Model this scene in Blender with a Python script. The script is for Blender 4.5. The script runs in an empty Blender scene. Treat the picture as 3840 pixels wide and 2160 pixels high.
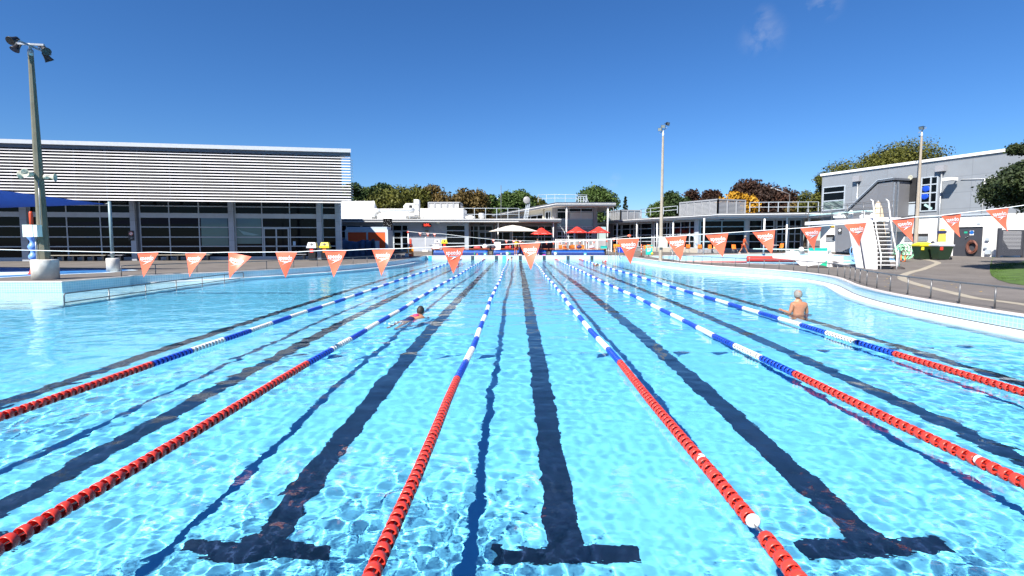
import bpy, bmesh, math, random
import numpy as np
from mathutils import Vector, Matrix, noise as mnoise
from mathutils.geometry import delaunay_2d_cdt
S = bpy.context.scene
COL = S.collection
random.seed(7)
RNG = np.random.default_rng(5)
PI = math.pi
R = math.radians

# ------------------------------------------------------------------ camera model
FPX, CX, CY, HOR = 1950.0, 1937.0, 1047.0, 901.0      # photo is 3840 px wide
CAMZ = 1.987                                          # metres above the water (water is z = 0)
PITCH = math.atan((CY - HOR) / FPX)
cp_, sp_ = math.cos(PITCH), math.sin(PITCH)
CAM = Vector((0, 0, CAMZ))

def ray(px, py):
    a = (px - CX) / FPX; b = (CY - py) / FPX
    return Vector((a, cp_ + b * sp_, -sp_ + b * cp_))

def at(px, py, Y):
    d = ray(px, py); return CAM + d * (Y / d.y)

def onz(px, py, z):
    d = ray(px, py); return CAM + d * ((z - CAMZ) / d.z)

def smooth(a, b, x):
    t = min(1, max(0, (x - a) / (b - a))); return t * t * (3 - 2 * t)

DECK = 0.40
def gz(x, y):                                         # height of the paved deck
    z = DECK
    z += 0.28 * max(smooth(55.5, 62, y) * smooth(-16, -12, x), smooth(43, 51, y) * smooth(12.5, 15, x))
    z += 0.42 * min(1, max(0, (x - 22) / 10.0))
    return z

# ------------------------------------------------------------------ materials
MATS = {}
def mk(name, rgb, rough=0.6, metal=0.0, var=0.08, scale=6.0, bump=0.0, bscale=40.0, spec=0.5, coat=0.0, sheen=0, emit=None):
    if name in MATS: return MATS[name]
    m = bpy.data.materials.new(name); m.use_nodes = True
    nt = m.node_tree; b = nt.nodes['Principled BSDF']; L = nt.links.new
    b.inputs['Roughness'].default_value = rough; b.inputs['Metallic'].default_value = metal
    b.inputs['Specular IOR Level'].default_value = spec
    if coat: b.inputs['Coat Weight'].default_value = coat
    if var > 0:
        tc = nt.nodes.new('ShaderNodeTexCoord'); nz = nt.nodes.new('ShaderNodeTexNoise')
        nz.inputs['Scale'].default_value = scale; nz.inputs['Detail'].default_value = 5
        L(tc.outputs['Object'], nz.inputs['Vector'])
        mr = nt.nodes.new('ShaderNodeMapRange'); mr.inputs['From Min'].default_value = .3; mr.inputs['From Max'].default_value = .7
        mr.inputs['To Min'].default_value = 1 - var; mr.inputs['To Max'].default_value = 1 + var
        L(nz.outputs['Fac'], mr.inputs['Value'])
        mx = nt.nodes.new('ShaderNodeMix'); mx.data_type = 'RGBA'; mx.blend_type = 'MULTIPLY'; mx.inputs[0].default_value = 1
        mx.inputs[6].default_value = (*rgb, 1); L(mr.outputs[0], mx.inputs[7]); L(mx.outputs[2], b.inputs['Base Color'])
    else:
        b.inputs['Base Color'].default_value = (*rgb, 1)
    if bump > 0:
        tc = nt.nodes.new('ShaderNodeTexCoord'); n2 = nt.nodes.new('ShaderNodeTexNoise'); n2.inputs['Scale'].default_value = bscale
        n2.inputs['Detail'].default_value = 4
        L(tc.outputs['Object'], n2.inputs['Vector']); bp = nt.nodes.new('ShaderNodeBump'); bp.inputs['Strength'].default_value = bump
        bp.inputs['Distance'].default_value = .02; L(n2.outputs['Fac'], bp.inputs['Height']); L(bp.outputs[0], b.inputs['Normal'])
    if emit:
        b.inputs['Emission Color'].default_value = (*rgb, 1); b.inputs['Emission Strength'].default_value = emit
    MATS[name] = m
    return m

def tile_mat(name, rgb, grout, tw, th, rough=.3, axis='XZ', mortar=.012):
    """small ceramic tiles: a brick texture on object coordinates"""
    m = bpy.data.materials.new(name); m.use_nodes = True; nt = m.node_tree; b = nt.nodes['Principled BSDF']; L = nt.links.new
    tc = nt.nodes.new('ShaderNodeTexCoord'); uvn = tc.outputs['UV']
    br = nt.nodes.new('ShaderNodeTexBrick'); br.offset = 0
    br.inputs['Scale'].default_value = 1; br.inputs['Brick Width'].default_value = tw; br.inputs['Row Height'].default_value = th
    br.inputs['Mortar Size'].default_value = mortar; br.inputs['Mortar Smooth'].default_value = .3
    br.inputs['Color1'].default_value = (*rgb, 1); br.inputs['Color2'].default_value = (*[c * .9 for c in rgb], 1); br.inputs['Mortar'].default_value = (*grout, 1)
    L(uvn, br.inputs['Vector'])
    nz = nt.nodes.new('ShaderNodeTexNoise'); nz.inputs['Scale'].default_value = .7; nz.inputs['Detail'].default_value = 4
    L(uvn, nz.inputs['Vector'])
    mr = nt.nodes.new('ShaderNodeMapRange'); mr.inputs['From Min'].default_value = .3; mr.inputs['From Max'].default_value = .7
    mr.inputs['To Min'].default_value = .9; mr.inputs['To Max'].default_value = 1.06; L(nz.outputs['Fac'], mr.inputs['Value'])
    mx = nt.nodes.new('ShaderNodeMix'); mx.data_type = 'RGBA'; mx.blend_type = 'MULTIPLY'; mx.inputs[0].default_value = 1
    L(br.outputs['Color'], mx.inputs[6]); L(mr.outputs[0], mx.inputs[7]); L(mx.outputs[2], b.inputs['Base Color'])
    b.inputs['Roughness'].default_value = rough
    MATS[name] = m; return m

def panel_mat(name, rgb, pw, ph, line=.6, rough=.5, width=.012, metal=0.0, var=.06):
    """cladding sheets with dark joints, on object X / Z"""
    m = bpy.data.materials.new(name); m.use_nodes = True; nt = m.node_tree; b = nt.nodes['Principled BSDF']; L = nt.links.new
    tc = nt.nodes.new('ShaderNodeTexCoord'); sx = nt.nodes.new('ShaderNodeSeparateXYZ'); L(tc.outputs['Object'], sx.inputs[0])
    cx = nt.nodes.new('ShaderNodeCombineXYZ'); L(sx.outputs[0], cx.inputs[0]); L(sx.outputs[2], cx.inputs[1])
    br = nt.nodes.new('ShaderNodeTexBrick'); br.offset = 0
    br.inputs['Scale'].default_value = 1; br.inputs['Brick Width'].default_value = pw; br.inputs['Row Height'].default_value = ph
    br.inputs['Mortar Size'].default_value = width; br.inputs['Mortar Smooth'].default_value = .1
    br.inputs['Color1'].default_value = (*rgb, 1); br.inputs['Color2'].default_value = (*[c * .93 for c in rgb], 1); br.inputs['Mortar'].default_value = (*[c * line for c in rgb], 1)
    L(cx.outputs[0], br.inputs['Vector'])
    nz = nt.nodes.new('ShaderNodeTexNoise'); nz.inputs['Scale'].default_value = 1.3; nz.inputs['Detail'].default_value = 6; nz.inputs['Roughness'].default_value = .65
    L(tc.outputs['Object'], nz.inputs['Vector'])
    mr = nt.nodes.new('ShaderNodeMapRange'); mr.inputs['From Min'].default_value = .3; mr.inputs['From Max'].default_value = .7
    mr.inputs['To Min'].default_value = 1 - var; mr.inputs['To Max'].default_value = 1 + var; L(nz.outputs['Fac'], mr.inputs['Value'])
    mx = nt.nodes.new('ShaderNodeMix'); mx.data_type = 'RGBA'; mx.blend_type = 'MULTIPLY'; mx.inputs[0].default_value = 1
    L(br.outputs['Color'], mx.inputs[6]); L(mr.outputs[0], mx.inputs[7]); L(mx.outputs[2], b.inputs['Base Color'])
    b.inputs['Roughness'].default_value = rough; b.inputs['Metallic'].default_value = metal
    MATS[name] = m; return m

white = mk('white_paint', (.80, .80, .79), .45, var=.05, scale=2)
offwhite = mk('offwhite_wall', (.78, .77, .74), .7, var=.06, scale=1.2, bump=.1)
cream = mk('cream_wall', (.50, .47, .39), .7, var=.06, scale=1)
greyfr = mk('grey_frame', (.44, .48, .53), .4, var=.05, scale=3)
lightfr = mk('light_frame', (.40, .45, .50), .4, var=.05, scale=3)
greywall = mk('grey_wall', (.24, .24, .255), .65, var=.08, scale=1.5)
fascia = mk('grey_fascia', (.095, .105, .125), .45, var=.05, scale=2)
darkm = mk('dark_interior', (.02, .02, .022), .8, var=.2, scale=2)
steel = mk('stainless_steel', (.15, .15, .155), .35, metal=.35, var=.12, scale=9)
galv = mk('galvanised_steel', (.36, .38, .40), .45, metal=.6, var=.15, scale=7)
black = mk('black_plastic', (.012, .012, .014), .45, var=.1)
concrete = mk('concrete', (.60, .57, .52), .85, var=.22, scale=3.5, bump=.35, bscale=25)
orange = mk('orange_plastic', (.85, .20, .025), .4, var=.05)
redm = mk('red_plastic', (.68, .05, .032), .35, var=.08, scale=15)
bluem = mk('blue_plastic', (.012, .07, .50), .35, var=.1, scale=15)
whitem = mk('white_float', (.82, .80, .76), .4, var=.06, scale=15)
skin = mk('skin', (.42, .18, .095), .5, var=.10, scale=18)
glass = bpy.data.materials.new('window_glass'); glass.use_nodes = True
_b = glass.node_tree.nodes['Principled BSDF']; _b.inputs['Base Color'].default_value = (.004, .006, .008, 1); _b.inputs['Roughness'].default_value = .03
_b.inputs['Specular IOR Level'].default_value = .10
tealglass = bpy.data.materials.new('blind_behind_glass'); tealglass.use_nodes = True
_b = tealglass.node_tree.nodes['Principled BSDF']; _b.inputs['Base Color'].default_value = (.05, .14, .16, 1); _b.inputs['Roughness'].default_value = .08

# ------------------------------------------------------------------ mesh builder
class MB:
    def __init__(s): s.v = []; s.f = []; s.sm = []; s.uv = None
    def add(s, vs, fs, sm=False):
        o = len(s.v); s.v += [tuple(p) for p in vs]; s.f += [tuple(i + o for i in f) for f in fs]; s.sm += [sm] * len(fs); return s
    def box(s, x0, x1, y0, y1, z0, z1):
        return s.add([(x, y, z) for x in (x0, x1) for y in (y0, y1) for z in (z0, z1)],
                     [(0, 1, 3, 2), (4, 6, 7, 5), (0, 4, 5, 1), (2, 3, 7, 6), (0, 2, 6, 4), (1, 5, 7, 3)])
    def cbox(s, c, sx, sy, sz, rz=0, rx=0, ry=0):
        M = Matrix.Translation(Vector(c)) @ Matrix.Rotation(rz, 4, 'Z') @ Matrix.Rotation(ry, 4, 'Y') @ Matrix.Rotation(rx, 4, 'X')
        return s.add([M @ Vector((x * sx / 2, y * sy / 2, z * sz / 2)) for x in (-1, 1) for y in (-1, 1) for z in (-1, 1)],
                     [(0, 1, 3, 2), (4, 6, 7, 5), (0, 4, 5, 1), (2, 3, 7, 6), (0, 2, 6, 4), (1, 5, 7, 3)])
    def bar(s, p0, p1, w, h, up=(0, 0, 1)):
        p0 = Vector(p0); p1 = Vector(p1); d = (p1 - p0).normalized(); u = Vector(up)
        if abs(d.dot(u)) > .98: u = Vector((0, 1, 0))
        a = d.cross(u).normalized() * w / 2; b = a.cross(d).normalized() * h / 2
        vs = [p + i * a + j * b for p in (p0, p1) for i in (-1, 1) for j in (-1, 1)]
        return s.add(vs, [(0, 1, 3, 2), (4, 6, 7, 5), (0, 4, 5, 1), (2, 3, 7, 6), (0, 2, 6, 4), (1, 5, 7, 3)])
    def tube(s, pts, r, n=8, cap=True, sm=True):
        pts = [Vector(p) for p in pts]; rs = r if isinstance(r, (list, tuple)) else [r] * len(pts)
        vs = []; prev = None
        for i, p in enumerate(pts):
            d = (pts[min(i + 1, len(pts) - 1)] - pts[max(i - 1, 0)]).normalized()
            if prev is None:
                u = Vector((0, 0, 1)) if abs(d.z) < .9 else Vector((1, 0, 0)); a = d.cross(u).normalized()
            else:
                a = (prev - d * prev.dot(d)).normalized()
            prev = a; b = d.cross(a)
            for k in range(n):
                t = 2 * PI * k / n; vs.append(p + (a * math.cos(t) + b * math.sin(t)) * rs[i])
        fs = [(i * n + k, i * n + (k + 1) % n, (i + 1) * n + (k + 1) % n, (i + 1) * n + k) for i in range(len(pts) - 1) for k in range(n)]
        s.add(vs, fs, sm)
        if cap:
            o = len(s.v) - len(vs); s.f += [tuple(o + k for k in range(n))[::-1], tuple(o + (len(pts) - 1) * n + k for k in range(n))]; s.sm += [False, False]
        return s
    def lathe(s, prof, c=(0, 0, 0), n=20, sm=True, cap=True):
        c = Vector(c); vs = [c + Vector((r * math.cos(2 * PI * k / n), r * math.sin(2 * PI * k / n), z)) for r, z in prof for k in range(n)]
        fs = [(i * n + k, i * n + (k + 1) % n, (i + 1) * n + (k + 1) % n, (i + 1) * n + k) for i in range(len(prof) - 1) for k in range(n)]
        s.add(vs, fs, sm)
        if cap:
            o = len(s.v) - len(vs); s.f += [tuple(o + k for k in range(n))[::-1], tuple(o + (len(prof) - 1) * n + k for k in range(n))]; s.sm += [False, False]
        return s
    def sphere(s, c, r, n=14, m=9, sc=(1, 1, 1), rz=0, rx=0):
        M = Matrix.Rotation(rz, 3, 'Z') @ Matrix.Rotation(rx, 3, 'X')
        vs = []
        for i in range(m + 1):
            t = PI * i / m
            for k in range(n):
                vs.append(Vector(c) + M @ Vector((r * sc[0] * math.sin(t) * math.cos(2 * PI * k / n), r * sc[1] * math.sin(t) * math.sin(2 * PI * k / n), r * sc[2] * math.cos(t))))
        return s.add(vs, [(i * n + k, (i + 1) * n + k, (i + 1) * n + (k + 1) % n, i * n + (k + 1) % n) for i in range(m) for k in range(n)], True)
    def prism(s, poly, z0, z1):
        n = len(poly); vs = [(p[0], p[1], z0) for p in poly] + [(p[0], p[1], z1) for p in poly]
        return s.add(vs, [tuple(range(n))[::-1], tuple(range(n, 2 * n))] + [(i, (i + 1) % n, n + (i + 1) % n, n + i) for i in range(n)])
    def vprism(s, poly, y0, y1):                       # polygon in the local X / Z plane, extruded along Y
        n = len(poly); vs = [(p[0], y0, p[1]) for p in poly] + [(p[0], y1, p[1]) for p in poly]
        return s.add(vs, [tuple(range(n)), tuple(range(n, 2 * n))[::-1]] + [(i, n + i, n + (i + 1) % n, (i + 1) % n) for i in range(n)])
    def xf(s, M):
        s.v = [tuple(M @ Vector(p)) for p in s.v]; return s
    def mesh(s, name, mat):
        me = bpy.data.meshes.new(name); me.from_pydata(s.v, [], s.f); me.polygons.foreach_set('use_smooth', s.sm)
        if isinstance(mat, (list, tuple)):
            for x in mat: me.materials.append(x)
        else: me.materials.append(mat)
        bm = bmesh.new(); bm.from_mesh(me); bmesh.ops.recalc_face_normals(bm, faces=bm.faces); bm.to_mesh(me); bm.free()
        me.update(); return me

def tag(o, label=None, cat=None, group=None, kind=None):
    if label: o['label'] = label
    if cat: o['category'] = cat
    if group: o['group'] = group
    if kind: o['kind'] = kind
    return o
def thing(name, label, cat, loc=(0, 0, 0), rz=0, group=None):
    o = bpy.data.objects.new(name, None); COL.objects.link(o); o.location = loc; o.rotation_euler = (0, 0, rz); o.empty_display_size = .2
    return tag(o, label, cat, group)
def part(name, mb, mat, parent, label=None):
    o = bpy.data.objects.new(name, mb if isinstance(mb, bpy.types.Mesh) else mb.mesh(name, mat)); COL.objects.link(o); o.parent = parent
    if label: o['label'] = label
    return o
def single(name, mb, mat, label, cat, loc=(0, 0, 0), rz=0, group=None):
    o = part(name, mb, mat, None); o.location = loc; o.rotation_euler = (0, 0, rz); return tag(o, label, cat, group)
def struct(name, mb, mat):
    o = part(name, mb, mat, None); return tag(o, kind='structure')
def copy_tree(o, parent=None):
    c = o.copy(); COL.objects.link(c); c.parent = parent
    for ch in [x for x in COL.objects if x.parent == o]: copy_tree(ch, c)
    return c
def dup(root, loc, rz=None, label=None, group=None, scale=None):
    c = copy_tree(root); c.location = loc
    if rz is not None: c.rotation_euler = (0, 0, rz)
    if label: c['label'] = label
    if group: c['group'] = group
    if scale: c.scale = (scale,) * 3
    return c

# lettering: a font curve turned into a mesh
_TX = {}
def text_geo(txt, bold=0.0):
    if (txt, bold) not in _TX:
        cu = bpy.data.curves.new('lettering', 'FONT'); cu.body = txt; cu.size = 1; cu.offset = bold; cu.resolution_u = 3
        o = bpy.data.objects.new('lettering', cu); COL.objects.link(o); bpy.context.view_layer.update()
        me = bpy.data.meshes.new_from_object(o.evaluated_get(bpy.context.evaluated_depsgraph_get()))
        vs = [v.co.copy() for v in me.vertices]; fs = [tuple(p.vertices) for p in me.polygons]
        bpy.data.objects.remove(o); bpy.data.curves.remove(cu); bpy.data.meshes.remove(me)
        x0 = min(v.x for v in vs); x1 = max(v.x for v in vs)
        _TX[(txt, bold)] = ([Vector(((v.x - x0) / (x1 - x0), v.y / (x1 - x0), 0)) for v in vs], fs)
    return _TX[(txt, bold)]
def text(mb, txt, origin, width, right=(1, 0, 0), up=(0, 0, 1), bold=0.0, fn=None):
    vs, fs = text_geo(txt, bold); r = Vector(right); u = Vector(up); o = Vector(origin)
    pts = [o + r * v.x * width + u * v.y * width for v in vs]
    if fn: pts = [fn(p) for p in pts]
    return mb.add(pts, fs)

class Frame:
    """a facade: local x runs to the right along it, local y inward, z up from z0"""
    def __init__(s, p0, p1, z0):
        s.p0 = Vector((p0[0], p0[1], z0)); d = Vector((p1[0] - p0[0], p1[1] - p0[1], 0)); s.len = d.length; s.u = d.normalized()
        s.n = Vector((-s.u.y, s.u.x, 0)); s.rz = math.atan2(s.u.y, s.u.x); s.z0 = z0
    def loc(s, px, py=HOR, off=0.0):
        d = ray(px, py); q = s.p0 + s.n * off - CAM; t = q.dot(s.n) / d.dot(s.n); w = CAM + d * t - s.p0
        return w.dot(s.u), w.z
    def U(s, px, off=0.0): return s.loc(px, 880, off)[0]
    def Z(s, px, py, off=0.0): return s.loc(px, py, off)[1]
    def world(s, u, v, z): return s.p0 + s.u * u + s.n * v + Vector((0, 0, z))

def grid_frame(u0, u1, z0, z1, us, zs, w=.07, y0=-.05, y1=.03, edge=None):
    """a window frame with bars at us and zs"""
    e = edge or w; mb = MB()
    mb.box(u0, u0 + e, y0, y1, z0, z1); mb.box(u1 - e, u1, y0, y1, z0, z1)
    mb.box(u0 + e, u1 - e, y0 + .003, y1, z0, z0 + e); mb.box(u0 + e, u1 - e, y0 + .003, y1, z1 - e, z1)
    for z in zs: mb.box(u0 + e, u1 - e, y0 + .006, y1, z - w / 2, z + w / 2)
    for u in us: mb.box(u - w / 2, u + w / 2, y0 + .002, y1 - .001, z0 + e, z1 - e)
    return mb
def window(parent, u0, u1, z0, z1, us=(), zs=(), w=.07, fm=None, gm=None, y=0.0, edge=None, name='window'):
    g = part(name, MB().box(u0 + .01, u1 - .01, y + .004, y + .03, z0 + .01, z1 - .01), gm or glass, parent)
    part('window_frame', grid_frame(u0, u1, z0, z1, us, zs, w, y - .06, y + .002, edge), fm or greyfr, g)
    return g
# ------------------------------------------------------------------ daylight
SUN_DIR = Vector((.60, .85, -1.0)).normalized()
SUN_EL = math.asin(-SUN_DIR.z)
sl = bpy.data.lights.new('sun', 'SUN'); sl.energy = 5.0; sl.angle = R(.5); sl.color = (1, .95, .87)
so = bpy.data.objects.new('sun', sl); COL.objects.link(so); so.rotation_euler = SUN_DIR.to_track_quat('-Z', 'Y').to_euler(); so.location = (-20, -30, 40)
sl.cycles.is_caustics_light = True
W = bpy.data.worlds.new('World'); S.world = W; W.use_nodes = True
nt = W.node_tree; L = nt.links.new; bg = nt.nodes['Background']
sk = nt.nodes.new('ShaderNodeTexSky'); sk.sky_type = 'NISHITA'; sk.sun_disc = False; sk.sun_elevation = SUN_EL
sk.sun_rotation = math.atan2(-SUN_DIR.x, -SUN_DIR.y); sk.altitude = 3000; sk.air_density = 1.5; sk.dust_density = 0; sk.ozone_density = 8.0
hs = nt.nodes.new('ShaderNodeHueSaturation'); hs.inputs['Saturation'].default_value = 1.12; L(sk.outputs[0], hs.inputs['Color'])
gr = nt.nodes.new('ShaderNodeMix'); gr.data_type = 'RGBA'; gr.blend_type = 'MULTIPLY'; gr.inputs[0].default_value = 1; L(hs.outputs[0], gr.inputs[6]); gr.inputs[7].default_value = (.88, 1, 1.18, 1)
# a few thin wisps of cloud, high on the right
tc = nt.nodes.new('ShaderNodeTexCoord')
nz = nt.nodes.new('ShaderNodeTexNoise'); nz.inputs['Scale'].default_value = 16; nz.inputs['Detail'].default_value = 7; nz.inputs['Roughness'].default_value = .6; nz.inputs['Distortion'].default_value = .4
L(tc.outputs['Generated'], nz.inputs['Vector'])
mr = nt.nodes.new('ShaderNodeMapRange'); mr.inputs['From Min'].default_value = .47; mr.inputs['From Max'].default_value = .72; L(nz.outputs['Fac'], mr.inputs['Value'])
acc = None
for (px, py, rad, amt) in ((2860, 135, .045, .30), (2865, 50, .022, .30), (3100, 15, .03, .45), (3030, 35, .018, .25), (2300, 675, .02, .45), (2625, 618, .012, .35)):
    vd = nt.nodes.new('ShaderNodeVectorMath'); vd.operation = 'DISTANCE'; L(tc.outputs['Generated'], vd.inputs[0]); vd.inputs[1].default_value = ray(px, py).normalized()
    m2 = nt.nodes.new('ShaderNodeMapRange'); m2.interpolation_type = 'SMOOTHSTEP'; m2.inputs['From Min'].default_value = 0; m2.inputs['From Max'].default_value = rad
    m2.inputs['To Min'].default_value = amt; m2.inputs['To Max'].default_value = 0; L(vd.outputs['Value'], m2.inputs['Value'])
    if acc is None: acc = m2.outputs[0]
    else:
        ma = nt.nodes.new('ShaderNodeMath'); ma.operation = 'MAXIMUM'; L(acc, ma.inputs[0]); L(m2.outputs[0], ma.inputs[1]); acc = ma.outputs[0]
mm = nt.nodes.new('ShaderNodeMath'); mm.operation = 'MULTIPLY'; L(acc, mm.inputs[0]); L(mr.outputs[0], mm.inputs[1])
mx = nt.nodes.new('ShaderNodeMix'); mx.data_type = 'RGBA'; L(mm.outputs[0], mx.inputs[0]); L(gr.outputs[2], mx.inputs[6]); mx.inputs[7].default_value = (7.0, 7.2, 7.8, 1)
L(mx.outputs[2], bg.inputs[0]); bg.inputs[1].default_value = .056

# ------------------------------------------------------------------ camera
cd = bpy.data.cameras.new('camera'); co = bpy.data.objects.new('camera', cd); COL.objects.link(co); S.camera = co
co.location = CAM; co.rotation_euler = (PI / 2 - PITCH, 0, 0); cd.sensor_width = 36; cd.lens = FPX / 3840 * 36
cd.shift_x = -(CX - 1920) / 3840; cd.shift_y = (CY - 1080) / 3840; cd.clip_start = .05; cd.clip_end = 4000
S.render.engine = 'CYCLES'
S.view_settings.view_transform = 'Standard'; S.view_settings.look = 'None'; S.view_settings.exposure = 1.0; S.view_settings.gamma = 1
S.cycles.use_denoising = True; S.cycles.denoiser = 'OPENIMAGEDENOISE'
S.cycles.max_bounces = 10; S.cycles.transmission_bounces = 8; S.cycles.glossy_bounces = 5; S.cycles.diffuse_bounces = 4
S.cycles.sample_clamp_indirect = 8; S.cycles.caustics_refractive = True; S.cycles.caustics_reflective = False; S.cycles.blur_glossy = .5

# ------------------------------------------------------------------ pool outlines
def catmull(pts, n=6):
    P = [Vector((*p[:2], 0)) for p in pts]; out = []
    for i in range(len(P) - 1):
        a, b, c, d = P[max(i - 1, 0)], P[i], P[i + 1], P[min(i + 2, len(P) - 1)]
        for k in range(n):
            t = k / n
            out.append(.5 * ((2 * b) + (c - a) * t + (2 * a - 5 * b + 4 * c - d) * t * t + (3 * b - a - 3 * c + d) * t ** 3))
    out.append(P[-1]); return [(p.x, p.y) for p in out]
NEARY, FARY = 1.9, 54.5
LEFT = [(-24.5, NEARY), (-24.5, 20.0), (-17.55, 20.0), (-17.1, 22.9)] + catmull([(-17.25, 23.3), (-16.0, 24.9), (-14.2, 26.9), (-12.6, 29.6), (-11.2, 32.8), (-9.9, 37.5), (-9.35, 42), (-9.2, 49.0)], 5) + [(-9.5, FARY)]
RIGHT = [(11.0, FARY)] + catmull([(11.0, 48.7), (11.0, 42.5), (11.4, 37), (12.1, 33.2), (13.0, 30.6), (13.9, 28.3), (14.3, 26.4), (14.2, 24.2), (13.7, 22.2), (12.95, 20.4), (12.15, 18.6), (11.6, 17.0), (11.2, 15.4), (10.95, 13.7), (10.84, 12.3), (10.8, 11.0), (10.85, 8.5), (11.1, 5), (11.4, NEARY)], 5)
POOL = LEFT + RIGHT                                     # clockwise seen from above: left side, far end, right side
DIVE = [(12.75, 40.0), (12.9, 52.0)] + catmull([(27.2, 48.2), (28.4, 44.5), (28.6, 40.5), (27.6, 37.0), (25.6, 35.0)], 4) + catmull([(22.5, 34.2), (19.0, 34.1), (16.3, 34.8), (13.6, 37.6)], 4)

def inside(p, poly):
    x, y = p; c = False; j = len(poly) - 1
    for i in range(len(poly)):
        xi, yi = poly[i]; xj, yj = poly[j]
        if (yi > y) != (yj > y) and x < (xj - xi) * (y - yi) / (yj - yi) + xi: c = not c
        j = i
    return c

# ------------------------------------------------------------------ deck: one sheet to the horizon with the two pools cut out
def deck():
    vs = []; es = []
    def loop(p):
        o = len(vs); vs.extend(Vector(q) for q in p); es.extend((o + i, o + (i + 1) % len(p)) for i in range(len(p)))
    loop(POOL); loop(DIVE); loop([(-900, -400), (900, -400), (900, 1500), (-900, 1500)])
    for x in list(range(-60, 61, 4)) + [21, 22, 23, 25, 27, 29, 31, 33]:
        for y in list(range(-12, 100, 4)) + [55.2, 57, 58.5, 59.5, 61, 62.5]:
            q = (x + .013, y + .017)
            if not inside(q, POOL) and not inside(q, DIVE): vs.append(Vector(q))
    v2, e2, f2, *_ = delaunay_2d_cdt(vs, es, [], 0, 1e-5)
    mb = MB(); fs = []
    for f in f2:
        c = sum((v2[i] for i in f), Vector((0, 0))) / len(f)
        if inside(c, POOL) or inside(c, DIVE): continue
        fs.append(tuple(f))
    mb.add([(v.x, v.y, gz(v.x, v.y)) for v in v2], fs)
    return mb
m = bpy.data.materials.new('deck_paving'); m.use_nodes = True; nt = m.node_tree; b = nt.nodes['Principled BSDF']; L = nt.links.new
tc = nt.nodes.new('ShaderNodeTexCoord')
n1 = nt.nodes.new('ShaderNodeTexNoise'); n1.inputs['Scale'].default_value = .35; n1.inputs['Detail'].default_value = 8; n1.inputs['Roughness'].default_value = .62; L(tc.outputs['Object'], n1.inputs['Vector'])
n2 = nt.nodes.new('ShaderNodeTexNoise'); n2.inputs['Scale'].default_value = 34; n2.inputs['Detail'].default_value = 3; L(tc.outputs['Object'], n2.inputs['Vector'])
cr = nt.nodes.new('ShaderNodeValToRGB'); cr.color_ramp.elements[0].position = .3; cr.color_ramp.elements[0].color = (.115, .100, .088, 1); cr.color_ramp.elements[1].position = .72; cr.color_ramp.elements[1].color = (.185, .165, .148, 1)
n3 = nt.nodes.new('ShaderNodeTexNoise'); n3.inputs['Scale'].default_value = 1.1; n3.inputs['Detail'].default_value = 4; L(tc.outputs['Object'], n3.inputs['Vector'])
m3 = nt.nodes.new('ShaderNodeMath'); m3.operation = 'MULTIPLY_ADD'; m3.inputs[1].default_value = .55; L(n3.outputs['Fac'], m3.inputs[0]); m4 = nt.nodes.new('ShaderNodeMath'); m4.operation = 'MULTIPLY_ADD'; m4.inputs[1].default_value = .75; m4.inputs[2].default_value = -.15
L(n1.outputs['Fac'], m4.inputs[0]); L(m4.outputs[0], m3.inputs[2]); L(m3.outputs[0], cr.inputs[0])
br = nt.nodes.new('ShaderNodeTexBrick'); br.offset = 0; br.inputs['Scale'].default_value = 1; br.inputs['Brick Width'].default_value = 3.2; br.inputs['Row Height'].default_value = 3.2; br.inputs['Mortar Size'].default_value = .012
br.inputs['Color1'].default_value = (1, 1, 1, 1); br.inputs['Color2'].default_value = (.92, .92, .92, 1); br.inputs['Mortar'].default_value = (.62, .6, .58, 1)
mp = nt.nodes.new('ShaderNodeMapping'); mp.inputs['Rotation'].default_value = (0, 0, .22); L(tc.outputs['Object'], mp.inputs[0]); L(mp.outputs[0], br.inputs['Vector'])
a1 = nt.nodes.new('ShaderNodeMix'); a1.data_type = 'RGBA'; a1.blend_type = 'MULTIPLY'; a1.inputs[0].default_value = 1; L(cr.outputs[0], a1.inputs[6]); L(br.outputs['Color'], a1.inputs[7])
mr = nt.nodes.new('ShaderNodeMapRange'); mr.inputs['From Min'].default_value = .3; mr.inputs['From Max'].default_value = .7; mr.inputs['To Min'].default_value = .82; mr.inputs['To Max'].default_value = 1.16; L(n2.outputs['Fac'], mr.inputs['Value'])
a2 = nt.nodes.new('ShaderNodeMix'); a2.data_type = 'RGBA'; a2.blend_type = 'MULTIPLY'; a2.inputs[0].default_value = 1; L(a1.outputs[2], a2.inputs[6]); L(mr.outputs[0], a2.inputs[7]); L(a2.outputs[2], b.inputs['Base Color'])
b.inputs['Roughness'].default_value = .85
bp = nt.nodes.new('ShaderNodeBump'); bp.inputs['Strength'].default_value = .25; bp.inputs['Distance'].default_value = .01; L(n2.outputs['Fac'], bp.inputs['Height']); L(bp.outputs[0], b.inputs['Normal'])
struct('deck', deck(), m)

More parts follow.
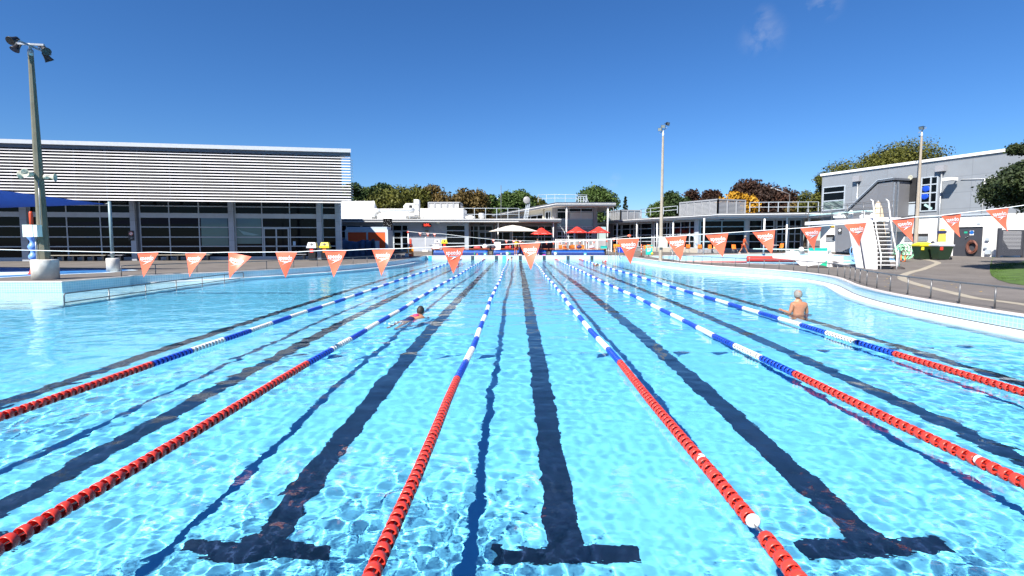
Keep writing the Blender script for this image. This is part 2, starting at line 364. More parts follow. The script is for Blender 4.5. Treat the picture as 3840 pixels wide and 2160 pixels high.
# ------------------------------------------------------------------ pool shell
RECV = []
def fdepth(x, y): return -1.10 - .75 * smooth(14, 54, y)
floor_m = mk('pool_floor', (.18, .65, .96), .75, var=.05, scale=.8)
def sheet(xs, ys, zf, mat, name):
    mb = MB(); n = len(ys)
    mb.add([(x, y, zf(x, y)) for x in xs for y in ys], [(i * n + j, (i + 1) * n + j, (i + 1) * n + j + 1, i * n + j + 1) for i in range(len(xs) - 1) for j in range(n - 1)])
    return struct(name, mb, mat)
ysf = [1.5, 4, 8, 12] + list(range(14, 56, 3)) + [56]
RECV.append(sheet([-25, -10, 0, 10, 16], ysf, fdepth, floor_m, 'pool_floor'))
tile_m = tile_mat('pool_tiles', (.30, .53, .66), (.42, .60, .68), .10, .10, .25)
tile_white = tile_mat('pool_tiles_pale', (.50, .68, .76), (.56, .70, .75), .10, .10, .25)
def wall_strip(poly, z0, z1, closed=False):
    mb = MB(); s = 0; n = len(poly); uv = []
    for i in range(n - (0 if closed else 1)):
        a = poly[i]; c = poly[(i + 1) % n]; d = math.dist(a, c)
        mb.add([(*a, z0), (*c, z0), (*c, z1(c) if callable(z1) else z1), (*a, z1(a) if callable(z1) else z1)], [(0, 1, 2, 3)])
        uv += [(s, z0), (s + d, z0), (s + d, .4), (s, .4)]; s += d
    return mb, uv
def uv_struct(name, mbuv, mat):
    mb, uv = mbuv; me = bpy.data.meshes.new(name); me.from_pydata(mb.v, [], mb.f); l = me.uv_layers.new(name='UVMap')
    for i, q in enumerate(uv): l.data[i].uv = q
    me.materials.append(mat); return struct(name, me, mat)
dz = lambda p: gz(*p) + .001
NL = len(LEFT)
RECV.append(uv_struct('pool_wall_left', wall_strip(LEFT, -2.0, dz), tile_m))
RECV.append(uv_struct('pool_wall_end', wall_strip([LEFT[-1], RIGHT[0]], -2.0, dz), tile_white))
RECV.append(uv_struct('pool_wall_right', wall_strip(RIGHT, -2.0, dz), tile_m))
RECV.append(uv_struct('pool_wall_near', wall_strip([RIGHT[-1], LEFT[0]], -2.0, dz), tile_m))
def offset(poly, d, closed=False):
    out = []; n = len(poly)
    for i in range(n):
        a = Vector(poly[(i - 1) % n] if closed or i > 0 else poly[0]); c = Vector(poly[(i + 1) % n] if closed or i < n - 1 else poly[-1]); b0 = Vector(poly[i])
        t1 = (b0 - a); t2 = (c - b0); t1 = t1.normalized() if t1.length > 1e-6 else t2.normalized(); t2 = t2.normalized() if t2.length > 1e-6 else t1
        t = (t1 + t2).normalized(); nrm = Vector((-t.y, t.x)); k = max(.45, nrm.dot(Vector((-t1.y, t1.x))))
        p = b0 + nrm * d / k; out.append((p.x, p.y))
    return out
def band(poly, d0, d1, z0, z1, closed=False, zf=None):
    """a solid strip between two offsets of a line (d > 0 is away from the water)"""
    A = offset(poly, d0, closed); B = offset(poly, d1, closed); mb = MB(); n = len(poly); Z = zf or (lambda p: 0)
    for i in range(n):
        za = Z(poly[i]); mb.v += [(*A[i], z0 + za), (*B[i], z0 + za), (*B[i], z1 + za), (*A[i], z1 + za)]
    for i in range(n if closed else n - 1):
        a = 4 * i; c = 4 * ((i + 1) % n)
        for k in range(4): mb.f.append((a + k, c + k, c + (k + 1) % 4, a + (k + 1) % 4)); mb.sm.append(False)
    return mb
coping_m = mk('coping_stone', (.66, .58, .54), .7, var=.06, scale=3)
gutter_m = mk('white_gutter', (.76, .76, .74), .5, var=.13, scale=1.6)
gzz = lambda p: gz(*p) - DECK
struct('pool_coping', band(POOL, -.025, .10, .365, .412, False, gzz), coping_m)
for nm, ln, wd in (('gutter_ledge', RIGHT[2:], -.50), ('gutter_ledge', LEFT[6:-1], -.38)):
    RECV.append(struct(nm, band(ln, wd, .02, -.18, .065), gutter_m))
# dark tile bands along the ledge and coping
line_dark = mk('dark_grout_line', (.05, .06, .07), .6, var=0)
struct('grout_line', band(RIGHT[2:], -.012, .01, .066, .085), line_dark)
# ramp and blue landing tiles on the left
ramp_m = mk('pale_ramp', (.55, .80, .88), .7, var=.05, scale=2)
rb = MB(); rb.add([(-24.4, 15.6, -1.0), (-14.35, 15.6, -.75), (-14.35, 27.2, -.10), (-24.4, 27.2, -.10), (-24.4, 15.6, -1.9), (-14.35, 15.6, -1.9), (-14.35, 27.2, -1.9), (-24.4, 27.2, -1.9)],
                  [(0, 1, 2, 3), (0, 4, 5, 1), (1, 5, 6, 2), (2, 6, 7, 3)])
RECV.append(struct('pool_ramp', rb, ramp_m))
cyan_m = mk('cyan_tile', (.06, .42, .72), .3, var=.06, scale=5)
for (px0, px1, Y, z0) in ((1606, 1619, FARY - .004, -.3),):
    a = at(px0, 970, Y); c = at(px1, 970, Y); struct('tile_panel', MB().box(a.x, c.x, Y - .01, Y + .2, z0, .35), cyan_m)
for (px0, px1) in ((631, 652), (657, 675)):
    a = onz(px0, 1062, .06); c = onz(px1, 1060, .06); yy = 25.8
    struct('tile_panel', MB().box((px0 - CX) / FPX * yy, (px1 - CX) / FPX * yy, yy, yy + .15, -.25, .30), cyan_m)

# floor lines with their T bars, and black tile targets on the far wall
LANE, LX0, RX0 = 2.5, .40, -.8455
line_m = mk('black_floor_tile', (.003, .010, .036), .5, var=.25, scale=2.5)
mark_m = tile_mat('black_wall_tile', (.012, .02, .03), (.10, .14, .16), .11, .11, .3)
for k in range(-3, 4):
    x = LX0 + LANE * k; mb = MB(); n = len(ysf)
    yl = [3.95] + [y for y in ysf if 5 < y < 52] + [52.3]
    mb.add([(x + s * .15, y, fdepth(x, y) + .006) for y in yl for s in (-1, 1)], [(2 * i, 2 * i + 1, 2 * i + 3, 2 * i + 2) for i in range(len(yl) - 1)])
    for y0, y1 in ((3.95, 4.155), (52.3, 52.55)):
        mb.add([(x + sx * .595, y, fdepth(x, y) + .009) for y in (y0, y1) for sx in (-1, 1)], [(0, 1, 3, 2)])
    RECV.append(struct('lane_line', mb, line_m))
    if k < 5 and k > -4:
        q = wall_strip([(x - .17, FARY - .006), (x + .17, FARY - .006)], -.9, .37)
        if k <= 3: RECV.append(uv_struct('wall_marking', q, mark_m))

# ------------------------------------------------------------------ water
def xlim(Y, side):
    pts = LEFT if side < 0 else RIGHT; best = None
    for i in range(len(pts) - 1):
        (x0, y0), (x1, y1) = pts[i], pts[i + 1]
        if min(y0, y1) - 1e-6 <= Y <= max(y0, y1) + 1e-6:
            x = x0 if abs(y1 - y0) < 1e-6 else x0 + (x1 - x0) * (Y - y0) / (y1 - y0)
            x = min(x, x0, x1) if side < 0 and abs(y1 - y0) < 1e-6 else x
            best = x if best is None else (min(best, x) if side < 0 else max(best, x))
    return best
NR, NC, NE = 880, 800, 14
Yr = NEARY * (FARY / NEARY) ** np.linspace(0, 1, NR); Yr[-1] = FARY - .001
XX = np.zeros((NR, NC + 2 * NE))
for i, y in enumerate(Yr):
    yy = min(max(y, NEARY + .01), FARY - .01)
    xl = xlim(yy, -1) - .15; xr = xlim(yy, 1) + .15; w = 1.08 * (y + 1.2)
    a = max(xl + .4, -w); c = min(xr - .3, w)
    XX[i] = np.concatenate([np.linspace(xl, a, NE + 1)[:-1], np.linspace(a, c, NC), np.linspace(c, xr, NE + 1)[1:]])
YY = np.repeat(Yr[:, None], XX.shape[1], 1); ZZ = np.zeros_like(XX)
env = .72 + .50 * np.sin(XX * .55 + 1.3 * np.sin(YY * .31)) * np.sin(YY * .47 + .8) + .2 * np.sin(XX * 1.1 - YY * .7)
env = np.clip(env + .28 * np.sin(XX * .23 + 2.1) * np.sin(YY * .9 + XX * .4), .22, 1.5) * (1 - .72 * np.exp(-((XX - .75) / .75) ** 2 - ((YY - 3.9) / 1.3) ** 2)) * (1 - .5 * np.exp(-((XX - 3.2) / 1.0) ** 2 - ((YY - 5.2) / 2.2) ** 2))
for i in range(90):
    lam = .06 * (.55 / .06) ** RNG.random(); kk = 2 * PI / lam; th = RNG.random() * 2 * PI
    s0 = .0066 * (1.0 if lam < .3 else .85)
    fade = 1 / (1 + (.0040 * YY * 5 / lam) ** 4)
    ZZ += (s0 / kk) * fade * env * np.sin(kk * (XX * math.cos(th) + YY * math.sin(th)) + RNG.random() * 7 + .5 * np.sin(XX * .9 + YY * .7 + i))
NCC = XX.shape[1]; idx = np.arange(NR * NCC).reshape(NR, NCC)
def np_mesh(name, V, F):
    me = bpy.data.meshes.new(name); me.vertices.add(len(V)); me.vertices.foreach_set('co', V.astype(np.float32).ravel())
    k = F.shape[1]; me.loops.add(F.size); me.loops.foreach_set('vertex_index', F.astype(np.int32).ravel())
    me.polygons.add(len(F)); me.polygons.foreach_set('loop_start', np.arange(0, F.size, k, dtype=np.int32)); me.update(calc_edges=True); return me
me = np_mesh('water', np.stack([XX, YY, ZZ], -1).reshape(-1, 3), np.stack([idx[:-1, :-1], idx[:-1, 1:], idx[1:, 1:], idx[1:, :-1]], -1).reshape(-1, 4))
me.polygons.foreach_set('use_smooth', [True] * len(me.polygons))
m = bpy.data.materials.new('pool_water'); m.use_nodes = True; nt = m.node_tree; nt.nodes.clear(); L = nt.links.new
o = nt.nodes.new('ShaderNodeOutputMaterial'); g = nt.nodes.new('ShaderNodeBsdfGlass'); g.inputs['IOR'].default_value = 1.33; g.inputs['Roughness'].default_value = 0; g.inputs['Color'].default_value = (.93, .99, 1, 1)
tc = nt.nodes.new('ShaderNodeTexCoord'); mp = nt.nodes.new('ShaderNodeMapping'); mp.inputs['Scale'].default_value = (.75, 1.0, 1); L(tc.outputs['Object'], mp.inputs[0])
n1 = nt.nodes.new('ShaderNodeTexNoise'); n1.inputs['Scale'].default_value = 3.2; n1.inputs['Detail'].default_value = 4; n1.inputs['Roughness'].default_value = .55; L(mp.outputs[0], n1.inputs['Vector'])
bp = nt.nodes.new('ShaderNodeBump'); bp.inputs['Strength'].default_value = 1; bp.inputs['Distance'].default_value = .0075; L(n1.outputs['Fac'], bp.inputs['Height'])
n2 = nt.nodes.new('ShaderNodeTexNoise'); n2.inputs['Scale'].default_value = 1.15; n2.inputs['Detail'].default_value = 2; L(mp.outputs[0], n2.inputs['Vector'])
b2 = nt.nodes.new('ShaderNodeBump'); b2.inputs['Strength'].default_value = 1; b2.inputs['Distance'].default_value = .045; L(n2.outputs['Fac'], b2.inputs['Height']); L(b2.outputs[0], bp.inputs['Normal'])
L(bp.outputs[0], g.inputs['Normal']); L(g.outputs[0], o.inputs[0])
water_m = m
wo = part('water', me, m, None); me.materials.append(m); tag(wo, kind='structure'); wo.cycles.is_caustics_caster = True

# diving pool
RECV.append(uv_struct('diving_pool_wall', wall_strip(DIVE, -3.4, dz, True), tile_m))
deep_m = mk('diving_pool_floor', (.10, .38, .66), .8, var=.05)
fl = MB(); fl.add([(p[0], p[1], -3.4) for p in DIVE], [tuple(range(len(DIVE)))]); RECV.append(struct('diving_pool_floor', fl, deep_m))
struct('pool_coping', band(DIVE, -.025, .12, .365, .412, True, gzz), coping_m)
xs = np.linspace(12.4, 29, 150); ys = np.linspace(33.9, 52.2, 150); mb = MB(); n = len(ys)
mb.v = [(x, y, -.02 + .006 * math.sin(2.1 * x + 1.7 * y) + .004 * math.sin(5.3 * x - 3.1 * y)) for x in xs for y in ys]
mb.f = [(i * n + j, (i + 1) * n + j, (i + 1) * n + j + 1, i * n + j + 1) for i in range(len(xs) - 1) for j in range(n - 1) if inside((xs[i], ys[j]), offset(DIVE, .5, True))]; mb.sm = [True] * len(mb.f)
dw = struct('diving_pool_water', mb, water_m); dw.cycles.is_caustics_caster = True

# ------------------------------------------------------------------ lane ropes
ROPEZ = .057
def disc_mesh(n, name, mat):
    rt_ = random.Random(len(name) + n); mb = MB(); ro, ri, hw = .053, .046, .0285
    for q in range(n):
        y = .05 + q * .1; ph = rt_.random() * 6; o0 = len(mb.v); tx_, tz_ = (rt_.random() - .5) * .16, (rt_.random() - .5) * .16; y += (rt_.random() - .5) * .008
        ring = []
        for (r, yy) in ((ro - .004, y - hw), (ro, y - hw + .006), (ro, y + hw - .006), (ro - .004, y + hw), (ri, y + hw), (ri, y - hw)):
            ring.append([(r * math.cos(2 * PI * k / 18), yy, r * math.sin(2 * PI * k / 18)) for k in range(18)])
        o = len(mb.v); mb.v += [p for rr in ring for p in rr]
        for a in range(6):
            for k in range(18):
                mb.f.append((o + a * 18 + k, o + a * 18 + (k + 1) % 18, o + ((a + 1) % 6) * 18 + (k + 1) % 18, o + ((a + 1) % 6) * 18 + k)); mb.sm.append(a in (0, 1, 2))
        for v in range(7):
            t = ph + 2 * PI * v / 7; c, s_ = math.cos(t), math.sin(t); h = .0028
            mb.add([(r * c, yy, r * s_) for r in (.008, .047) for yy in (y - .045, y + .045)], [(0, 1, 3, 2)])
        mb.v[o0:] = [(x_, y_ + x_ * tx_ + z_ * tz_, z_) for x_, y_, z_ in mb.v[o0:]]
    return mb.mesh(name, mat)
SEC = {'red': disc_mesh(10, 'red_float_section', redm), 'blue': disc_mesh(10, 'blue_float_section', bluem), 'white': disc_mesh(10, 'white_float_section', whitem)}
SHORT = disc_mesh(7, 'red_float_section', redm)
donut = MB().lathe([(.008, -.016), (.03, -.02), (.042, -.01), (.044, 0), (.042, .01), (.03, .02), (.008, .016)], n=14).xf(Matrix.Rotation(PI / 2, 4, 'X')).mesh('float_ring', whitem)
cable_m = mk('steel_cable', (.25, .25, .27), .4, metal=.7, var=0)
RLAB = ['first lane rope from the left, nearest the ramp handrail', 'lane rope running past the swimmer in the dark suit, on its left', 'lane rope left of the centre line that meets the bottom edge of the photo',
        'lane rope with a broken gap and white end float near the bottom edge', 'second lane rope from the right, red floats reaching the right edge', 'rightmost lane rope, beside the wading bald-crowned man']
REDEND = [8.0, 8.05, 7.15, 8.12, 7.42, 8.76]
for j, k in enumerate(range(-2, 4)):
    x0 = (RX0 + LANE * k) * (1 - ROPEZ / CAMZ)
    wob = lambda y, j=j: .028 * math.sin(y * .42 + j * 1.7) * min(1, y / 8) + .012 * math.sin(y * 1.3 + j)
    rt = thing('lane_rope', RLAB[j], 'lane rope', (x0, NEARY, ROPEZ), 0, 'lane ropes across the pool')
    def put(mesh, y, nm, ln=1.0):
        a, c = wob(y), wob(y + ln); p = part(nm, mesh, None, rt); p.location = (a, y - NEARY, 0); p.rotation_euler = (0, 0, -math.atan2(c - a, ln)); return p
    y = REDEND[j]
    for q in range(1, 7):
        yy = y - q
        if j == 3 and yy < 4: break
        if yy < NEARY + .1: break
        put(SEC['red'], yy, 'red_float_section')
        if (q, j) in ((4, 3), (5, 3), (3, 4), (5, 4)): 
            p = part('float_ring', donut, None, rt); p.location = (wob(yy), yy - NEARY + .334 * (q % 3), .012)
    if j == 3:
        put(SHORT, 3.455, 'red_float_section', .667)
        for dy in (3.43,): p = part('float_ring', donut, None, rt); p.location = (wob(dy), dy - NEARY, .012); p.scale = (1.15,) * 3
        put(SEC['red'], 2.27, 'red_float_section')
    q = 0
    while y < 48.9:
        c = 'blue' if q % 2 == 0 else 'white'; put(SEC[c], y, c + '_float_section'); y += 1; q += 1
    while y < 53.6: put(SEC['red'], y, 'red_float_section'); y += 1
    part('cable', MB().tube([(wob(yv), yv - NEARY, 0) for yv in np.linspace(NEARY, FARY, 60)], .006, 6), cable_m, rt)

# ------------------------------------------------------------------ backstroke flags over the near 5 m mark
FY = 7.95
flag_m = bpy.data.materials.new('pennant_vinyl'); flag_m.use_nodes = True
_b = flag_m.node_tree.nodes['Principled BSDF']; _b.inputs['Base Color'].default_value = (.87, .155, .08, 1); _b.inputs['Roughness'].default_value = .38; _b.inputs['Sheen Weight'].default_value = 0
logo_m = mk('white_print', (.85, .84, .82), .5, var=0)
rope_m = mk('white_cord', (.80, .80, .78), .7, var=.05, scale=30)
FL = [(514, 948, 596, 945, 540, 1040), (693, 948, 775, 948, 718, 1039), (856, 945, 944, 962, 868, 1046), (1033, 945, 1115, 945, 1070, 1043), (1215, 939, 1300, 939, 1252, 1040), (1394, 934, 1481, 933, 1433, 1034),
      (1657, 926, 1744, 923, 1699, 1027), (1948, 914, 2027, 910, 1990, 1012), (2310, 897, 2397, 893, 2366, 991), (2492, 889, 2575, 883, 2551, 977), (2643, 878, 2732, 873, 2709, 964), (2819, 867, 2907, 861, 2890, 951),
      (3000, 855, 3082, 848, 3060, 940), (3164, 841, 3249, 834, 3231, 928), (3343, 824, 3430, 814, 3426, 907), (3528, 808, 3605, 799, 3603, 890), (3695, 788, 3782, 778, 3786, 868)]
bunt = thing('bunting_line', 'near line of orange triangular pennants strung across the pool on white cord', 'bunting', at(1937, 914, FY))
B0 = bunt.location
rp = [at(-260, 935, FY), at(0, 936, FY), at(300, 943, FY)] + [at(q[i], q[i + 1] if n != 2 else 946, FY) for n, q in enumerate(FL) for i in (0, 2)] + [at(3960, 752, FY), at(4300, 690, FY)]
part('cord', MB().tube([p - B0 for p in rp], .0065, 6), rope_m, bunt)
kn = at(2600, 882, FY) - B0
part('knot', MB().sphere(kn, .022, 8, 6).tube([kn, kn + Vector((.03, -.02, -.06)), kn + Vector((.03, -.01, -.11)), kn + Vector((.07, 0, -.16))], .008, 5).tube([kn, kn + Vector((-.05, -.01, -.01)), kn + Vector((-.08, 0, .015)), kn + Vector((-.03, .01, .01)), kn], .006, 5), rope_m, bunt)
for n, q in enumerate(FL):
    A = at(q[0], q[1], FY) - B0; Bq = at(q[2], q[3], FY) - B0; T = at(q[4], q[5], FY) - B0
    amp = .016 + .034 * RNG.random() + (.03 if n == 2 else 0); ph = RNG.random() * 6
    def sheetp(u, v, A=A, Bq=Bq, T=T, amp=amp, ph=ph):       # u along the top, v down to the tip
        c = A.lerp(Bq, u); p = c.lerp(T, v)
        sx = (u - .5) * (1 - v)
        return p + Vector((0, amp * (math.sin(5 * sx + ph) * .8 + math.sin(2.4 * v + ph) * 1.3) * (v + .12 if v < 1 else 1), 0))
    N = 9; mb = MB(); ids = {}
    for i in range(N + 1):
        for k2 in range(N - i + 1):
            v = i / N; u = k2 / (N - i) if N > i else .5; ids[(i, k2)] = len(mb.v); mb.v.append(tuple(sheetp(u, v)))
    for i in range(N):
        for k2 in range(N - i):
            mb.f.append((ids[(i, k2)], ids[(i, k2 + 1)], ids[(i + 1, k2)])); mb.sm.append(True)
            if k2 < N - i - 1: mb.f.append((ids[(i, k2 + 1)], ids[(i + 1, k2 + 1)], ids[(i + 1, k2)])); mb.sm.append(True)
    pn = part('pennant', mb, flag_m, bunt)
    def onflag(p, off=-.006):                                 # p.x, p.z in 0..1 flag space -> on the cloth
        v = p.z; w = 1 - v; u = .5 if w < .02 else min(1, max(0, (p.x - .5) / w + .5)); r_ = sheetp(u, v); r_.y += off; return r_
    lg = MB(); text(lg, 'speedo', (.185, 0, .30), .62, (1, 0, 0), (0, 0, -1.12), .012, onflag)
    sw = [(.30, .345), (.80, .335), (.62, .385), (.33, .50), (.52, .40), (.40, .375)]
    lg.add([onflag(Vector((x, 0, z))) for x, z in sw], [(0, 5, 1), (5, 4, 2), (5, 2, 1), (4, 3, 2)])
    part('logo_print', lg, logo_m, pn)
# ------------------------------------------------------------------ handrails
def rail(name, label, path, h, spacing, r=.021, z=None, lower=None, ends=True, group=None):
    P = [Vector((*p, 0)) for p in path]; Z = [(z if z is not None else gz(p.x, p.y)) for p in P]
    ob = thing(name, label, 'handrail', (P[0].x, P[0].y, Z[0]), 0, group); B = ob.location.copy()
    cum = [0]
    for i in range(1, len(P)): cum.append(cum[-1] + (P[i] - P[i - 1]).length)
    def pt(s):
        for i in range(1, len(P)):
            if s <= cum[i] + 1e-6:
                t = (s - cum[i - 1]) / max(1e-6, cum[i] - cum[i - 1]); q = P[i - 1].lerp(P[i], t); q.z = Z[i - 1] + (Z[i] - Z[i - 1]) * t; return q
        q = P[-1].copy(); q.z = Z[-1]; return q
    up = Vector((0, 0, 1)); N = max(8, int(cum[-1] / .35)); c0 = .07
    top = [pt(0) + up * 0.0, pt(0) + up * (h - c0), pt(.025) + up * (h - .02), pt(c0) + up * h] if ends else [pt(0) + up * h]
    top += [pt(cum[-1] * i / N) + up * h for i in range(1, N)]
    e = cum[-1]; top += [pt(e - c0) + up * h, pt(e - .025) + up * (h - .02), pt(e) + up * (h - c0), pt(e)] if ends else [pt(e) + up * h]
    part('rail', MB().tube([q - B for q in top], r, 8), steel, ob)
    if lower is not None:
        part('lower_rail', MB().tube([pt(cum[-1] * i / N) + up * lower - B for i in range(N + 1)], r * .8, 8), steel, ob)
    n = max(1, round(cum[-1] / spacing))
    for i in range(1, n):
        q = pt(cum[-1] * i / n) - B
        part('post', MB().tube([q - up * .01, q + up * h], r * .85, 8).lathe([(r * 2.2, 0), (r * 2.2, .008)], q, 10), steel, ob)
    return ob
ML = offset(LEFT[3:-4], .28)
rail('handrail', 'low steel handrail on the deck edge along the left curve of the pool', ML, .46, 1.75)
MR = offset(RIGHT[3:-3], .26)
rail('handrail', 'long low steel handrail following the curved right edge of the pool', MR[4:], .53, 1.06)
rr = rail('handrail', 'steel double handrail standing in the water beside the left ramp', [(-14.0, 16.0), (-14.05, 21), (-14.1, 26.8)], .34 + .8, 1.72, .022, z=-.80, lower=.86)

# ------------------------------------------------------------------ floodlight masts
lens_m = mk('lamp_lens', (.20, .23, .23), .2, var=.03)
pole_conc = mk('weathered_pole', (.13, .125, .09), .75, var=.16, scale=2.5)
def octa(z0, z1, r0, r1, n=8):
    return MB().lathe([(r0, z0), (r1, z1)], n=n, sm=False)
def flood(parent, pos, aim, r=.19, square=False):
    """a floodlight in a yoke: pos is the yoke foot, aim the direction of the beam"""
    a = Vector(aim).normalized(); q = a.to_track_quat('Z', 'Y').to_matrix().to_4x4(); M = Matrix.Translation(Vector(pos)) @ q
    if square:
        mb = MB().box(-r, r, -r * .8, r * .8, -.02, .06).add([(x * r * (1 if z > -.05 else .45), y * r * .8 * (1 if z > -.05 else .45), z) for z in (-.02, -.17) for x in (-1, 1) for y in (-1, 1)], [(0, 1, 3, 2), (4, 6, 7, 5), (0, 4, 5, 1), (2, 3, 7, 6), (0, 2, 6, 4), (1, 5, 7, 3)])
        ln = MB().box(-r * .9, r * .9, -r * .7, r * .7, .061, .066)
    else:
        mb = MB().lathe([(.06, -.26), (.09, -.24), (.10, -.12), (r * .8, -.02), (r, .06), (r * 1.05, .07), (r * 1.05, .10), (r * .95, .10)], n=18)
        ln = MB().lathe([(.005, .095), (r * .93, .085)], n=18)
    f = part('floodlight', mb.xf(M), black, parent)
    part('lens', ln.xf(M), lens_m, f)
    yk = MB().tube([M @ Vector((-r - .03, 0, 0)), M @ Vector((-r - .03, 0, -.16)), M @ Vector((0, 0, -.32)), M @ Vector((r + .03, 0, -.16)), M @ Vector((r + .03, 0, 0))], .016, 6)
    part('yoke', yk, black, f)
mx_, my_ = -19.15, 21.1
mz = gz(mx_, my_)
mast = thing('floodlight_mast', 'tall weathered octagonal mast with round floodlights, set in a cracked concrete drum', 'light mast', (mx_, my_, mz), 0, 'floodlight masts')
part('base', MB().lathe([(.44, -.02), (.445, .78), (.43, .81), (.2, .815)], n=32), concrete, mast)
part('pole', octa(.8, 8.83, .195, .09), pole_conc, mast)
part('collar', MB().lathe([(.096, 8.831), (.096, 9.05), (.08, 9.08)], n=10), galv, mast)
part('cross_arm', MB().bar((-.68, .05, 9.33), (.60, -.05, 9.23), .07, .07).bar((-.2, -.55, 9.33), (.28, .6, 9.08), .06, .06).tube([(0, 0, 9.03), (0, 0, 9.31)], .05), galv, mast)
for p, a in (((-.57, .0, 9.13), (-.15, -.5, -.9)), ((-.18, -.55, 9.23), (-.02, -.8, -.5)), ((.64, -.05, 9.03), (.75, -.35, -.65)), ((.24, .5, 8.89), (.25, .5, -.9))): flood(mast, p, a, .15)
horn_m = mk('horn_speaker', (.46, .45, .36), .5, var=.06)
for p, a in (((-.42, -.15, 4.18), (-1, -.1, 0)), ((-.08, -.36, 4.22), (.1, -1, -.02)), ((.36, .1, 4.12), (1, .35, -.02))):
    M = Matrix.Translation(Vector(p)) @ Vector(a).to_track_quat('Z', 'Y').to_matrix().to_4x4()
    h = part('horn_speaker', MB().lathe([(.05, -.22), (.09, -.2), (.09, -.08), (.055, -.05), (.075, .05), (.16, .16), (.165, .17), (.15, .165), (.06, .06)], n=16).xf(M), horn_m, mast)
part('cabinet', MB().box(-.42, -.02, -.42, -.16, 1.72, 2.20).box(-.02, .14, -.40, -.17, 1.725, 2.195), mk('mint_cabinet', (.62, .72, .66), .4, var=.04), mast)
part('conduit', MB().tube([(-.1, -.22, .82), (-.1, -.22, 1.72)], .03).tube([(.12, -.2, 2.2), (.12, -.17, 4.0)], .015), galv, mast)
def mast_b(px, pyb, Y, ytop, label, r0, r1, heads, box=None, extra=None):
    x = (px - CX) / FPX * Y; z0 = gz(x, Y); H = at(px, ytop, Y).z - z0
    t = thing('floodlight_mast', label, 'light mast', (x, Y, z0), 0, 'floodlight masts')
    part('pole', octa(-.02, H, r0, r1), mk('pale_pole', (.34, .29, .23), .75, var=.12, scale=2.5), t)
    part('collar', MB().lathe([(r1 * .95, H), (r1 * .95, H + .22), (.04, H + .24), (.04, H + .46)], n=10), white, t)
    part('cross_arm', MB().bar((-.24, .06, H + .26), (.27, -.06, H + .66), .05, .05), galv, t)
    for p, a in heads: flood(t, (p[0], p[1], H + p[2]), a, .15, True)
    return t, H
mm_, H_ = mast_b(2477, 976, 40.4, 512, 'pale concrete floodlight mast with three square lamps beside the right poolside', .155, .078,
       [((-.25, -.05, .52), (-.5, -.7, -.15)), ((-.04, -.12, .72), (-.35, -.9, -.2)), ((.31, -.12, .92), (.55, -.7, -.25))])
part('notice_board', MB().box(-.22, .42, -.30, -.235, 1.05, 1.78), mk('cream_board', (.78, .77, .62), .5, var=.03), mm_)
m3, H3 = mast_b(3430, 968, 40.0, 512, 'floodlight mast standing in front of the grey two storey building', .155, .072, [((-.14, -.1, .62), (-.6, -.3, -.35))])

# ------------------------------------------------------------------ shade sail, its post, and the water play figure
sx_, sy_ = -20.5, 26.4
post = thing('sail_post', 'slim blue grey steel post in a concrete drum holding the blue sail corner', 'post', (sx_, sy_, DECK))
part('base', MB().lathe([(.285, -.02), (.285, .66), (.27, .68), (.1, .685)], n=24), concrete, post)
part('pole', MB().lathe([(.075, .68), (.075, 3.52), (.02, 3.54)], n=14), mk('blue_grey_steel', (.18, .26, .29), .4, var=.06), post)
part('bracket', MB().lathe([(.09, .9), (.09, .98)], n=12).tube([(0, 0, 3.45), (-.2, -.05, 3.40)], .015), galv, post)
tip = Vector((sx_ - .12, sy_ - .03, DECK + 3.40)); c1 = at(-700, 622, 21.5); c2 = at(-900, 812, 30.0)
mb = MB(); N = 14
for i in range(N + 1):
    for j in range(N + 1):
        v = i / N; u = j / N; a = tip.lerp(c1, v); b_ = tip.lerp(c2, v); sag = .55 * math.sin(PI * u) * v * (1 - .3 * v)
        p = a.lerp(b_, u); p.z -= sag * .5; mb.v.append(tuple(p))
mb.f = [(i * (N + 1) + j, i * (N + 1) + j + 1, (i + 1) * (N + 1) + j + 1, (i + 1) * (N + 1) + j) for i in range(0, N) for j in range(N)]; mb.sm = [True] * len(mb.f)
single('shade_sail', mb, mk('blue_sail_cloth', (.010, .085, .42), .75, var=.05, scale=4), 'deep blue triangular shade sail stretched from the slim post beyond the left edge', 'shade sail')
wx, wy = -22.55, 24.3
wp = thing('water_play_figure', 'red, blue and orange water play column standing behind the concrete drum', 'play equipment', (wx, wy, DECK))
part('foot', MB().lathe([(.26, 0), (.2, .12), (.11, .35), (.1, .75)], n=18), redm, wp)
part('sheath', MB().lathe([(.15 + .055 * math.sin(i * 1.15), .7 + i * .085) for i in range(16)], n=18), mk('pale_blue_plastic', (.16, .32, .72), .4, var=.05), wp)
part('tube', MB().lathe([(.075, 1.9), (.075, 2.85), (.05, 2.92)], n=14), mk('red_orange_tube', (.62, .07, .02), .4, var=.05), wp)
sp_m = mk('blue_ground_paint', (.03, .17, .42), .6, var=.12, scale=1.5); spw = mk('pale_blue_paint', (.56, .68, .76), .6, var=.06)
spl = [onz(px, py, DECK) for px, py in ((-420, 1052), (0, 1042), (124, 1034.5), (406, 1022.5), (520, 1013), (470, 1009.5), (300, 1010), (204, 1011), (60, 1004), (-300, 1004))]
def flat(name, pts, z, mat):
    return struct(name, MB().add([(p.x, p.y, gz(p.x, p.y) + z) for p in pts], [tuple(range(len(pts)))]), mat)
flat('splash_pad_border', spl, .004, spw)
cc = sum(spl, Vector()) / len(spl)
flat('splash_pad', [cc.lerp(p, .91) for p in spl], .008, sp_m)
flat('splash_pad_circle', [Vector((-25.2 + 2.6 * math.cos(t), 24.6 + 2.3 * math.sin(t), 0)) for t in np.linspace(0, 2 * PI, 28)[:-1]], .012, spw)

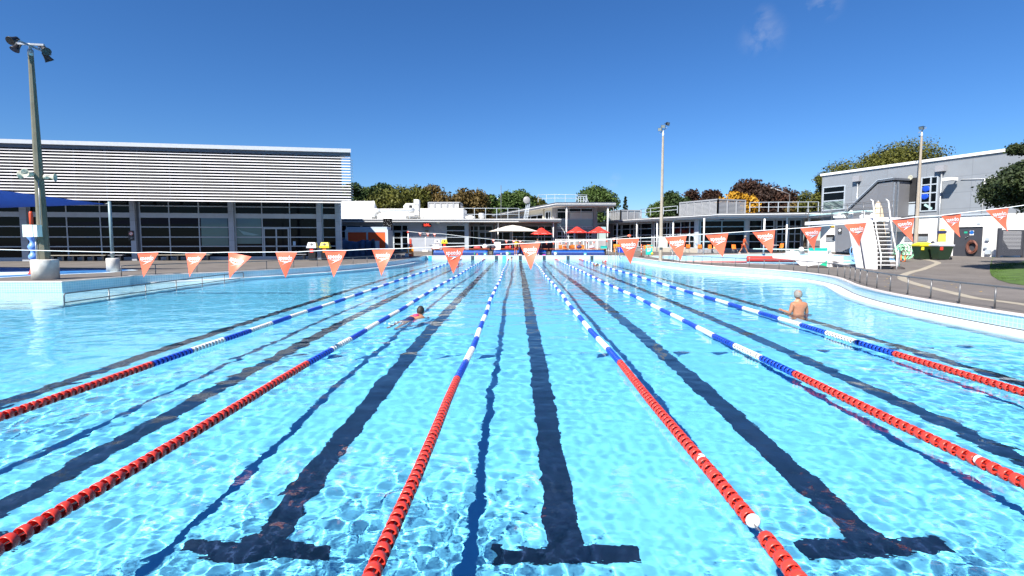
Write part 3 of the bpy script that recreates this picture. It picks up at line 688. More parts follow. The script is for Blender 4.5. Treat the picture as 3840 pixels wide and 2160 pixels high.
# ------------------------------------------------------------------ sports hall with the louvred screen
D0, D1 = 39.4, 43.6
HF = Frame(((0 - CX) / FPX * D0, D0), ((1279 - CX) / FPX * D1, D1), DECK)
hall = thing('sports_hall', 'large hall with a white horizontal louvre screen over a dark glass front', 'building', HF.p0, HF.rz)
U = HF.U; Z = lambda z: z - DECK
uR = U(1279); uL = -9.0; OV = 3.5
def HLOC(x, y): q = Vector((x, y, 0)) - Vector((HF.p0.x, HF.p0.y, 0)); return (q.dot(HF.u), q.dot(HF.n))
pil = panel_mat('hall_pillar', (.40, .43, .48), 50, .78, .45, .5, .010)
rows = [Z(4.68), Z(3.95), Z(3.03), Z(2.24), Z(1.50)]
pill = [(-9, U(-240)), (U(90), U(116)), (U(499), U(518)), (U(864), U(884)), (U(1192), U(1210)), (U(1262), uR)]
for a, b_ in pill: part('pillar', MB().box(a, b_, -.35, .45, -.05, 5.0), pil, hall)
part('dark_reveal', MB().box(U(518), U(527), -.1, .3, 0, 5.0), fascia, hall)
bays = [(U(-240), U(90), [U(-120), U(-20)]), (U(116), U(499), [U(254), U(380)]), (U(527), U(864), [U(638), U(749)]), (U(884), U(1192), [U(985), U(1089)]), (U(1210), U(1262), [])]
for n, (a, b_, us) in enumerate(bays):
    window(hall, a, b_, .2, 4.9, us, [rows[0], rows[2], rows[3], rows[4]], .075, greyfr)
    part('spandrel', MB().box(a, b_, -.075, -.002, Z(3.76), Z(4.14)), greyfr, hall)
    part('plinth', MB().box(a, b_, -.12, .3, -.05, .2), pil, hall)
part('blind', MB().box(U(756), U(856), -.03, -.008, rows[4] + .04, Z(3.76)), tealglass, hall)
bl = part('blind', MB().box(U(886), U(981), -.03, -.008, rows[4] + .2, Z(3.76)), tealglass, hall)
part('bird_motif', MB().vprism([(U(892), rows[2] - .12), (U(906), rows[2] - .28), (U(974), rows[2] - .62), (U(950), rows[2] - .66), (U(915), rows[2] - .60)], -.036, -.031), mk('pale_teal_motif', (.20, .34, .36), .3, var=0), bl)
dr = part('door', MB().box(U(989), U(1085), -.05, -.01, .02, Z(3.0)), glass, hall)
df = grid_frame(U(989), U(1085), .02, Z(3.0), [U(1037)], [rows[3], rows[4]], .1, -.09, -.04, .1)
part('door_frame', df, lightfr, dr)
part('handle', MB().tube([(U(1034), -.16, 1.0), (U(1034), -.16, 1.35)], .02), steel, dr)
part('paper_notice', MB().box(U(1098), U(1108), -.02, -.01, 1.15, 1.5), mk('pale_blue_paper', (.35, .50, .66), .6, var=0), hall)
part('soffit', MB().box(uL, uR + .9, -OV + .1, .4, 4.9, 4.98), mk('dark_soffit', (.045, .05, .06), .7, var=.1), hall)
part('upper_wall', MB().box(uL, uR + .6, -OV + .55, -OV + .62, 4.99, 8.0), mk('dark_grey_wall', (.05, .055, .065), .7, var=.1), hall)  # dark grey backing wall seen between the slats
part('main_block', MB().prism([(uL, .46), (uR - .05, .46), HLOC(-19.7, 52), HLOC(-22.2, 60), (uL, 17)], 0, 7.8), greywall, hall)
uS = uR + 1.35
lou = MB(); nsl = 17; pz = (8.00 - 4.38) / nsl
for i in range(nsl):
    z = 4.42 + i * pz
    lou.add([(u, y, zz) for u in (uL, uS) for y, zz in ((-OV, z), (-OV - .03, z + .02), (-OV + .06, z + .096), (-OV + .09, z + .080))], [(0, 1, 2, 3), (4, 7, 6, 5), (0, 4, 5, 1), (1, 5, 6, 2), (2, 6, 7, 3), (3, 7, 4, 0)])
    lou.add([(uS - .03 + y, -OV + u * 1.6, zz) for u in (0, 1) for y, zz in ((0, z), (.03, z + .02), (-.06, z + .096), (-.09, z + .080))], [(0, 1, 2, 3), (4, 7, 6, 5), (0, 4, 5, 1), (1, 5, 6, 2), (2, 6, 7, 3), (3, 7, 4, 0)])
part('louvre_screen', lou, mk('white_louvre', (.62, .61, .62), .4, var=.04, scale=2), hall)
for px in range(-300, 1310, 118): part('louvre_bracket', MB().box(U(px, -OV) - .04, U(px, -OV) + .04, -OV + .09, -OV + .5, 4.42, 8.1), fascia, hall)
part('gutter_band', MB().box(uL, uS, -OV - .02, -OV + .3, 8.02, 8.24), mk('slate_grey_band', (.10, .115, .145), .4, var=.06), hall)
part('roof', MB().prism([(uL, -OV - .25), (uS + .1, -OV - .25), HLOC(-19.1, 52), HLOC(-21.6, 60.3), (uL, 17.3)], 8.25, 8.52), mk('pale_roof_sheet', (.50, .52, .54), .35, metal=.2, var=.06), hall)
# things along the hall front
def on_hall(u, v, z=0): return HF.world(u, v, z)
w = on_hall(U(502), -.37, Z(2.6))
sg = thing('no_smoking_sign', 'small black no smoking sign on a grey pillar of the hall', 'sign', w, HF.rz)
part('board', MB().box(-.20, .20, -.02, 0, -.62, .12), black, sg)
part('symbol', MB().lathe([(.145, 0), (.145, .004)], n=24).xf(Matrix.Translation((0, -.021, -.10)) @ Matrix.Rotation(PI / 2, 4, 'X')), white, sg)
part('red_ring', MB().add([(r * math.cos(t), -.027, -.10 + r * math.sin(t)) for t in np.linspace(0, 2 * PI, 25)[:-1] for r in (.105, .14)], [(2 * i, 2 * i + 1, (2 * i + 3) % 48, (2 * i + 2) % 48) for i in range(24)]).cbox((0, -.0285, -.10), .25, .002, .035, 0, 0, .78), redm, sg)
tx = MB(); text(tx, 'NO SMOKING', (-.15, -.022, -.40), .30); text(tx, 'AREA', (-.08, -.022, -.50), .16); part('lettering', tx, white, sg)
bwood = mk('bench_wood', (.34, .31, .25), .7, var=.15, scale=12); bgrey = mk('grey_bench', (.24, .25, .28), .7, var=.1)
def bench(px0, px1, label, mt, ci=True):
    a, b_ = U(px0), U(px1); o = thing('bench', label, 'bench', on_hall(a, -.75), HF.rz, 'benches along the hall front'); ln = b_ - a
    part('seat', MB().box(0, ln, -.24, .24, .42, .47), mt, o)
    n = max(2, round(ln / .62))
    for i in range(n + 1 if not ci else n):
        x = .2 + (ln - .4) * i / max(1, n - 1); part('leg', MB().vprism([(x - .06, .04), (x + .06, .04), (x + .06, .42), (x - .16, .42), (x - .16, .36), (x - .06, .34)], -.2, .2), black, o)
bench(176, 420, 'long slatted bench under the hall glass between the mast drum and the sail post', bwood)
bench(428, 482, 'short pale bench end just right of the sail post drum', bgrey)
bench(598, 802, 'yellowish wooden bench under the hall glass behind the orange pennants', bwood)
bench(1058, 1156, 'pale grey bench beside the white lidded bin at the hall', bgrey)
def sorting_bin(px, label, lidm, labm, Y, bodym=None):
    x = (px - CX) / FPX * Y; o = thing('litter_bin', label, 'bin', (x, Y, gz(x, Y)), .12)
    part('body', MB().add([(sx * w_, sy * w_, z) for z, w_ in ((0.02, .25), (.98, .30)) for sx, sy in ((-1, -1), (1, -1), (1, 1), (-1, 1))], [(0, 1, 2, 3), (4, 7, 6, 5), (0, 4, 5, 1), (1, 5, 6, 2), (2, 6, 7, 3), (3, 7, 4, 0)]), bodym or black, o)
    l = part('lid', MB().box(-.37, .37, -.37, .37, .98, 1.13).add([(sx * w_, sy * w_ + yo, z) for z, w_, yo in ((1.13, .33, 0), (1.42, .27, .08)) for sx, sy in ((-1, -1), (1, -1), (1, 1), (-1, 1))], [(0, 1, 2, 3), (4, 7, 6, 5), (0, 4, 5, 1), (1, 5, 6, 2), (2, 6, 7, 3), (3, 7, 4, 0)]), lidm, o)
    part('slot', MB().lathe([(.10, 0), (.10, .02)], n=16).xf(Matrix.Translation((0, -.29, 1.27)) @ Matrix.Rotation(PI / 2 - .5, 4, 'X')), black, l)
    part('sticker', MB().box(-.13, .13, -.312, -.27, .62, .96), labm, o)
yel = mk('yellow_plastic', (.78, .62, .03), .4, var=.05); wlid = mk('grey_white_plastic', (.58, .60, .66), .45, var=.05)
sorting_bin(1173, 'black litter bin with white lid and red sticker before the hall glass', wlid, redm, 41.2)
sorting_bin(1221, 'black recycling bin with yellow lid beside the end pillar of the hall', yel, orange, 41.4)
# ------------------------------------------------------------------ grey two storey building on the right
BA = ((3070 - CX) / FPX * 49.8, 49.8); BC = ((3760 - CX) / FPX * 36.0, 36.0)
BF = Frame(BA, BC, .80)
gb = thing('grey_building', 'two storey building with pale grey upper cladding over white walls behind the diving tower', 'building', BF.p0, BF.rz)
lenb = BF.len; ZT = 8.20 - .80; ZM = 3.86 - .80
clad = panel_mat('grey_cladding', (.245, .265, .29), 3.1, 1.18, .62, .45, .012, 0, .05)
Uu = BF.U
def bz(px, py, off=0): return BF.Z(px, py, off)
# outline with the corner turning to the right: local coords of a wall that then runs along world +x
tv = Vector((1, 0, 0)); cu, cv_ = tv.dot(BF.u), tv.dot(BF.n)
corner = Vector((lenb, 0)); far_ = corner + Vector((cu, cv_)) * 12
poly = [(0, 0), (lenb, 0), (far_.x, far_.y), (far_.x, far_.y + 9), (0, 11)]
dw0, dw1 = Uu(3398), Uu(3428)
part('upper_wall', MB().prism(poly, ZM, ZT - .16), clad, gb)
part('lower_wall', MB().prism([(a * 1.0 + (.05 if i in (0, 4) else 0), b_ + (.03 if i in (0, 1) else 0)) for i, (a, b_) in enumerate(poly)], -.6, ZM - .004), offwhite, gb)
part('roof_trim', MB().prism([(-.12, -.12), (lenb + .08, -.12), (far_.x, far_.y - .14), (far_.x, far_.y + 9.1), (-.12, 11.1)], ZT - .156, ZT + .05), white, gb)
part('ledge', MB().prism([(0, -.05), (lenb + .02, -.05), (lenb + .02, -.002), (0, -.002)], ZM - .09, ZM + .03), lightfr, gb)
u0, u1 = Uu(3080), Uu(3163); z0, z1 = bz(3120, 789), bz(3120, 699)
w1 = window(gb, u0, u1, z0, z1, [], [z0 + (z1 - z0) * .40, z0 + (z1 - z0) * .74], .09, lightfr, y=-.01)
pat = MB()
for k in range(7):
    zz = z0 + .14 + k * (z1 - z0) * .33 / 7; pts = [(u0 + .15 + (u1 - u0 - .3) * t, -.045, zz + .07 * math.sin(t * 9 + k * .8)) for t in np.linspace(0, 1, 24)]
    pat.tube(pts, .018, 4)
part('wavy_screen', MB().box(u0 + .1, u1 - .1, -.03, -.012, z0 + .09, z0 + (z1 - z0) * .38), mk('grey_green_screen', (.22, .29, .27), .4, var=.05), w1)
part('wave_pattern', pat, mk('dark_pattern', (.06, .09, .09), .5, var=0), w1)
u0, u1 = Uu(3444), Uu(3508); z0, z1 = bz(3478, 793), bz(3478, 663)
w2 = window(gb, u0, u1, z0, z1, [(u0 + u1) / 2 + .1], [z0 + (z1 - z0) * q for q in (.26, .53, .77)], .09, lightfr, y=-.01)
for zz, uu in ((.58, .2), (.36, .14)):
    part('blue_cloth', MB().sphere((u0 + (u1 - u0) * (uu + .1), -.02, z0 + (z1 - z0) * (zz + .08)), .32, 9, 6, (1.0, .1, .75)), bluem, w2)
part('stored_board', MB().bar((u0 + .35, -.03, z0 + .55), (u1 - .35, -.03, z0 + .18), .04, .16), mk('pale_teal', (.40, .62, .62), .5, var=0), w2)
part('doorway', MB().box(dw0, dw1, -.012, .2, ZM + .05, bz(3413, 668)), darkm, gb)
part('doorway_rail', MB().box(dw0, dw1, -.05, -.012, bz(3413, 762), bz(3413, 758)).box(dw0, dw1, -.03, -.012, ZM + .12, bz(3413, 766)), lightfr, gb)
part('horn_speaker', MB().lathe([(.05, 0), (.1, .12), (.2, .2), (.18, .21), (.05, .12)], n=14).xf(Matrix.Translation((Uu(3411), -.1, bz(3411, 668))) @ Matrix.Rotation(PI / 2, 4, 'X')), horn_m, gb)
for px, pyt, pyb in ((3209, 662, 682), (3519, 623, 645)):
    u = Uu(px); zt, zb = bz(px, pyt), bz(px, pyb)
    d = part('downpipe', MB().tube([(u + .05, -.12, zb), (u + .05, -.12, .0 if px > 3300 else 2.2)], .06, 8), galv, gb)
    part('rainwater_head', MB().box(u - .30, u + .30, -.34, -.02, zb, zt), mk('grey_hopper', (.30, .30, .32), .5, var=.05), d)
# wall floodlight with its conduit
u = Uu(3575); z = bz(3575, 677)
fx = part('wall_floodlight', MB().box(u - .34, u + .3, -1.05, -.35, z - .06, z + .16).bar((u, -.35, z + .03), (u, -.01, z - .02), .08, .08), white, gb)
part('conduit', MB().tube([(u + .3, -.05, z + .02), (Uu(3680), -.05, bz(3680, 672)), (Uu(3720), -.05, bz(3720, 667))], .025, 6).tube([(Uu(3681), -.05, bz(3681, 672)), (Uu(3677), -.05, bz(3677, 800))], .03, 6), white, gb)
# lower openings, double door, utilities
def low_vent(px0, px1, py0, py1, nl=5):
    a, b_ = Uu(px0), Uu(px1); z0, z1 = bz((px0 + px1) / 2, py1), bz((px0 + px1) / 2, py0)
    v = part('vent_opening', MB().box(a, b_, .0, .06, z0, z1), darkm, gb); mb = MB()
    for i in range(nl): zz = z0 + (z1 - z0) * (i + .5) / nl * .6; mb.cbox(((a + b_) / 2, -.01, zz), b_ - a, .07, .025, 0, .6)
    part('louvre', mb, lightfr, v)
low_vent(3098, 3128, 880, 906); low_vent(3393, 3480, 876, 904)
a, b_ = Uu(3578), Uu(3684); z1 = bz(3630, 851)
dgrey = mk('charcoal_door', (.050, .052, .062), .45, var=.08, scale=2)
dd = part('double_door', MB().box(a, b_, -.015, .04, -.4, z1).box((a + b_) / 2 - .012, (a + b_) / 2 + .012, -.02, -.014, -.3, z1 - .05), dgrey, gb)
part('door_lintel', MB().box(a - .02, b_ + .02, -.10, .028, z1, z1 + .09), offwhite, dd)
part('handle', MB().tube([(Uu(3625), -.07, bz(3625, 890)), (Uu(3633), -.07, bz(3633, 887))], .03).sphere((Uu(3625), -.06, bz(3625, 892)), .05, 8, 6), steel, dd)
part('exit_sign', MB().box(Uu(3616), Uu(3628), -.03, -.016, bz(3622, 875), bz(3622, 868)), mk('exit_green', (.02, .36, .22), .5, var=0), dd)
sb = part('safety_sign', MB().box(Uu(3637), Uu(3652), -.03, -.016, bz(3644, 882), bz(3644, 865)), white, dd)
part('symbol', MB().lathe([(.135, 0), (.135, .004)], n=20).xf(Matrix.Translation((Uu(3644.5), -.031, bz(3644, 872))) @ Matrix.Rotation(PI / 2, 4, 'X')), mk('sign_blue', (.01, .12, .42), .5, var=0), sb)
for px, py, s_ in ((3706, 897, .10), (3701, 927, .08), (3712, 945, .16), (3670, 838, .07)):
    part('wall_fitting', MB().box(Uu(px) - s_, Uu(px) + s_, -.14, .02, bz(px, py) - s_, bz(px, py) + s_), lightfr, gb)
# coiled hose on the door
def coil(name, label, P, rz, r, n, tr, mat, squash=1.25, group=None, seed=3, cat='hose'):
    rg = random.Random(seed); mb = MB()
    for k in range(n):
        rr_ = r * (.66 + .34 * rg.random()); ox, oz, ph = (rg.random() - .5) * r * .25, -(rg.random()) * r * .50, rg.random() * 6
        pts = [(ox + rr_ * math.sin(t) * (1 + .04 * math.sin(3 * t + ph)), -.06 - .012 * k - .02 * math.sin(2 * t + ph), oz + rr_ * squash * math.cos(t)) for t in np.linspace(0, 2 * PI, 28)]
        mb.tube(pts, tr, 6)
    return single(name, mb, mat, label, cat, P, rz, group)
coil('coiled_hose', 'brown hose hanging in a thick coil on the charcoal double door', BF.world(Uu(3653), -.02, bz(3653, 922)), BF.rz, .34, 13, .022, mk('brown_hose', (.17, .065, .045), .55, var=.12, scale=12), 1.35)
# slatted side gate
ga = at(3752, 862, 35.2); g2 = at(3838, 862, 35.2)
gt = thing('side_gate', 'charcoal gate with a stepped pattern of pale slots at the right edge', 'gate', (ga.x, 35.2, gz(ga.x, 35.2)))
gw = g2.x - ga.x; gh = ga.z - gt.location.z
part('post', MB().box(-.14, .03, -.08, .08, -.1, gh + .12), dgrey, gt); part('post', MB().box(gw, gw + .2, -.08, .08, -.1, gh), dgrey, gt)
gp = MB().box(.031, .16, -.03, .03, .12, gh); gp.box(gw - .10, gw - .001, -.03, .03, .12, gh).box(.16, gw - .1, -.03, .03, gh - .10, gh)
ns = 24; dzs = (gh - .24) / ns
for i in range(ns): gp.box(.161, gw - .101, -.022, .022, .13 + i * dzs, .13 + i * dzs + dzs * .97)
part('gate_panel', gp, dgrey, gt)
sl_ = MB()
for i in range(13):
    z = gh - .16 - i * .092; xl_ = .18 + (0 if i < 6 else (i - 5) * .06); sl_.box(xl_, gw - .13, -.026, -.0225, z - .012, z + .012)
part('pale_slots', sl_, mk('pale_slot', (.55, .55, .56), .5, var=0), gt)
# stair enclosure against the facade
OFF = -1.9
SU = lambda px, py: BF.loc(px, py, OFF)
mesh_m = panel_mat('perforated_panel', (.20, .20, .21), 1.15, 9, .8, .5, .012, .2, .05)
sc = part('stair_enclosure', MB().vprism([SU(*q) for q in ((3131, 944), (3131, 803), (3172, 803), (3296, 686), (3350, 679), (3350, 868), (3312, 868), (3238, 905), (3156, 944))], OFF, OFF + .05), mesh_m, gb)
eu0, ez1 = SU(3350, 679); ez0 = SU(3350, 1000)[1]
part('end_panel', MB().box(eu0 - .05, eu0, OFF + .06, -.02, SU(3350, 868)[1], ez1), mesh_m, sc)
rf = MB(); pr = [SU(*q) for q in ((3120, 802), (3170, 802), (3295, 683), (3352, 675))]
for p, q in zip(pr[:-1], pr[1:]):
    rf.add([(x, y, z + dz_) for (x, z) in (p, q) for y in (OFF - .12, -.02) for dz_ in (0, .16)], [(0, 1, 3, 2), (4, 6, 7, 5), (0, 4, 5, 1), (2, 3, 7, 6), (0, 2, 6, 4), (1, 5, 7, 3)])
rf.box(pr[-1][0], pr[-1][0] + .12, OFF - .12, -.02, pr[-1][1], pr[-1][1] + .16)
part('stair_roof', rf, fascia, sc)
tr_ = MB()
for p, q in zip(pr[:-1], pr[1:]): tr_.bar((p[0], OFF - .14, p[1] + .17), (q[0], OFF - .14, q[1] + .17), .03, .05)
part('roof_edge', tr_, lightfr, sc)
ps = MB()
for px in (3349, 3361, 3388):
    uu = SU(px, 800)[0] if px < 3380 else Uu(px, -1.0); ps.box(uu - .05, uu + .05, OFF - .03, OFF + .07, -.4, SU(3350, 684)[1])
part('stair_post', ps, galv, sc)
tr2 = MB(); s0_, s1_ = SU(3160, 942), SU(3345, 800)
for i in range(12):
    t = i / 11; tr2.box(s0_[0] + (s1_[0] - s0_[0]) * t, s0_[0] + (s1_[0] - s0_[0]) * t + .35, OFF + .06, -.05, s0_[1] + (ZM - s0_[1]) * t - .05, s0_[1] + (ZM - s0_[1]) * t)
part('stair_tread', tr2, fascia, sc)
q0 = BF.world(SU(3151, 862)[0], OFF - .02, SU(3151, 856)[1])
sg2 = thing('no_smoking_sign', 'small black and white no smoking sign on the grey stair panel', 'sign', q0, BF.rz)
part('board', MB().box(-.16, .16, -.03, 0, -.5, 0), black, sg2)
part('symbol', MB().lathe([(.12, 0), (.12, .004)], n=20).xf(Matrix.Translation((0, -.031, -.17)) @ Matrix.Rotation(PI / 2, 4, 'X')), white, sg2)
tx = MB(); text(tx, 'NO SMOKING', (-.12, -.032, -.42), .24); part('lettering', tx, white, sg2)
q0 = BF.world(Uu(3121), -.02, bz(3121, 853))
single('yellow_notice', MB().box(-.2, .2, -.02, 0, 0, .42), mk('mustard_notice', (.50, .34, .06), .5, var=.04), 'small mustard yellow notice on the wall left of the stair panel', 'sign', q0, BF.rz)

# ------------------------------------------------------------------ diving tower (3 m platform)
TB = Vector((20.15, 28.6, DECK))
td = thing('diving_tower', 'white three metre diving tower with open steps and steel rails', 'diving tower', TB)
def TP(px, py, Y): return at(px, py, Y) - TB
dvw = mk('white_concrete', (.72, .70, .70), .6, var=.06, scale=1.5, bump=.08)
pe = TP(3342, 824, 29.2); pf = TP(3048, 836, 36.2)
def slab(mb, p, q, w, t, zt):
    p = Vector((p.x, p.y, 0)); q = Vector((q.x, q.y, 0)); d = (q - p).normalized(); n = Vector((-d.y, d.x, 0)) * w / 2
    return mb.add([(*(a + s_ * n)[:2], z) for a in (p, q) for s_ in (-1, 1) for z in (zt - t, zt)], [(0, 1, 3, 2), (4, 6, 7, 5), (0, 4, 5, 1), (2, 3, 7, 6), (0, 2, 6, 4), (1, 5, 7, 3)])
ptop = 2.86
part('platform', slab(MB(), pe, pf, 1.15, .24, ptop), dvw, td)
part('pier', MB().add([(x, y, z) for x in (-.64, -.40) for y, z in ((-.20, -.05), (.42, -.05), (1.30, ptop - .245), (.42, ptop - .245), (-.05, 1.4))], [(0, 1, 2, 3, 4), (9, 8, 7, 6, 5)] + [(i, 5 + i, 5 + (i + 1) % 5, (i + 1) % 5) for i in range(5)]).add([(x, y, z) for x in (-.395, .35) for y, z in ((1.1, -.05), (1.6, -.05), (2.6, ptop - .245), (1.8, ptop - .245))], [(0, 1, 2, 3), (7, 6, 5, 4)] + [(i, 4 + i, 4 + (i + 1) % 4, (i + 1) % 4) for i in range(4)]), dvw, td)
st = MB(); nst = 12
for i in range(nst):
    t = i / (nst - 1); st.box(-.395 - 0 * t, .52 - .06 * t, -.30 + .78 * t, -.02 + .78 * t, .22 + t * 2.42, .258 + t * 2.42)
part('step', st, white, td)
part('shade_backing', MB().add([(x, y, z) for x in (-.39, .46) for y, z in ((-.02, .0), (.76, 2.62), (.80, 2.60), (.04, .0))], [(0, 1, 2, 3), (7, 6, 5, 4), (0, 4, 5, 1), (1, 5, 6, 2), (2, 6, 7, 3), (3, 7, 4, 0)]), mk('shade_backing_grey', (.20, .18, .17), .7, var=.1), td)  # dark panel added behind the treads, its grey stands in for shade
rl = MB()
for x in (-.36, .50):
    pts = [(x, -.38, .0), (x, -.36, .75), (x - .02, .10, 2.2), (x - .05, .45, ptop + .9), (x - .06, .62, ptop + 1.0)]; rl.tube(pts, .030, 8)
part('stair_rail', rl, white, td)
pr_ = MB(); dpl = Vector((pf.x - pe.x, pf.y - pe.y, 0)); Lp = dpl.length; dpl.normalize(); nn = Vector((-dpl.y, dpl.x, 0)) * .52
for s_ in (1, -1):
    for zz, a0, a1 in ((.95, .55, Lp - .3), (.62, .6, Lp - .2), (.30, .6, Lp - .2)):
        A = Vector((pe.x, pe.y, ptop + zz)) + dpl * a0 + nn * s_; Bv = Vector((pe.x, pe.y, ptop + zz)) + dpl * a1 + nn * s_; pr_.tube([A, Bv], .02, 7)
    for a0 in (.6, 1.5, 2.9, 4.3, Lp - .3):
        A = Vector((pe.x, pe.y, ptop)) + dpl * a0 + nn * s_; pr_.tube([A, A + Vector((0, 0, .95))], .02, 7)
    A = Vector((pe.x, pe.y, ptop)) + dpl * (Lp - .3) + nn * s_; pr_.tube([A + Vector((0, 0, .95)), A + dpl * .25 + Vector((0, 0, .8)), A + dpl * .3 + Vector((0, 0, .55)), A + dpl * .1 + Vector((0, 0, .3))], .02, 7)
part('platform_rail', pr_, steel, td)
bdm = mk('aqua_board', (.55, .78, .76), .45, var=.05)
def board(parent, tail, tip, w=.5, t=.06):
    d = (tip - tail).normalized(); b_ = part('springboard', MB().bar(tail, tip, w, t), bdm, parent)
    f = tail.lerp(tip, .42); s_ = d.cross(Vector((0, 0, 1))).normalized()
    part('fulcrum', MB().bar(f - s_ * .38 + Vector((0, 0, -.20)), f + s_ * .38 + Vector((0, 0, -.20)), .75, .22).bar(f - s_ * .3 + Vector((0, 0, -.08)), f + s_ * .3 + Vector((0, 0, -.08)), .16, .10), white, parent)
    part('wheel', MB().lathe([(.17, -.035), (.19, -.02), (.19, .02), (.17, .035)], n=16).xf(Matrix.Translation(f + s_ * .52 + Vector((0, 0, -.02))) @ s_.to_track_quat('Z', 'Y').to_matrix().to_4x4()), white, parent)
    hb = MB()
    for s2 in (-1, 1): hb.bar(tail + s_ * .26 * s2 + d * .15 + Vector((0, 0, -.38)), tail + s_ * .26 * s2 + d * .15 + Vector((0, 0, -.02)), .14, .10)
    part('hinge_stand', hb.bar(tail + d * .15 - s_ * .34 + Vector((0, 0, -.33)), tail + d * .15 + s_ * .34 + Vector((0, 0, -.33)), .35, .18), white, parent)
ta = Vector((pe.x, pe.y, ptop + .46)) + dpl * 1.7; board(td, ta, ta + dpl * 5.4)
# low springboard stand
LB = Vector((18.85, 31.2, DECK))
ls = thing('springboard_stand', 'low one metre springboard on a white concrete stand by the diving pool', 'springboard', LB)
tl = at(3108, 938, 31.6) - LB; tpv = at(2834, 933, 37.0) - LB; board(ls, tl, tpv)
d = (tpv - tl).normalized(); d.z = 0; d.normalize(); n = Vector((-d.y, d.x, 0))
sp = MB(); F0 = Vector((tl.x, tl.y, 0)) - d * .5; 
def st_pt(a, b_, z): q = F0 + d * a + n * b_; return (q.x, q.y, z)
sp.add([st_pt(a, s_ * .62, z) for s_ in (-1, 1) for a, z in ((0, -.03), (1.9, -.03), (2.4, .34), (4.1, .40), (4.2, .62), (0, .62))], [(0, 1, 2, 3, 4, 5), (11, 10, 9, 8, 7, 6)] + [(i, 6 + i, 6 + (i + 1) % 6, (i + 1) % 6) for i in range(6)])
part('stand', sp, dvw, ls)
stp = MB()
for z in (.18, .36): stp.box(*sorted((F0.x - d.x * .25 - .4, F0.x - d.x * .25 + .5)), F0.y - .45, F0.y - .05, z, z + .04)
part('step', stp, white, ls)
# closed notices
sgn_w = mk('sign_white', (.80, .80, .79), .5, var=.03); sgn_g = mk('sign_green', (.02, .50, .27), .5, var=.04); rub = mk('rubber_base', (.05, .042, .04), .85, var=.1)
def notice(label, loc, rz, lean):
    o = thing('notice_board', label, 'sign', loc, rz, 'diving boards closed notices')
    Mx = Matrix.Rotation(lean, 4, 'Y')
    part('base', MB().sphere((0, 0, .0), .42, 16, 8, (1, .8, .38)), rub, o)
    b_ = part('board', MB().box(-.36, .36, -.02, .02, .08, 1.0).xf(Mx), sgn_w, o)
    part('header', MB().box(-.35, .35, -.024, .018, .93, 1.09).xf(Mx), mk('sign_teal', (.01, .42, .36), .5, var=.03), b_)
    part('corner_flash', MB().add([(-.02, -.026, .08), (.36, -.026, .08), (.36, -.026, .42)], [(0, 1, 2)]).xf(Mx), sgn_g, b_)
    tx = MB(); text(tx, "We're sorry", (-.31, -.0262, .78), .40, bold=.012); text(tx, 'The diving boards', (-.31, -.0262, .62), .56); text(tx, 'are closed', (-.31, -.0262, .53), .34); part('lettering', tx.xf(Mx), mk('sign_ink', (.06, .08, .09), .6, var=0), b_)
    return o
q = onz(3057, 1004, DECK); n1_ = notice('upright white and green notice standing at the low springboard', (q.x, q.y - .2, DECK), .0, 0); n1_.scale = (1.5, 1, 1.05)
q = onz(3332, 1006, DECK); notice('shaded leaning notice at the foot of the diving tower steps', (q.x + .02, q.y - .7, DECK), .80, .20)
# closed parasol behind the tower
q = (22.9, 33.2); zc = gz(*q)
cpz = mk('cream_canvas', (.68, .55, .38), .8, var=.08, scale=6)
cps = thing('closed_parasol', 'closed cream parasol with hanging folds standing behind the diving tower', 'parasol', (*q, zc))
part('pole', MB().lathe([(.035, 0), (.035, 3.95), (.05, 3.97), (.02, 4.08)], n=10), galv, cps)
cf = MB(); NN = 28
for i, (z, r_) in enumerate(((3.98, .06), (3.6, .20), (3.0, .30), (2.4, .36), (1.95, .44), (1.75, .40), (1.2, .22), (1.0, .16))):
    for k in range(NN):
        t = 2 * PI * k / NN; rr_ = r_ * (1 + .22 * math.sin(t * 7 + i * .25)); cf.v.append((rr_ * math.cos(t), rr_ * math.sin(t), z + .10 * math.sin(t * 3) * (i > 5)))
cf.f = [(i * NN + k, i * NN + (k + 1) % NN, (i + 1) * NN + (k + 1) % NN, (i + 1) * NN + k) for i in range(7) for k in range(NN)]; cf.sm = [True] * len(cf.f)
part('canopy', cf, cpz, cps); part('base', MB().lathe([(.32, 0), (.32, .1), (.1, .14)], n=18), concrete, cps)

# ------------------------------------------------------------------ wheelie bins, rescue board, table and hoses by the white wall
binb = mk('dark_green_bin', (.012, .028, .012), .5, var=.08)
def wheelie(label, x, y, lidm, tilt=0):
    o = thing('wheelie_bin', label, 'bin', (x, y, gz(x, y)), tilt)
    tp = lambda w0, d0, w1, d1, z0, z1: MB().add([(sx * w_, sy * d_, z) for z, w_, d_ in ((z0, w0, d0), (z1, w1, d1)) for sx, sy in ((-1, -1), (1, -1), (1, 1), (-1, 1))], [(0, 3, 2, 1), (4, 5, 6, 7), (0, 1, 5, 4), (1, 2, 6, 5), (2, 3, 7, 6), (3, 0, 4, 7)])
    part('body', tp(.36, .30, .48, .40, .05, .92), binb, o)
    part('lid', tp(.52, .43, .54, .45, .925, 1.02).add([(sx * w_, sy * d_ , z) for z, w_, d_ in ((1.021, .52, .42), (1.20, .16, .20)) for sx, sy in ((-1, -1), (1, -1), (1, 1), (-1, 1))], [(4, 5, 6, 7), (0, 1, 5, 4), (1, 2, 6, 5), (2, 3, 7, 6), (3, 0, 4, 7)]), lidm, o)
    for s_ in (-.30, .26): part('wheel', MB().lathe([(.05, -.03), (.10, -.03), (.10, .03), (.05, .03)], n=16).xf(Matrix.Translation((.40, s_, .10)) @ Matrix.Rotation(PI / 2, 4, 'X')), black, o)
    part('sticker', MB().box(-.40, -.22, -.42, -.34, .66, .88), redm if lidm is not yel else yel, o)
    return o
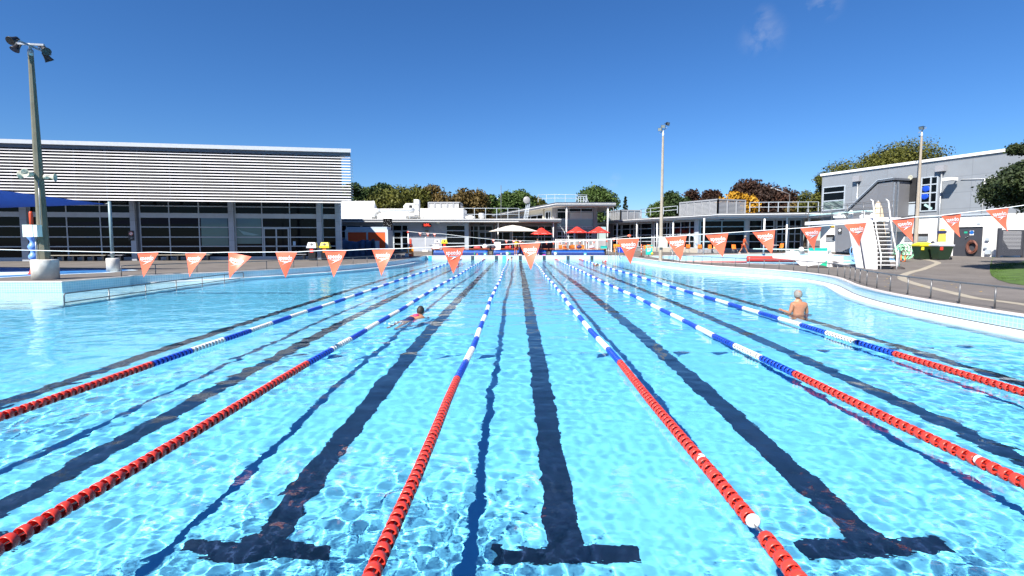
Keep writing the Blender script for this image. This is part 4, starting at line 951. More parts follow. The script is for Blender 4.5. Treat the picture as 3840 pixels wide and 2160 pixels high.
wheelie('dark green wheelie bin with a white lid beside the charcoal doors', 28.55, 35.0, wlid)
wheelie('dark green wheelie bin with a yellow lid, left of the white lidded one', 28.15, 36.1, yel)
fb = BF.world(Uu(3539), -.16, 0); rb_ = thing('rescue_board', 'yellow spinal rescue board hung on the white wall above the bins', 'rescue board', fb, BF.rz)
zt = bz(3539, 858)
part('board', MB().vprism([(-.2, .0), (.2, .0), (.26, .5), (.25, 1.3), (.18, zt - .1), (.1, zt), (-.1, zt), (-.18, zt - .1), (-.25, 1.3), (-.26, .5)], -.04, .04), mk('yellow_board', (.80, .52, .10), .5, var=.06), rb_)
part('strap', MB().box(-.32, .32, -.07, -.042, zt - .35, zt - .15), mk('navy_strap', (.02, .03, .10), .6, var=0), rb_)
pt_ = thing('picnic_table', 'orange framed picnic table with dark slatted top by the white wall', 'picnic table', (25.4, 35.4, gz(25.4, 35.4)), -.3)
part('table_top', MB().box(-.95, .95, -.36, .36, .70, .74), mk('dark_slats', (.10, .045, .035), .6, var=.1), pt_)
for s_ in (-1, 1): part('seat', MB().box(-.95, .95, s_ * .62 - .13, s_ * .62 + .13, .42, .46), mk('dark_slats', (0, 0, 0)), pt_)
for s_ in (-1, 1): part('leg', MB().tube([(s_ * .62, -.78, .42), (s_ * .62, -.78, .03), (s_ * .62, -.1, .03), (s_ * .62, -.1, .70), (s_ * .62, .1, .70), (s_ * .62, .1, .03), (s_ * .62, .78, .03), (s_ * .62, .78, .42)], .035, 8), orange, pt_)
def heap(name, label, loc, mat, r, n, tr, seed, cat='hose'):
    rg = random.Random(seed); mb = MB()
    for k in range(n):
        a = rg.random() * 6; ph = rg.random() * 6; hh = r * (.6 + 1.3 * rg.random())
        pts = [Vector((r * (.25 + .55 * ((k * 37) % 10) / 10) * math.sin(t) * (1 + .1 * rg.random()) + r * .25 * math.sin(k * 2.1), .22 * math.sin(a + t) + .05 * rg.random(), hh * (1 - math.cos(t)) * .5 + .03)) for t in np.linspace(0, 2 * PI, 16)]
        mb.tube(pts, tr, 5)
    return single(name, mb, mat, label, cat, loc, 0)
heap('hose_heap', 'pale green hose looped in a tall heap left of the right mast', (27.15, 36.6, gz(27.15, 36.6)), mk('pale_green_hose', (.25, .60, .36), .5, var=.12, scale=8), .68, 12, .03, 2)
heap('hose_heap', 'pale blue hose looped against the wall behind the tower steps', (23.9, 36.4, gz(23.9, 36.4)), mk('pale_blue_hose', (.20, .42, .72), .5, var=.12, scale=8), .62, 10, .03, 5)
heap('hose_heap', 'low dark blue hose tangle under the orange picnic table', (24.5, 35.0, gz(24.5, 35.0)), bluem, .38, 8, .03, 9)
tk = single('tool_trolley', MB().tube([(0, 0, .1), (.55, .1, 1.05)], .03).sphere((.6, .1, 1.1), .12, 8, 6).sphere((0, 0, .14), .16, 10, 7, (1, .7, .9)).box(-.25, .2, -.15, .15, .1, .2), black, 'black long handled cleaner leaning beside the right mast foot', 'pool cleaner', (29.35, 37.4, gz(29.35, 37.4)))
single('pipe_roll', MB().lathe([(.15, -1.1), (.17, -1.05), (.17, 1.05), (.15, 1.1)], n=16).xf(Matrix.Rotation(PI / 2, 4, 'Y')), mk('tan_roll', (.45, .38, .26), .7, var=.1), 'tan roll lying on the deck under the grey stair', 'roll', (23.3, 41.5, gz(23.3, 41.5) + .17), .1)
# lawn, drain strip
lawn = [onz(px, py, DECK) for px, py in ((3720, 989), (3712, 1006), (3712, 1023), (3719, 1035), (3743, 1050), (3786, 1063), (3845, 1071))] + [Vector((27, 17.5, 0)), Vector((40, 19, 0)), Vector((40, 30, 0)), Vector((30, 30.5, 0))] + [onz(3845, 981, DECK), onz(3760, 984, DECK)]
gm = mk('lawn', (.060, .115, .016), .9, var=.35, scale=1.8, bump=.5, bscale=60)
flat('lawn_bed', lawn, .012, gm)
lp2 = [(p.x, p.y) for p in lawn]; gv = []; gf = []
rg = random.Random(4)
while len(gf) < 16000:
    x = 19.5 + 9 * rg.random(); y = 17.5 + 12.5 * rg.random()
    if not inside((x, y), lp2): continue
    z = gz(x, y) + .01; a = rg.random() * PI; h = .035 + .05 * rg.random(); w_ = .012
    o = len(gv); gv += [(x - w_ * math.cos(a), y - w_ * math.sin(a), z), (x + w_ * math.cos(a), y + w_ * math.sin(a), z), (x + .03 * (rg.random() - .5), y + .03 * (rg.random() - .5), z + h)]; gf.append((o, o + 1, o + 2))
mb = MB(); mb.add(gv, gf); gr_ = part('grass', mb, gm, None); tag(gr_, kind='stuff')
dp = [onz(3050 + x / 3.26, 900 + y / 3.26, DECK) for x, y in ((1130, 281), (1300, 283), (1420, 292), (1500, 308), (1520, 318), (1470, 330), (1330, 362), (1200, 392), (1110, 425), (1085, 450), (1090, 475), (1150, 505), (1300, 550), (1500, 600), (1700, 645), (1900, 695), (2050, 722), (2250, 745), (2576, 790), (2900, 845))]
pth = catmull([(p.x, p.y) for p in dp], 3); A = offset(pth, .16); Bo = offset(pth, -.16)
mb = MB(); mb.add([(*q, gz(*q) + .004) for pr2 in zip(A, Bo) for q in pr2], [(2 * i, 2 * i + 1, 2 * i + 3, 2 * i + 2) for i in range(len(A) - 1)])
struct('drain_strip', mb, mk('drain_concrete', (.34, .30, .23), .8, var=.14, scale=4))
for pts in (((3141, 952), (3220, 947), (3240, 953), (3230, 955)), ((3157, 961), (3200, 957), (3240, 960), (3225, 963))):
    flat('pale_slab', [onz(px, py, .45) for px, py in pts], .004, mk('pale_concrete', (.50, .47, .40), .8, var=.1))
# red foam roll and lane float line on the diving pool
single('foam_roll', MB().lathe([(.02, -2.25), (.26, -2.22), (.28, -2.0), (.28, 2.0), (.26, 2.22), (.02, 2.25)], n=18).xf(Matrix.Rotation(PI / 2, 4, 'Y')), redm, 'long red foam roll on the far edge of the diving pool', 'foam roll', (23.0, 46.6, .30), -.16)
single('float_line', MB().tube([(0, 0, 0), (6.0, -.6, 0)], .075, 8), mk('pink_float', (.75, .16, .12), .5, var=.08), 'thin red float line lying across the diving pool water', 'float line', (14.8, 47.6, .03))
# ------------------------------------------------------------------ low pool building across the far end
BZ = .68
lowwall = panel_mat('pale_blue_panel', (.36, .39, .45), 2.9, .62, .62, .5, .010)
veranda = mk('veranda_soffit', (.50, .46, .43), .6, var=.05)
browng = mk('brown_grey_frame', (.20, .18, .18), .5, var=.06)
DB = 62.0
LBF = Frame(((1262 - CX) / FPX * DB, DB), ((1757 - CX) / FPX * DB, DB), BZ)
lb = thing('pool_building', 'long low pale building across the far end with a white flat roof', 'building', LBF.p0, LBF.rz)
U, Zp = LBF.U, LBF.Z
ze = 4.45 - BZ
def bw(px0, px1, py0, py1, us=(), zs=(), w=.09, fm=None, name='window', F=None, par=None, off=0.0, gm=None):
    F = F or LBF; a, b_ = F.loc(px0, 880, off)[0], F.loc(px1, 880, off)[0]; c = (px0 + px1) / 2
    z0, z1 = F.loc(c, py1, off)[1], F.loc(c, py0, off)[1]
    return window(par or lb, a, b_, max(z0, .02), z1, [F.loc(p, 880, off)[0] for p in us], [F.loc(c, p, off)[1] for p in zs], w, fm or lightfr, gm, y=off - .01, name=name)
part('wall', MB().box(0, U(1757), 0, .3, -.1, ze - .30), lowwall, lb)
part('block', MB().box(-1, U(2075), 3.6, 12, -.1, ze - .36), greywall, lb)
part('return_wall', MB().box(U(1757) - .35, U(1757), .302, 3.6, -.1, ze - .36), lowwall, lb)
bw(1262, 1355, 844, 905, [1300], [867, 893]); bw(1357, 1438, 844, 856, [1400], [])
bw(1457, 1531, 843, 944, [1474, 1508], [866, 890, 914])
d_ = bw(1475, 1507, 868, 944, [], [891, 915], .12, name='door')
part('handle', MB().sphere((U(1478), -.1, Zp(1478, 911)), .08, 8, 6), white, d_)
bw(1672, 1746, 843, 935, [], [865, 889, 912], .11)
part('corner_post', MB().box(U(1746), U(1757) + .02, -.05, .31, -.1, ze - .30), lightfr, lb)
Uv = lambda px: LBF.loc(px, 880, 3.5)[0]
bw(1757, 1795, 846, 942, [1776], [866], F=LBF, off=3.5, fm=greyfr); bw(1795, 1848, 846, 866, [1820], [], off=3.5, fm=greyfr)
d2 = bw(1796, 1845, 868, 943, [1820], [892, 915], .13, off=3.5, fm=lightfr, name='door')
part('brown_post', MB().box(Uv(1849), Uv(1857), 3.3, 3.6, 0, ze - .4), browng, lb)
bw(1858, 1915, 846, 908, [1885], [870], .1, off=3.5, fm=greyfr)
bw(1917, 2070, 846, 912, [1965, 2019, 2042], [866, 888], .09, off=3.5, fm=greyfr)
part('servery', MB().box(Uv(1858), Uv(2070), 3.32, 3.5, 0, Zp(1960, 914, )), mk('maroon_counter', (.13, .03, .03), .5, var=.1), lb)
part('dark_pier', MB().box(Uv(2072), Uv(2088), 3.2, 3.6, -.1, ze - .4), browng, lb)
part('soffit', MB().box(U(1750), LBF.loc(2103, 880, -1.4)[0], -1.35, 3.6, ze - .355, ze - .31), veranda, lb)
rfa, rfb = LBF.loc(1262, 880, -1.5)[0] - 1, LBF.loc(2105, 880, -1.5)[0]
part('fascia', MB().box(rfa, rfb, -1.5, -1.4, ze - .30, ze).box(rfa, rfb - .02, -1.53, -1.501, ze - .12, ze - .06), fascia, lb)
part('fascia_trim', MB().box(rfa, rfb, -1.545, -1.531, ze - .11, ze - .065).box(rfa, LBF.loc(1945, 880, -1.5)[0], -1.545, -1.531, ze - .34, ze - .29), white, lb)
roofm = mk('white_roof_membrane', (.80, .79, .75), .7, var=.05, scale=1)
part('roof', MB().prism([(rfa, -1.399), (rfb - .1, -1.399), (rfb - .1, 13), (rfa, 13)], ze - .28, ze + .03), roofm, lb)
for px in (1868, 2075): u = LBF.loc(px, 880, -.9)[0]; part('column', MB().lathe([(.065, 0), (.065, ze - .31)], (u, -.9, 0), 14), white, lb)
for px in (1804, 1811): part('wall_lamp', MB().lathe([(.12, 0), (.12, .1)], n=12).xf(Matrix.Translation((Uv(px), 3.4, Zp(px, 838) + .05)) @ Matrix.Rotation(PI / 2, 4, 'X')), black, lb)
q = (U(1644), -.15, Zp(1644, 835)); part('security_light', MB().cbox(q, .3, .35, .22), offwhite, lb)
zr = ze + .03
def rz_(px, py, off): return LBF.loc(px, py, off)[1]
# white parapets and plant on its roof: each a thing standing on the roof
def roof_box(name, label, cat, px0, px1, pyt, off, depth, mat, slope=0):
    a = LBF.loc(px0, 880, off)[0]; b_ = LBF.loc(px1, 880, off)[0]; zt = rz_((px0 + px1) / 2, pyt, off)
    mb = MB().add([(u, off + (0 if v == 0 else depth), z) for u in (0, b_ - a) for v in (0, 1) for z in (0, zt - zr)], [(0, 1, 3, 2), (4, 6, 7, 5), (0, 4, 5, 1), (2, 3, 7, 6), (0, 2, 6, 4), (1, 5, 7, 3)])
    return single(name, mb, mat, label, cat, LBF.world(a, 0, zr), LBF.rz)
roof_box('roof_parapet', 'long blank white parapet box in the middle of the low roof', 'roof parapet', 1577, 1737, 782, 3.0, 5, roofm)
roof_box('roof_parapet', 'lower white parapet running left behind the roof ducts', 'roof parapet', 1346, 1530, 782, 5.0, .4, roofm)
a0 = LBF.loc(1262, 880, 5.6)[0]; zt = rz_(1350, 752, 7.0) - zr
u_ = lambda px: LBF.loc(px, 880, 6.0)[0] - a0
sk_ = thing('roof_monitor', 'white sloping roof light with ribs rising beside the louvred hall', 'roof light', LBF.world(a0, 0, zr), LBF.rz)
part('shell', MB().add([(0, 5.6, 0), (u_(1404), 5.6, 0), (u_(1391), 8, zt), (0, 8, zt), (0, 10, 0), (u_(1404), 10, 0)], [(0, 1, 2, 3), (3, 2, 5, 4), (1, 5, 2), (0, 3, 4)]), roofm, sk_)
for px in (1319, 1352, 1387): part('rib', MB().bar((u_(px) + .25, 5.57, .02), (u_(px), 7.97, zt + .04), .06, .06), white, sk_)
duct = thing('roof_duct', 'silver air duct with a bent elbow running along the low roof', 'air duct', LBF.world(0, 0, zr), LBF.rz)
V = 3.2; zc = rz_(1480, 791, V) - zr; ua = lambda px: LBF.loc(px, 880, V)[0]
dm_ = mk('galvanised_duct', (.55, .56, .56), .4, metal=.4, var=.08)
part('run', MB().box(ua(1428), ua(1535), V - .3, V + .3, zc - .2, zc + .25), dm_, duct)
part('elbow', MB().tube([(ua(1429), V, zc), (ua(1418), V, zc - .05), (ua(1408), V, zc - .35), (ua(1406), V, .1)], .33, 10), dm_, duct)
part('collar', MB().lathe([(.40, -.3), (.46, -.2), (.46, .2), (.40, .3)], (ua(1543), V, zc + .05), 16), dm_, duct)
part('support', MB().bar((ua(1440), V - .2, 0), (ua(1440), V - .2, zc - .2), .05, .05).bar((ua(1485), V - .2, 0), (ua(1485), V - .2, zc - .2), .05, .05).bar((ua(1525), V - .2, 0), (ua(1525), V - .2, zc - .2), .05, .05), galv, duct)
ahu = thing('air_handler', 'cream rooftop air handling unit with a square dark intake', 'air handler', LBF.world(0, 0, zr), LBF.rz)
V = 4.2; zt = rz_(1540, 762, V) - zr; zt2 = rz_(1560, 748, V) - zr; z3 = rz_(1560, 801, V) - zr
part('casing', MB().vprism([(ua(1522), .45), (ua(1570), .45), (ua(1570), zt), (ua(1524), zt), (ua(1514), zt - .35), (ua(1518), .8)], V, V + 1.4), offwhite, ahu)
part('vent_stack', MB().box(ua(1554), ua(1570) + .05, V - .1, V + 1.0, zt - .12, zt2), white, ahu)
part('intake', MB().box(ua(1536), ua(1547), V - .02, V, zt - .85, zt - .25), black, ahu)
part('leg', MB().bar((ua(1526), V + .2, 0), (ua(1526), V + .2, .45), .08, .08).bar((ua(1566), V + .2, 0), (ua(1566), V + .2, .45), .08, .08).bar((ua(1526), V + 1.2, 0), (ua(1526), V + 1.2, .45), .08, .08).bar((ua(1566), V + 1.2, 0), (ua(1566), V + 1.2, .45), .08, .08), galv, ahu)
tb = MB(); V = 2.2; rg = random.Random(8)
for px0, px1 in ((1386, 1418), (1430, 1470), (1495, 1600)):
    z = .28 + .1 * rg.random(); tb.box(ua(px0), ua(px1), V, V + .7, z, z + .05)
    for k in range(5): u = ua(px0) + (ua(px1) - ua(px0)) * (k + .3) / 5; tb.bar((u, V + .1, 0), (u + .1, V + .1, z), .04, .04)
single('cable_tray', tb, dm_, 'low steel cable trays on legs along the edge of the low roof', 'cable tray', LBF.world(0, 0, zr), LBF.rz)
for px, V in ((1764, 2.4), (1806, 3.0)):
    b_ = px < 1790
    mb = MB().lathe([(.35, 0), (.35, .18), (.62, .25), (.58, .40), (.30, .52), (.02, .56)] if b_ else [(.2, 0), (.2, .2), (.36, .25), (.40, .6), (.36, .85), (.02, .9)], n=18)
    single('roof_vent', mb, offwhite if b_ else dm_, 'mushroom shaped cream vent beside the white parapet box' if b_ else 'round ribbed turbine vent on the low roof near the roof rail', 'roof vent', LBF.world(ua(px), V, zr), 0)
def louvre_box(name, label, P0, P1, P2, z0, z1, nsl=9, group=None, face=None):
    """louvred plant screen: a front run P0-P1 and a side run P1-P2"""
    o = thing(name, label, 'plant screen', (P0[0], P0[1], z0), 0, group); B = Vector((P0[0], P0[1], 0))
    sl2 = MB(); fr = MB(); H = z1 - z0
    for A, C, n in ((Vector((*P0, 0)) - B, Vector((*P1, 0)) - B, 5), (Vector((*P1, 0)) - B, Vector((*P2, 0)) - B, 3)):
        d = (C - A); nn = Vector((-d.y, d.x, 0)).normalized()
        for i in range(nsl):
            z = .08 + (H - .16) * (i + .5) / nsl; hh = (H - .16) / nsl
            sl2.add([tuple(q + nn * y + Vector((0, 0, zz))) for q in (A, C) for y, zz in ((-.03, z - hh * .44), (-.015, z - hh * .46), (.03, z + hh * .40), (.015, z + hh * .42))], [(0, 1, 2, 3), (4, 7, 6, 5), (0, 4, 5, 1), (1, 5, 6, 2), (2, 6, 7, 3), (3, 7, 4, 0)])
        for i in range(n + 1): q = A.lerp(C, i / n); fr.bar(q, q + Vector((0, 0, H)), .14, .14)
        fr.bar(A + Vector((0, 0, H - .05)), C + Vector((0, 0, H - .05)), .16, .14).bar(A + Vector((0, 0, .05)), C + Vector((0, 0, .05)), .14, .14)
    part('louvre', sl2, mk('grey_louvre', (.34, .35, .36), .5, metal=.2, var=.05), o); part('frame', fr, mk('mid_grey_frame', (.28, .29, .31), .5, var=.05), o)
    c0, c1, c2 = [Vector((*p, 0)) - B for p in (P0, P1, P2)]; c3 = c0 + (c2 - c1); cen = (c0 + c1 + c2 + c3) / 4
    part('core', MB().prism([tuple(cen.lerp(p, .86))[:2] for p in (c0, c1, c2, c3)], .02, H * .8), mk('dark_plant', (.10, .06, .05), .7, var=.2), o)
    return o
W = LBF.world; zq = rz_(1650, 758, 5) + BZ; zb_ = rz_(1650, 783, 5) + BZ
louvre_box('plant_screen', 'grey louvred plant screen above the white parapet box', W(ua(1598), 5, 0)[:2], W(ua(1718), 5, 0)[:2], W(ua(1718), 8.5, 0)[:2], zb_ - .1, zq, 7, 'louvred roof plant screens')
# roof rails
def roof_rail(label, pts, h, n, lean=0.0, par=None, foot=0):
    P = [Vector(p) for p in pts]; o = thing('roof_rail', label, 'roof railing', P[0]); B = P[0]
    for k, f in enumerate((1.0, .5)): part('rail', MB().tube([p - B + Vector((0, lean * f, h * f)) for p in P], .035, 6), lightfr, o)
    cum = 0; L_ = sum((P[i + 1] - P[i]).length for i in range(len(P) - 1))
    for k in range(n + 1):
        s = L_ * k / n
        for i in range(len(P) - 1):
            l = (P[i + 1] - P[i]).length
            if s <= l + 1e-5: q = P[i].lerp(P[i + 1], s / l); break
            s -= l
        part('post', MB().bar(q - B, q - B + Vector((0, lean, h)), .06, .06), lightfr, o)
    return o
roof_rail('pale railing along the low roof right of the white parapet box', [W(LBF.loc(1738, 880, 4)[0], 4, zr), W(LBF.loc(1946, 880, 4)[0], 4, zr)], rz_(1800, 781, 4) - zr, 5)
roof_rail('thin railing across the low roof in front of the silver air duct', [W(LBF.loc(1300, 880, 2.0)[0], 2.0, zr), W(LBF.loc(1585, 880, 2.0)[0], 2.0, zr)], 1.15, 6)

# pace clock and digital clock
q = LBF.world(U(1438), -2.6, rz_(1450, 865, -2.6)); cw = LBF.loc(1470, 880, -2.6)[0] - LBF.loc(1438, 880, -2.6)[0]; ch_ = rz_(1450, 820, -2.6) - rz_(1450, 865, -2.6)
pcx = LBF.loc(1438, 880, -2.6)[0]; pc = thing('pace_clock', 'large square black swimming pace clock on a pole', 'clock', LBF.world(pcx, -2.6, rz_(1450, 865, -2.6)), LBF.rz)
part('face', MB().box(0, cw, 0, .18, 0, ch_), mk('clock_face', (.006, .006, .007), .8, var=0, spec=.1), pc)
mk_ = MB(); c_ = (cw / 2, ch_ / 2)
for k in range(12): t = k * PI / 6; mk_.cbox((c_[0] + .4 * math.sin(t), -.004, c_[1] + .5 * math.cos(t)), .028, .008, .028)
part('minute_marks', mk_, white, pc)
part('hand', MB().bar((c_[0], -.012, c_[1]), (c_[0] + .33, -.012, c_[1] - .16), .008, .05, (0, 1, 0)).bar((c_[0], -.010, c_[1]), (c_[0] - .05, -.010, c_[1] + .22), .008, .04, (0, 1, 0)), white, pc)
part('pole', MB().tube([(cw / 2, .25, -rz_(1450, 865, -2.6)), (cw / 2, .25, ch_ * .5)], .05), black, pc)
part('bracket', MB().bar((.05, .1, .5), (-.55, .25, -.2), .05, .05).bar((.05, .1, .4), (-.45, .25, -.25), .05, .05), offwhite, pc)
q = LBF.world(U(1587), -.30, Zp(1602, 851)); dcw = U(1618) - U(1587); dch = Zp(1602, 840) - Zp(1602, 851)
dc = thing('digital_clock', 'black digital clock with red glowing figures on the pale wall', 'clock', q, LBF.rz)
part('case', MB().box(0, dcw, -.1, .25, 0, dch), black, dc)
led = mk('red_led', (1.0, .06, .03), .5, var=0, emit=1.6)
tx = MB(); text(tx, '1:01', (.18, -.104, .09), .56, bold=.02); text(tx, 's', (.84, -.104, .08), .08, bold=.02); part('figures', tx, led, dc)
part('bracket', MB().bar((-.05, .2, -.12), (dcw + .05, .2, -.12), .03, .03).bar((.1, .2, -.3), (dcw + .1, .2, -.3), .03, .03), galv, dc)
single('wall_lamp_bracket', MB().cbox((0, -.15, 0), .42, .2, .12).tube([(0, 0, -.3), (0, 0, .1)], .02), mk('brown_lamp', (.25, .18, .1), .5, var=.1), 'small brown fitting on the pale wall below the digital clock', 'wall fitting', LBF.world(U(1602), -.05, Zp(1602, 866)), LBF.rz)
sp2 = thing('sprinkler_stand', 'white pole on a block with a flat wire frame on top before the pale wall', 'pole', LBF.world(U(1602), -1.2, 0), LBF.rz)
part('pole', MB().lathe([(.05, .1), (.05, Zp(1602, 890))], n=10), white, sp2); part('base', MB().box(-.35, .35, -.3, .3, 0, .18), offwhite, sp2)
zf = Zp(1602, 884); part('frame', MB().tube([(-.5, -.2, zf + .1), (.45, -.2, zf + .1), (.55, .3, zf - .12), (-.35, .3, zf - .12), (-.5, -.2, zf + .1)], .025, 6), galv, sp2)

# orange shed and covered equipment in the hall's shade
SF = Frame(((1297 - CX) / FPX * 57.5, 57.5), ((1457 - CX) / FPX * 57.5, 57.5), .5)
sh = thing('storage_shed', 'pale blue storage shed with two bright orange panels between the hall and the door', 'shed', SF.p0, SF.rz)
U2, Z2 = SF.U, SF.Z; sl3 = SF.len; hz = Z2(1377, 861)
part('body', MB().box(0, sl3, .06, 2.2, 0, hz - .05), lightfr, sh)
part('frame', grid_frame(0, sl3, 0, hz, [U2(1377)], [], .16, -.06, .055, .29), mk('pale_blue_frame', (.50, .58, .64), .5, var=.05), sh)
for a, b_ in ((.30, U2(1377) - .09), (U2(1377) + .09, sl3 - .30)): part('panel', MB().box(a, b_, -.02, .055, .3, hz - .30), mk('panel_orange', (.80, .10, .02), .5, var=.05), sh)
part('roof', MB().box(.1, sl3 - .1, .0, 2.3, hz + .002, hz + .30), mk('blue_roof', (.42, .50, .62), .5, var=.05), sh)
single('white_board', MB().box(0, U2(1425) - U2(1400), 0, .05, 0, Z2(1410, 903)), wlid, 'white board leaning against the orange shed panel', 'board', SF.world(U2(1400), -.4, 0), SF.rz)
cvm = mk('blue_tarp', (.035, .07, .15), .65, var=.25, scale=2.5, bump=.4, bscale=4)
def tarp(label, px0, px1, pyt, Y, dep, seed):
    A = at(px0, pyt, Y); Bq = at(px1, pyt, Y); z0 = gz(A.x, Y); w_ = Bq.x - A.x; h = A.z - z0; mb = MB(); n, m_ = 18, 12
    for i in range(n + 1):
        for j in range(m_ + 1):
            u = i / n; v = j / m_; t = v * PI; hh = h * (.90 + .13 * abs(math.cos(u * PI)) ** 2 + .03 * math.sin(u * 17 + seed))
            mb.v.append((u * w_ - .25 * (1 - u) * math.sin(t) * .5, -dep / 2 * math.cos(t) * (1 + .07 * math.sin(u * 23 + seed)), hh * min(1, math.sin(t) * 1.25) * (1 + .03 * math.sin(u * 40))))
    mb.f = [(i * (m_ + 1) + j, i * (m_ + 1) + j + 1, (i + 1) * (m_ + 1) + j + 1, (i + 1) * (m_ + 1) + j) for i in range(n) for j in range(m_)]; mb.sm = [True] * len(mb.f)
    return single('covered_trailer', mb, cvm, label, 'covered equipment', (A.x, Y, z0))
tarp('long heap under a sagging dark blue tarpaulin in front of the orange shed', 1291, 1376, 902, 50.5, 1.6, 1)
tarp('narrow roll under a dark blue tarpaulin beside the white board', 1378, 1400, 901, 51.0, 1.6, 4)
# rescue pole, chair and toys on the left far corner
q = at(1532, 958, 50.5); rp_ = thing('rescue_pole', 'white pole hung with a red rescue tube at the far left corner', 'pole', (q.x, 50.5, gz(q.x, 50.5)))
zt = at(1532, 866, 50.5).z - DECK; part('pole', MB().lathe([(.045, 0), (.045, zt)], n=10), white, rp_)
part('top_ball', MB().sphere((0, 0, zt - .12), .12, 10, 7), redm, rp_)
part('rescue_tube', MB().tube([(.17, -.05, zt - .75), (.22, -.05, zt - .8), (.26, -.05, .75), (.22, -.05, .7)], [.06, .11, .11, .06], 10), mk('rescue_red', (.72, .05, .02), .4, var=.05), rp_)
part('strap', MB().box(.12, .30, -.17, .07, zt - 1.35, zt - 1.25), black, rp_)
q = at(1537, 960, 51.2); gc = thing('guard_chair', 'bright orange lifeguard chair with open slats at the far left corner', 'chair', (q.x, 51.2, DECK))
oy = mk('orange_yellow', (.85, .30, .03), .45, var=.05)
zt = at(1537, 926, 51.2).z - DECK
part('back', MB().box(-.32, .32, .20, .27, .40, zt), oy, gc); part('seat', MB().box(-.32, .32, -.3, .27, .36, .42), oy, gc)
for sx in (-.28, .28):
    for sy in (-.26, .22): part('leg', MB().box(sx - .04, sx + .04, sy - .04, sy + .04, 0, .36), orange, gc)
for dx, mt, nm in ((-.25, cyan_m, 'pale blue'), (.12, redm, 'red')):
    single('swim_aid', MB().box(-.13, .13, -.05, .05, 0, .30), mt, nm + ' foam swim aid standing under the orange guard chair', 'swim aid', (q.x + dx, 50.8, DECK))
BZ2 = BZ
# ------------------------------------------------------------------ two storey cafe tower in the middle
DT = 66.0
TF = Frame(((2071 - CX) / FPX * DT, DT), ((2238 - CX) / FPX * DT, DT), BZ)
tw = thing('cafe_tower', 'two storey glass fronted cafe tower with a thin overhanging roof', 'building', TF.p0, 0)
U, Zp = TF.U, TF.Z; LT = TF.len; zt = Zp(2150, 770)
part('block', MB().box(0, LT, .35, 9, -.1, zt - .15), greywall, tw)
for a, b_ in ((0, U(2086)), (U(2224), LT)): part('pillar', MB().box(a, b_, -.12, .349, -.1, zt - .1), greywall, tw)
gpan = mk('glass_balustrade', (.20, .28, .32), .12, var=.05, scale=1)
a, b_ = U(2087), U(2223)
window(tw, a, b_, Zp(2150, 823), Zp(2150, 780), [U(2133), U(2178)], [Zp(2150, 794)], .10, greyfr, y=.1)
part('blind', MB().box(U(2136), U(2222), .06, .09, Zp(2150, 822) + .08, Zp(2150, 795) - .06), mk('pale_blind', (.50, .48, .45), .3, var=.1, scale=1), tw)
part('balustrade', MB().box(a, b_, .02, .06, Zp(2150, 847), Zp(2150, 822.5)), gpan, tw)
window(tw, a, b_, Zp(2150, 857), Zp(2150, 847.5), [U(p) for p in (2112, 2152, 2184, 2198)], [], .1, greyfr, y=.1, gm=mk('pale_glass', (.22, .20, .19), .1, var=.1))
part('beam', MB().box(a, b_, 0, .3, Zp(2150, 865), Zp(2150, 858)), greywall, tw)
window(tw, a, U(2158), .05, Zp(2120, 866), [U(p) for p in (2108, 2117, 2132, 2153)], [Zp(2120, 886), Zp(2120, 905)], .13, greyfr, y=.12)
part('opening', MB().box(U(2158), U(2196), .10, .3, .02, Zp(2170, 866)), mk('brown_interior', (.07, .035, .03), .8, var=.2), tw)
window(tw, U(2198), b_, .05, Zp(2210, 866), [U(2208)], [Zp(2210, 886), Zp(2210, 905)], .13, greyfr, y=.12)
# its roof and the long side wall that runs back to the left
R0 = at(2086, 759, 62.5); R1 = at(2310, 761, 62.5); zr2 = R0.z - BZ
S1 = Vector(((1838 - CX) / FPX * 95, 95, 0))
def L2(p): return (p[0] - TF.p0.x, p[1] - TF.p0.y)
rp2 = [L2(R0), L2(R1), (L2(R1)[0] + .5, 10), L2((S1.x + 9, 97)), L2((S1.x - .8, 96))]
part('roof', MB().prism(rp2, zr2 - .10, zr2 + .02), fascia, tw)
part('roof_edge', MB().bar((*rp2[0], zr2 - .18), (*rp2[1], zr2 - .18), .06, .07).bar((*rp2[0], zr2 - .18), (*rp2[4], zr2 - .18), .06, .07), white, tw)
part('soffit', MB().prism([(p[0] * .995 + .05, p[1] + .12) for p in rp2], zr2 - .40, zr2 - .12), veranda, tw)
part('fascia', MB().bar((*rp2[0], zr2 - .33), (*rp2[1], zr2 - .33), .10, .18).bar((*rp2[0], zr2 - .33), (*rp2[4], zr2 - .33), .10, .18), fascia, tw)
SW = Frame((S1.x, S1.y), (TF.p0.x + .02, TF.p0.y + .3), BZ)
q0 = L2(SW.p0); q1 = (0.02, .3)
sw_ = thing('cafe_wing', 'long cream wall with a strip of clerestory windows running back from the cafe tower', 'building', SW.p0, SW.rz)
zs_ = zr2 - .40
part('wall', MB().box(0, SW.len - .3, 0, .3, -.1, zs_), cream, sw_)
window(sw_, SW.U(1905), SW.U(2037), zs_ - 1.75, zs_ - .62, [SW.U(p) for p in (1922, 1940, 1958, 1990, 2015)], [], .12, greyfr, y=-.02)
window(sw_, SW.U(2046), SW.U(2066), zs_ - 1.55, zs_ - .35, [SW.U(2058)], [], .12, greyfr, y=-.02)
part('downpipe', MB().tube([(SW.U(2040), -.1, 3.2), (SW.U(2040), -.1, zs_)], .1), cream, sw_)
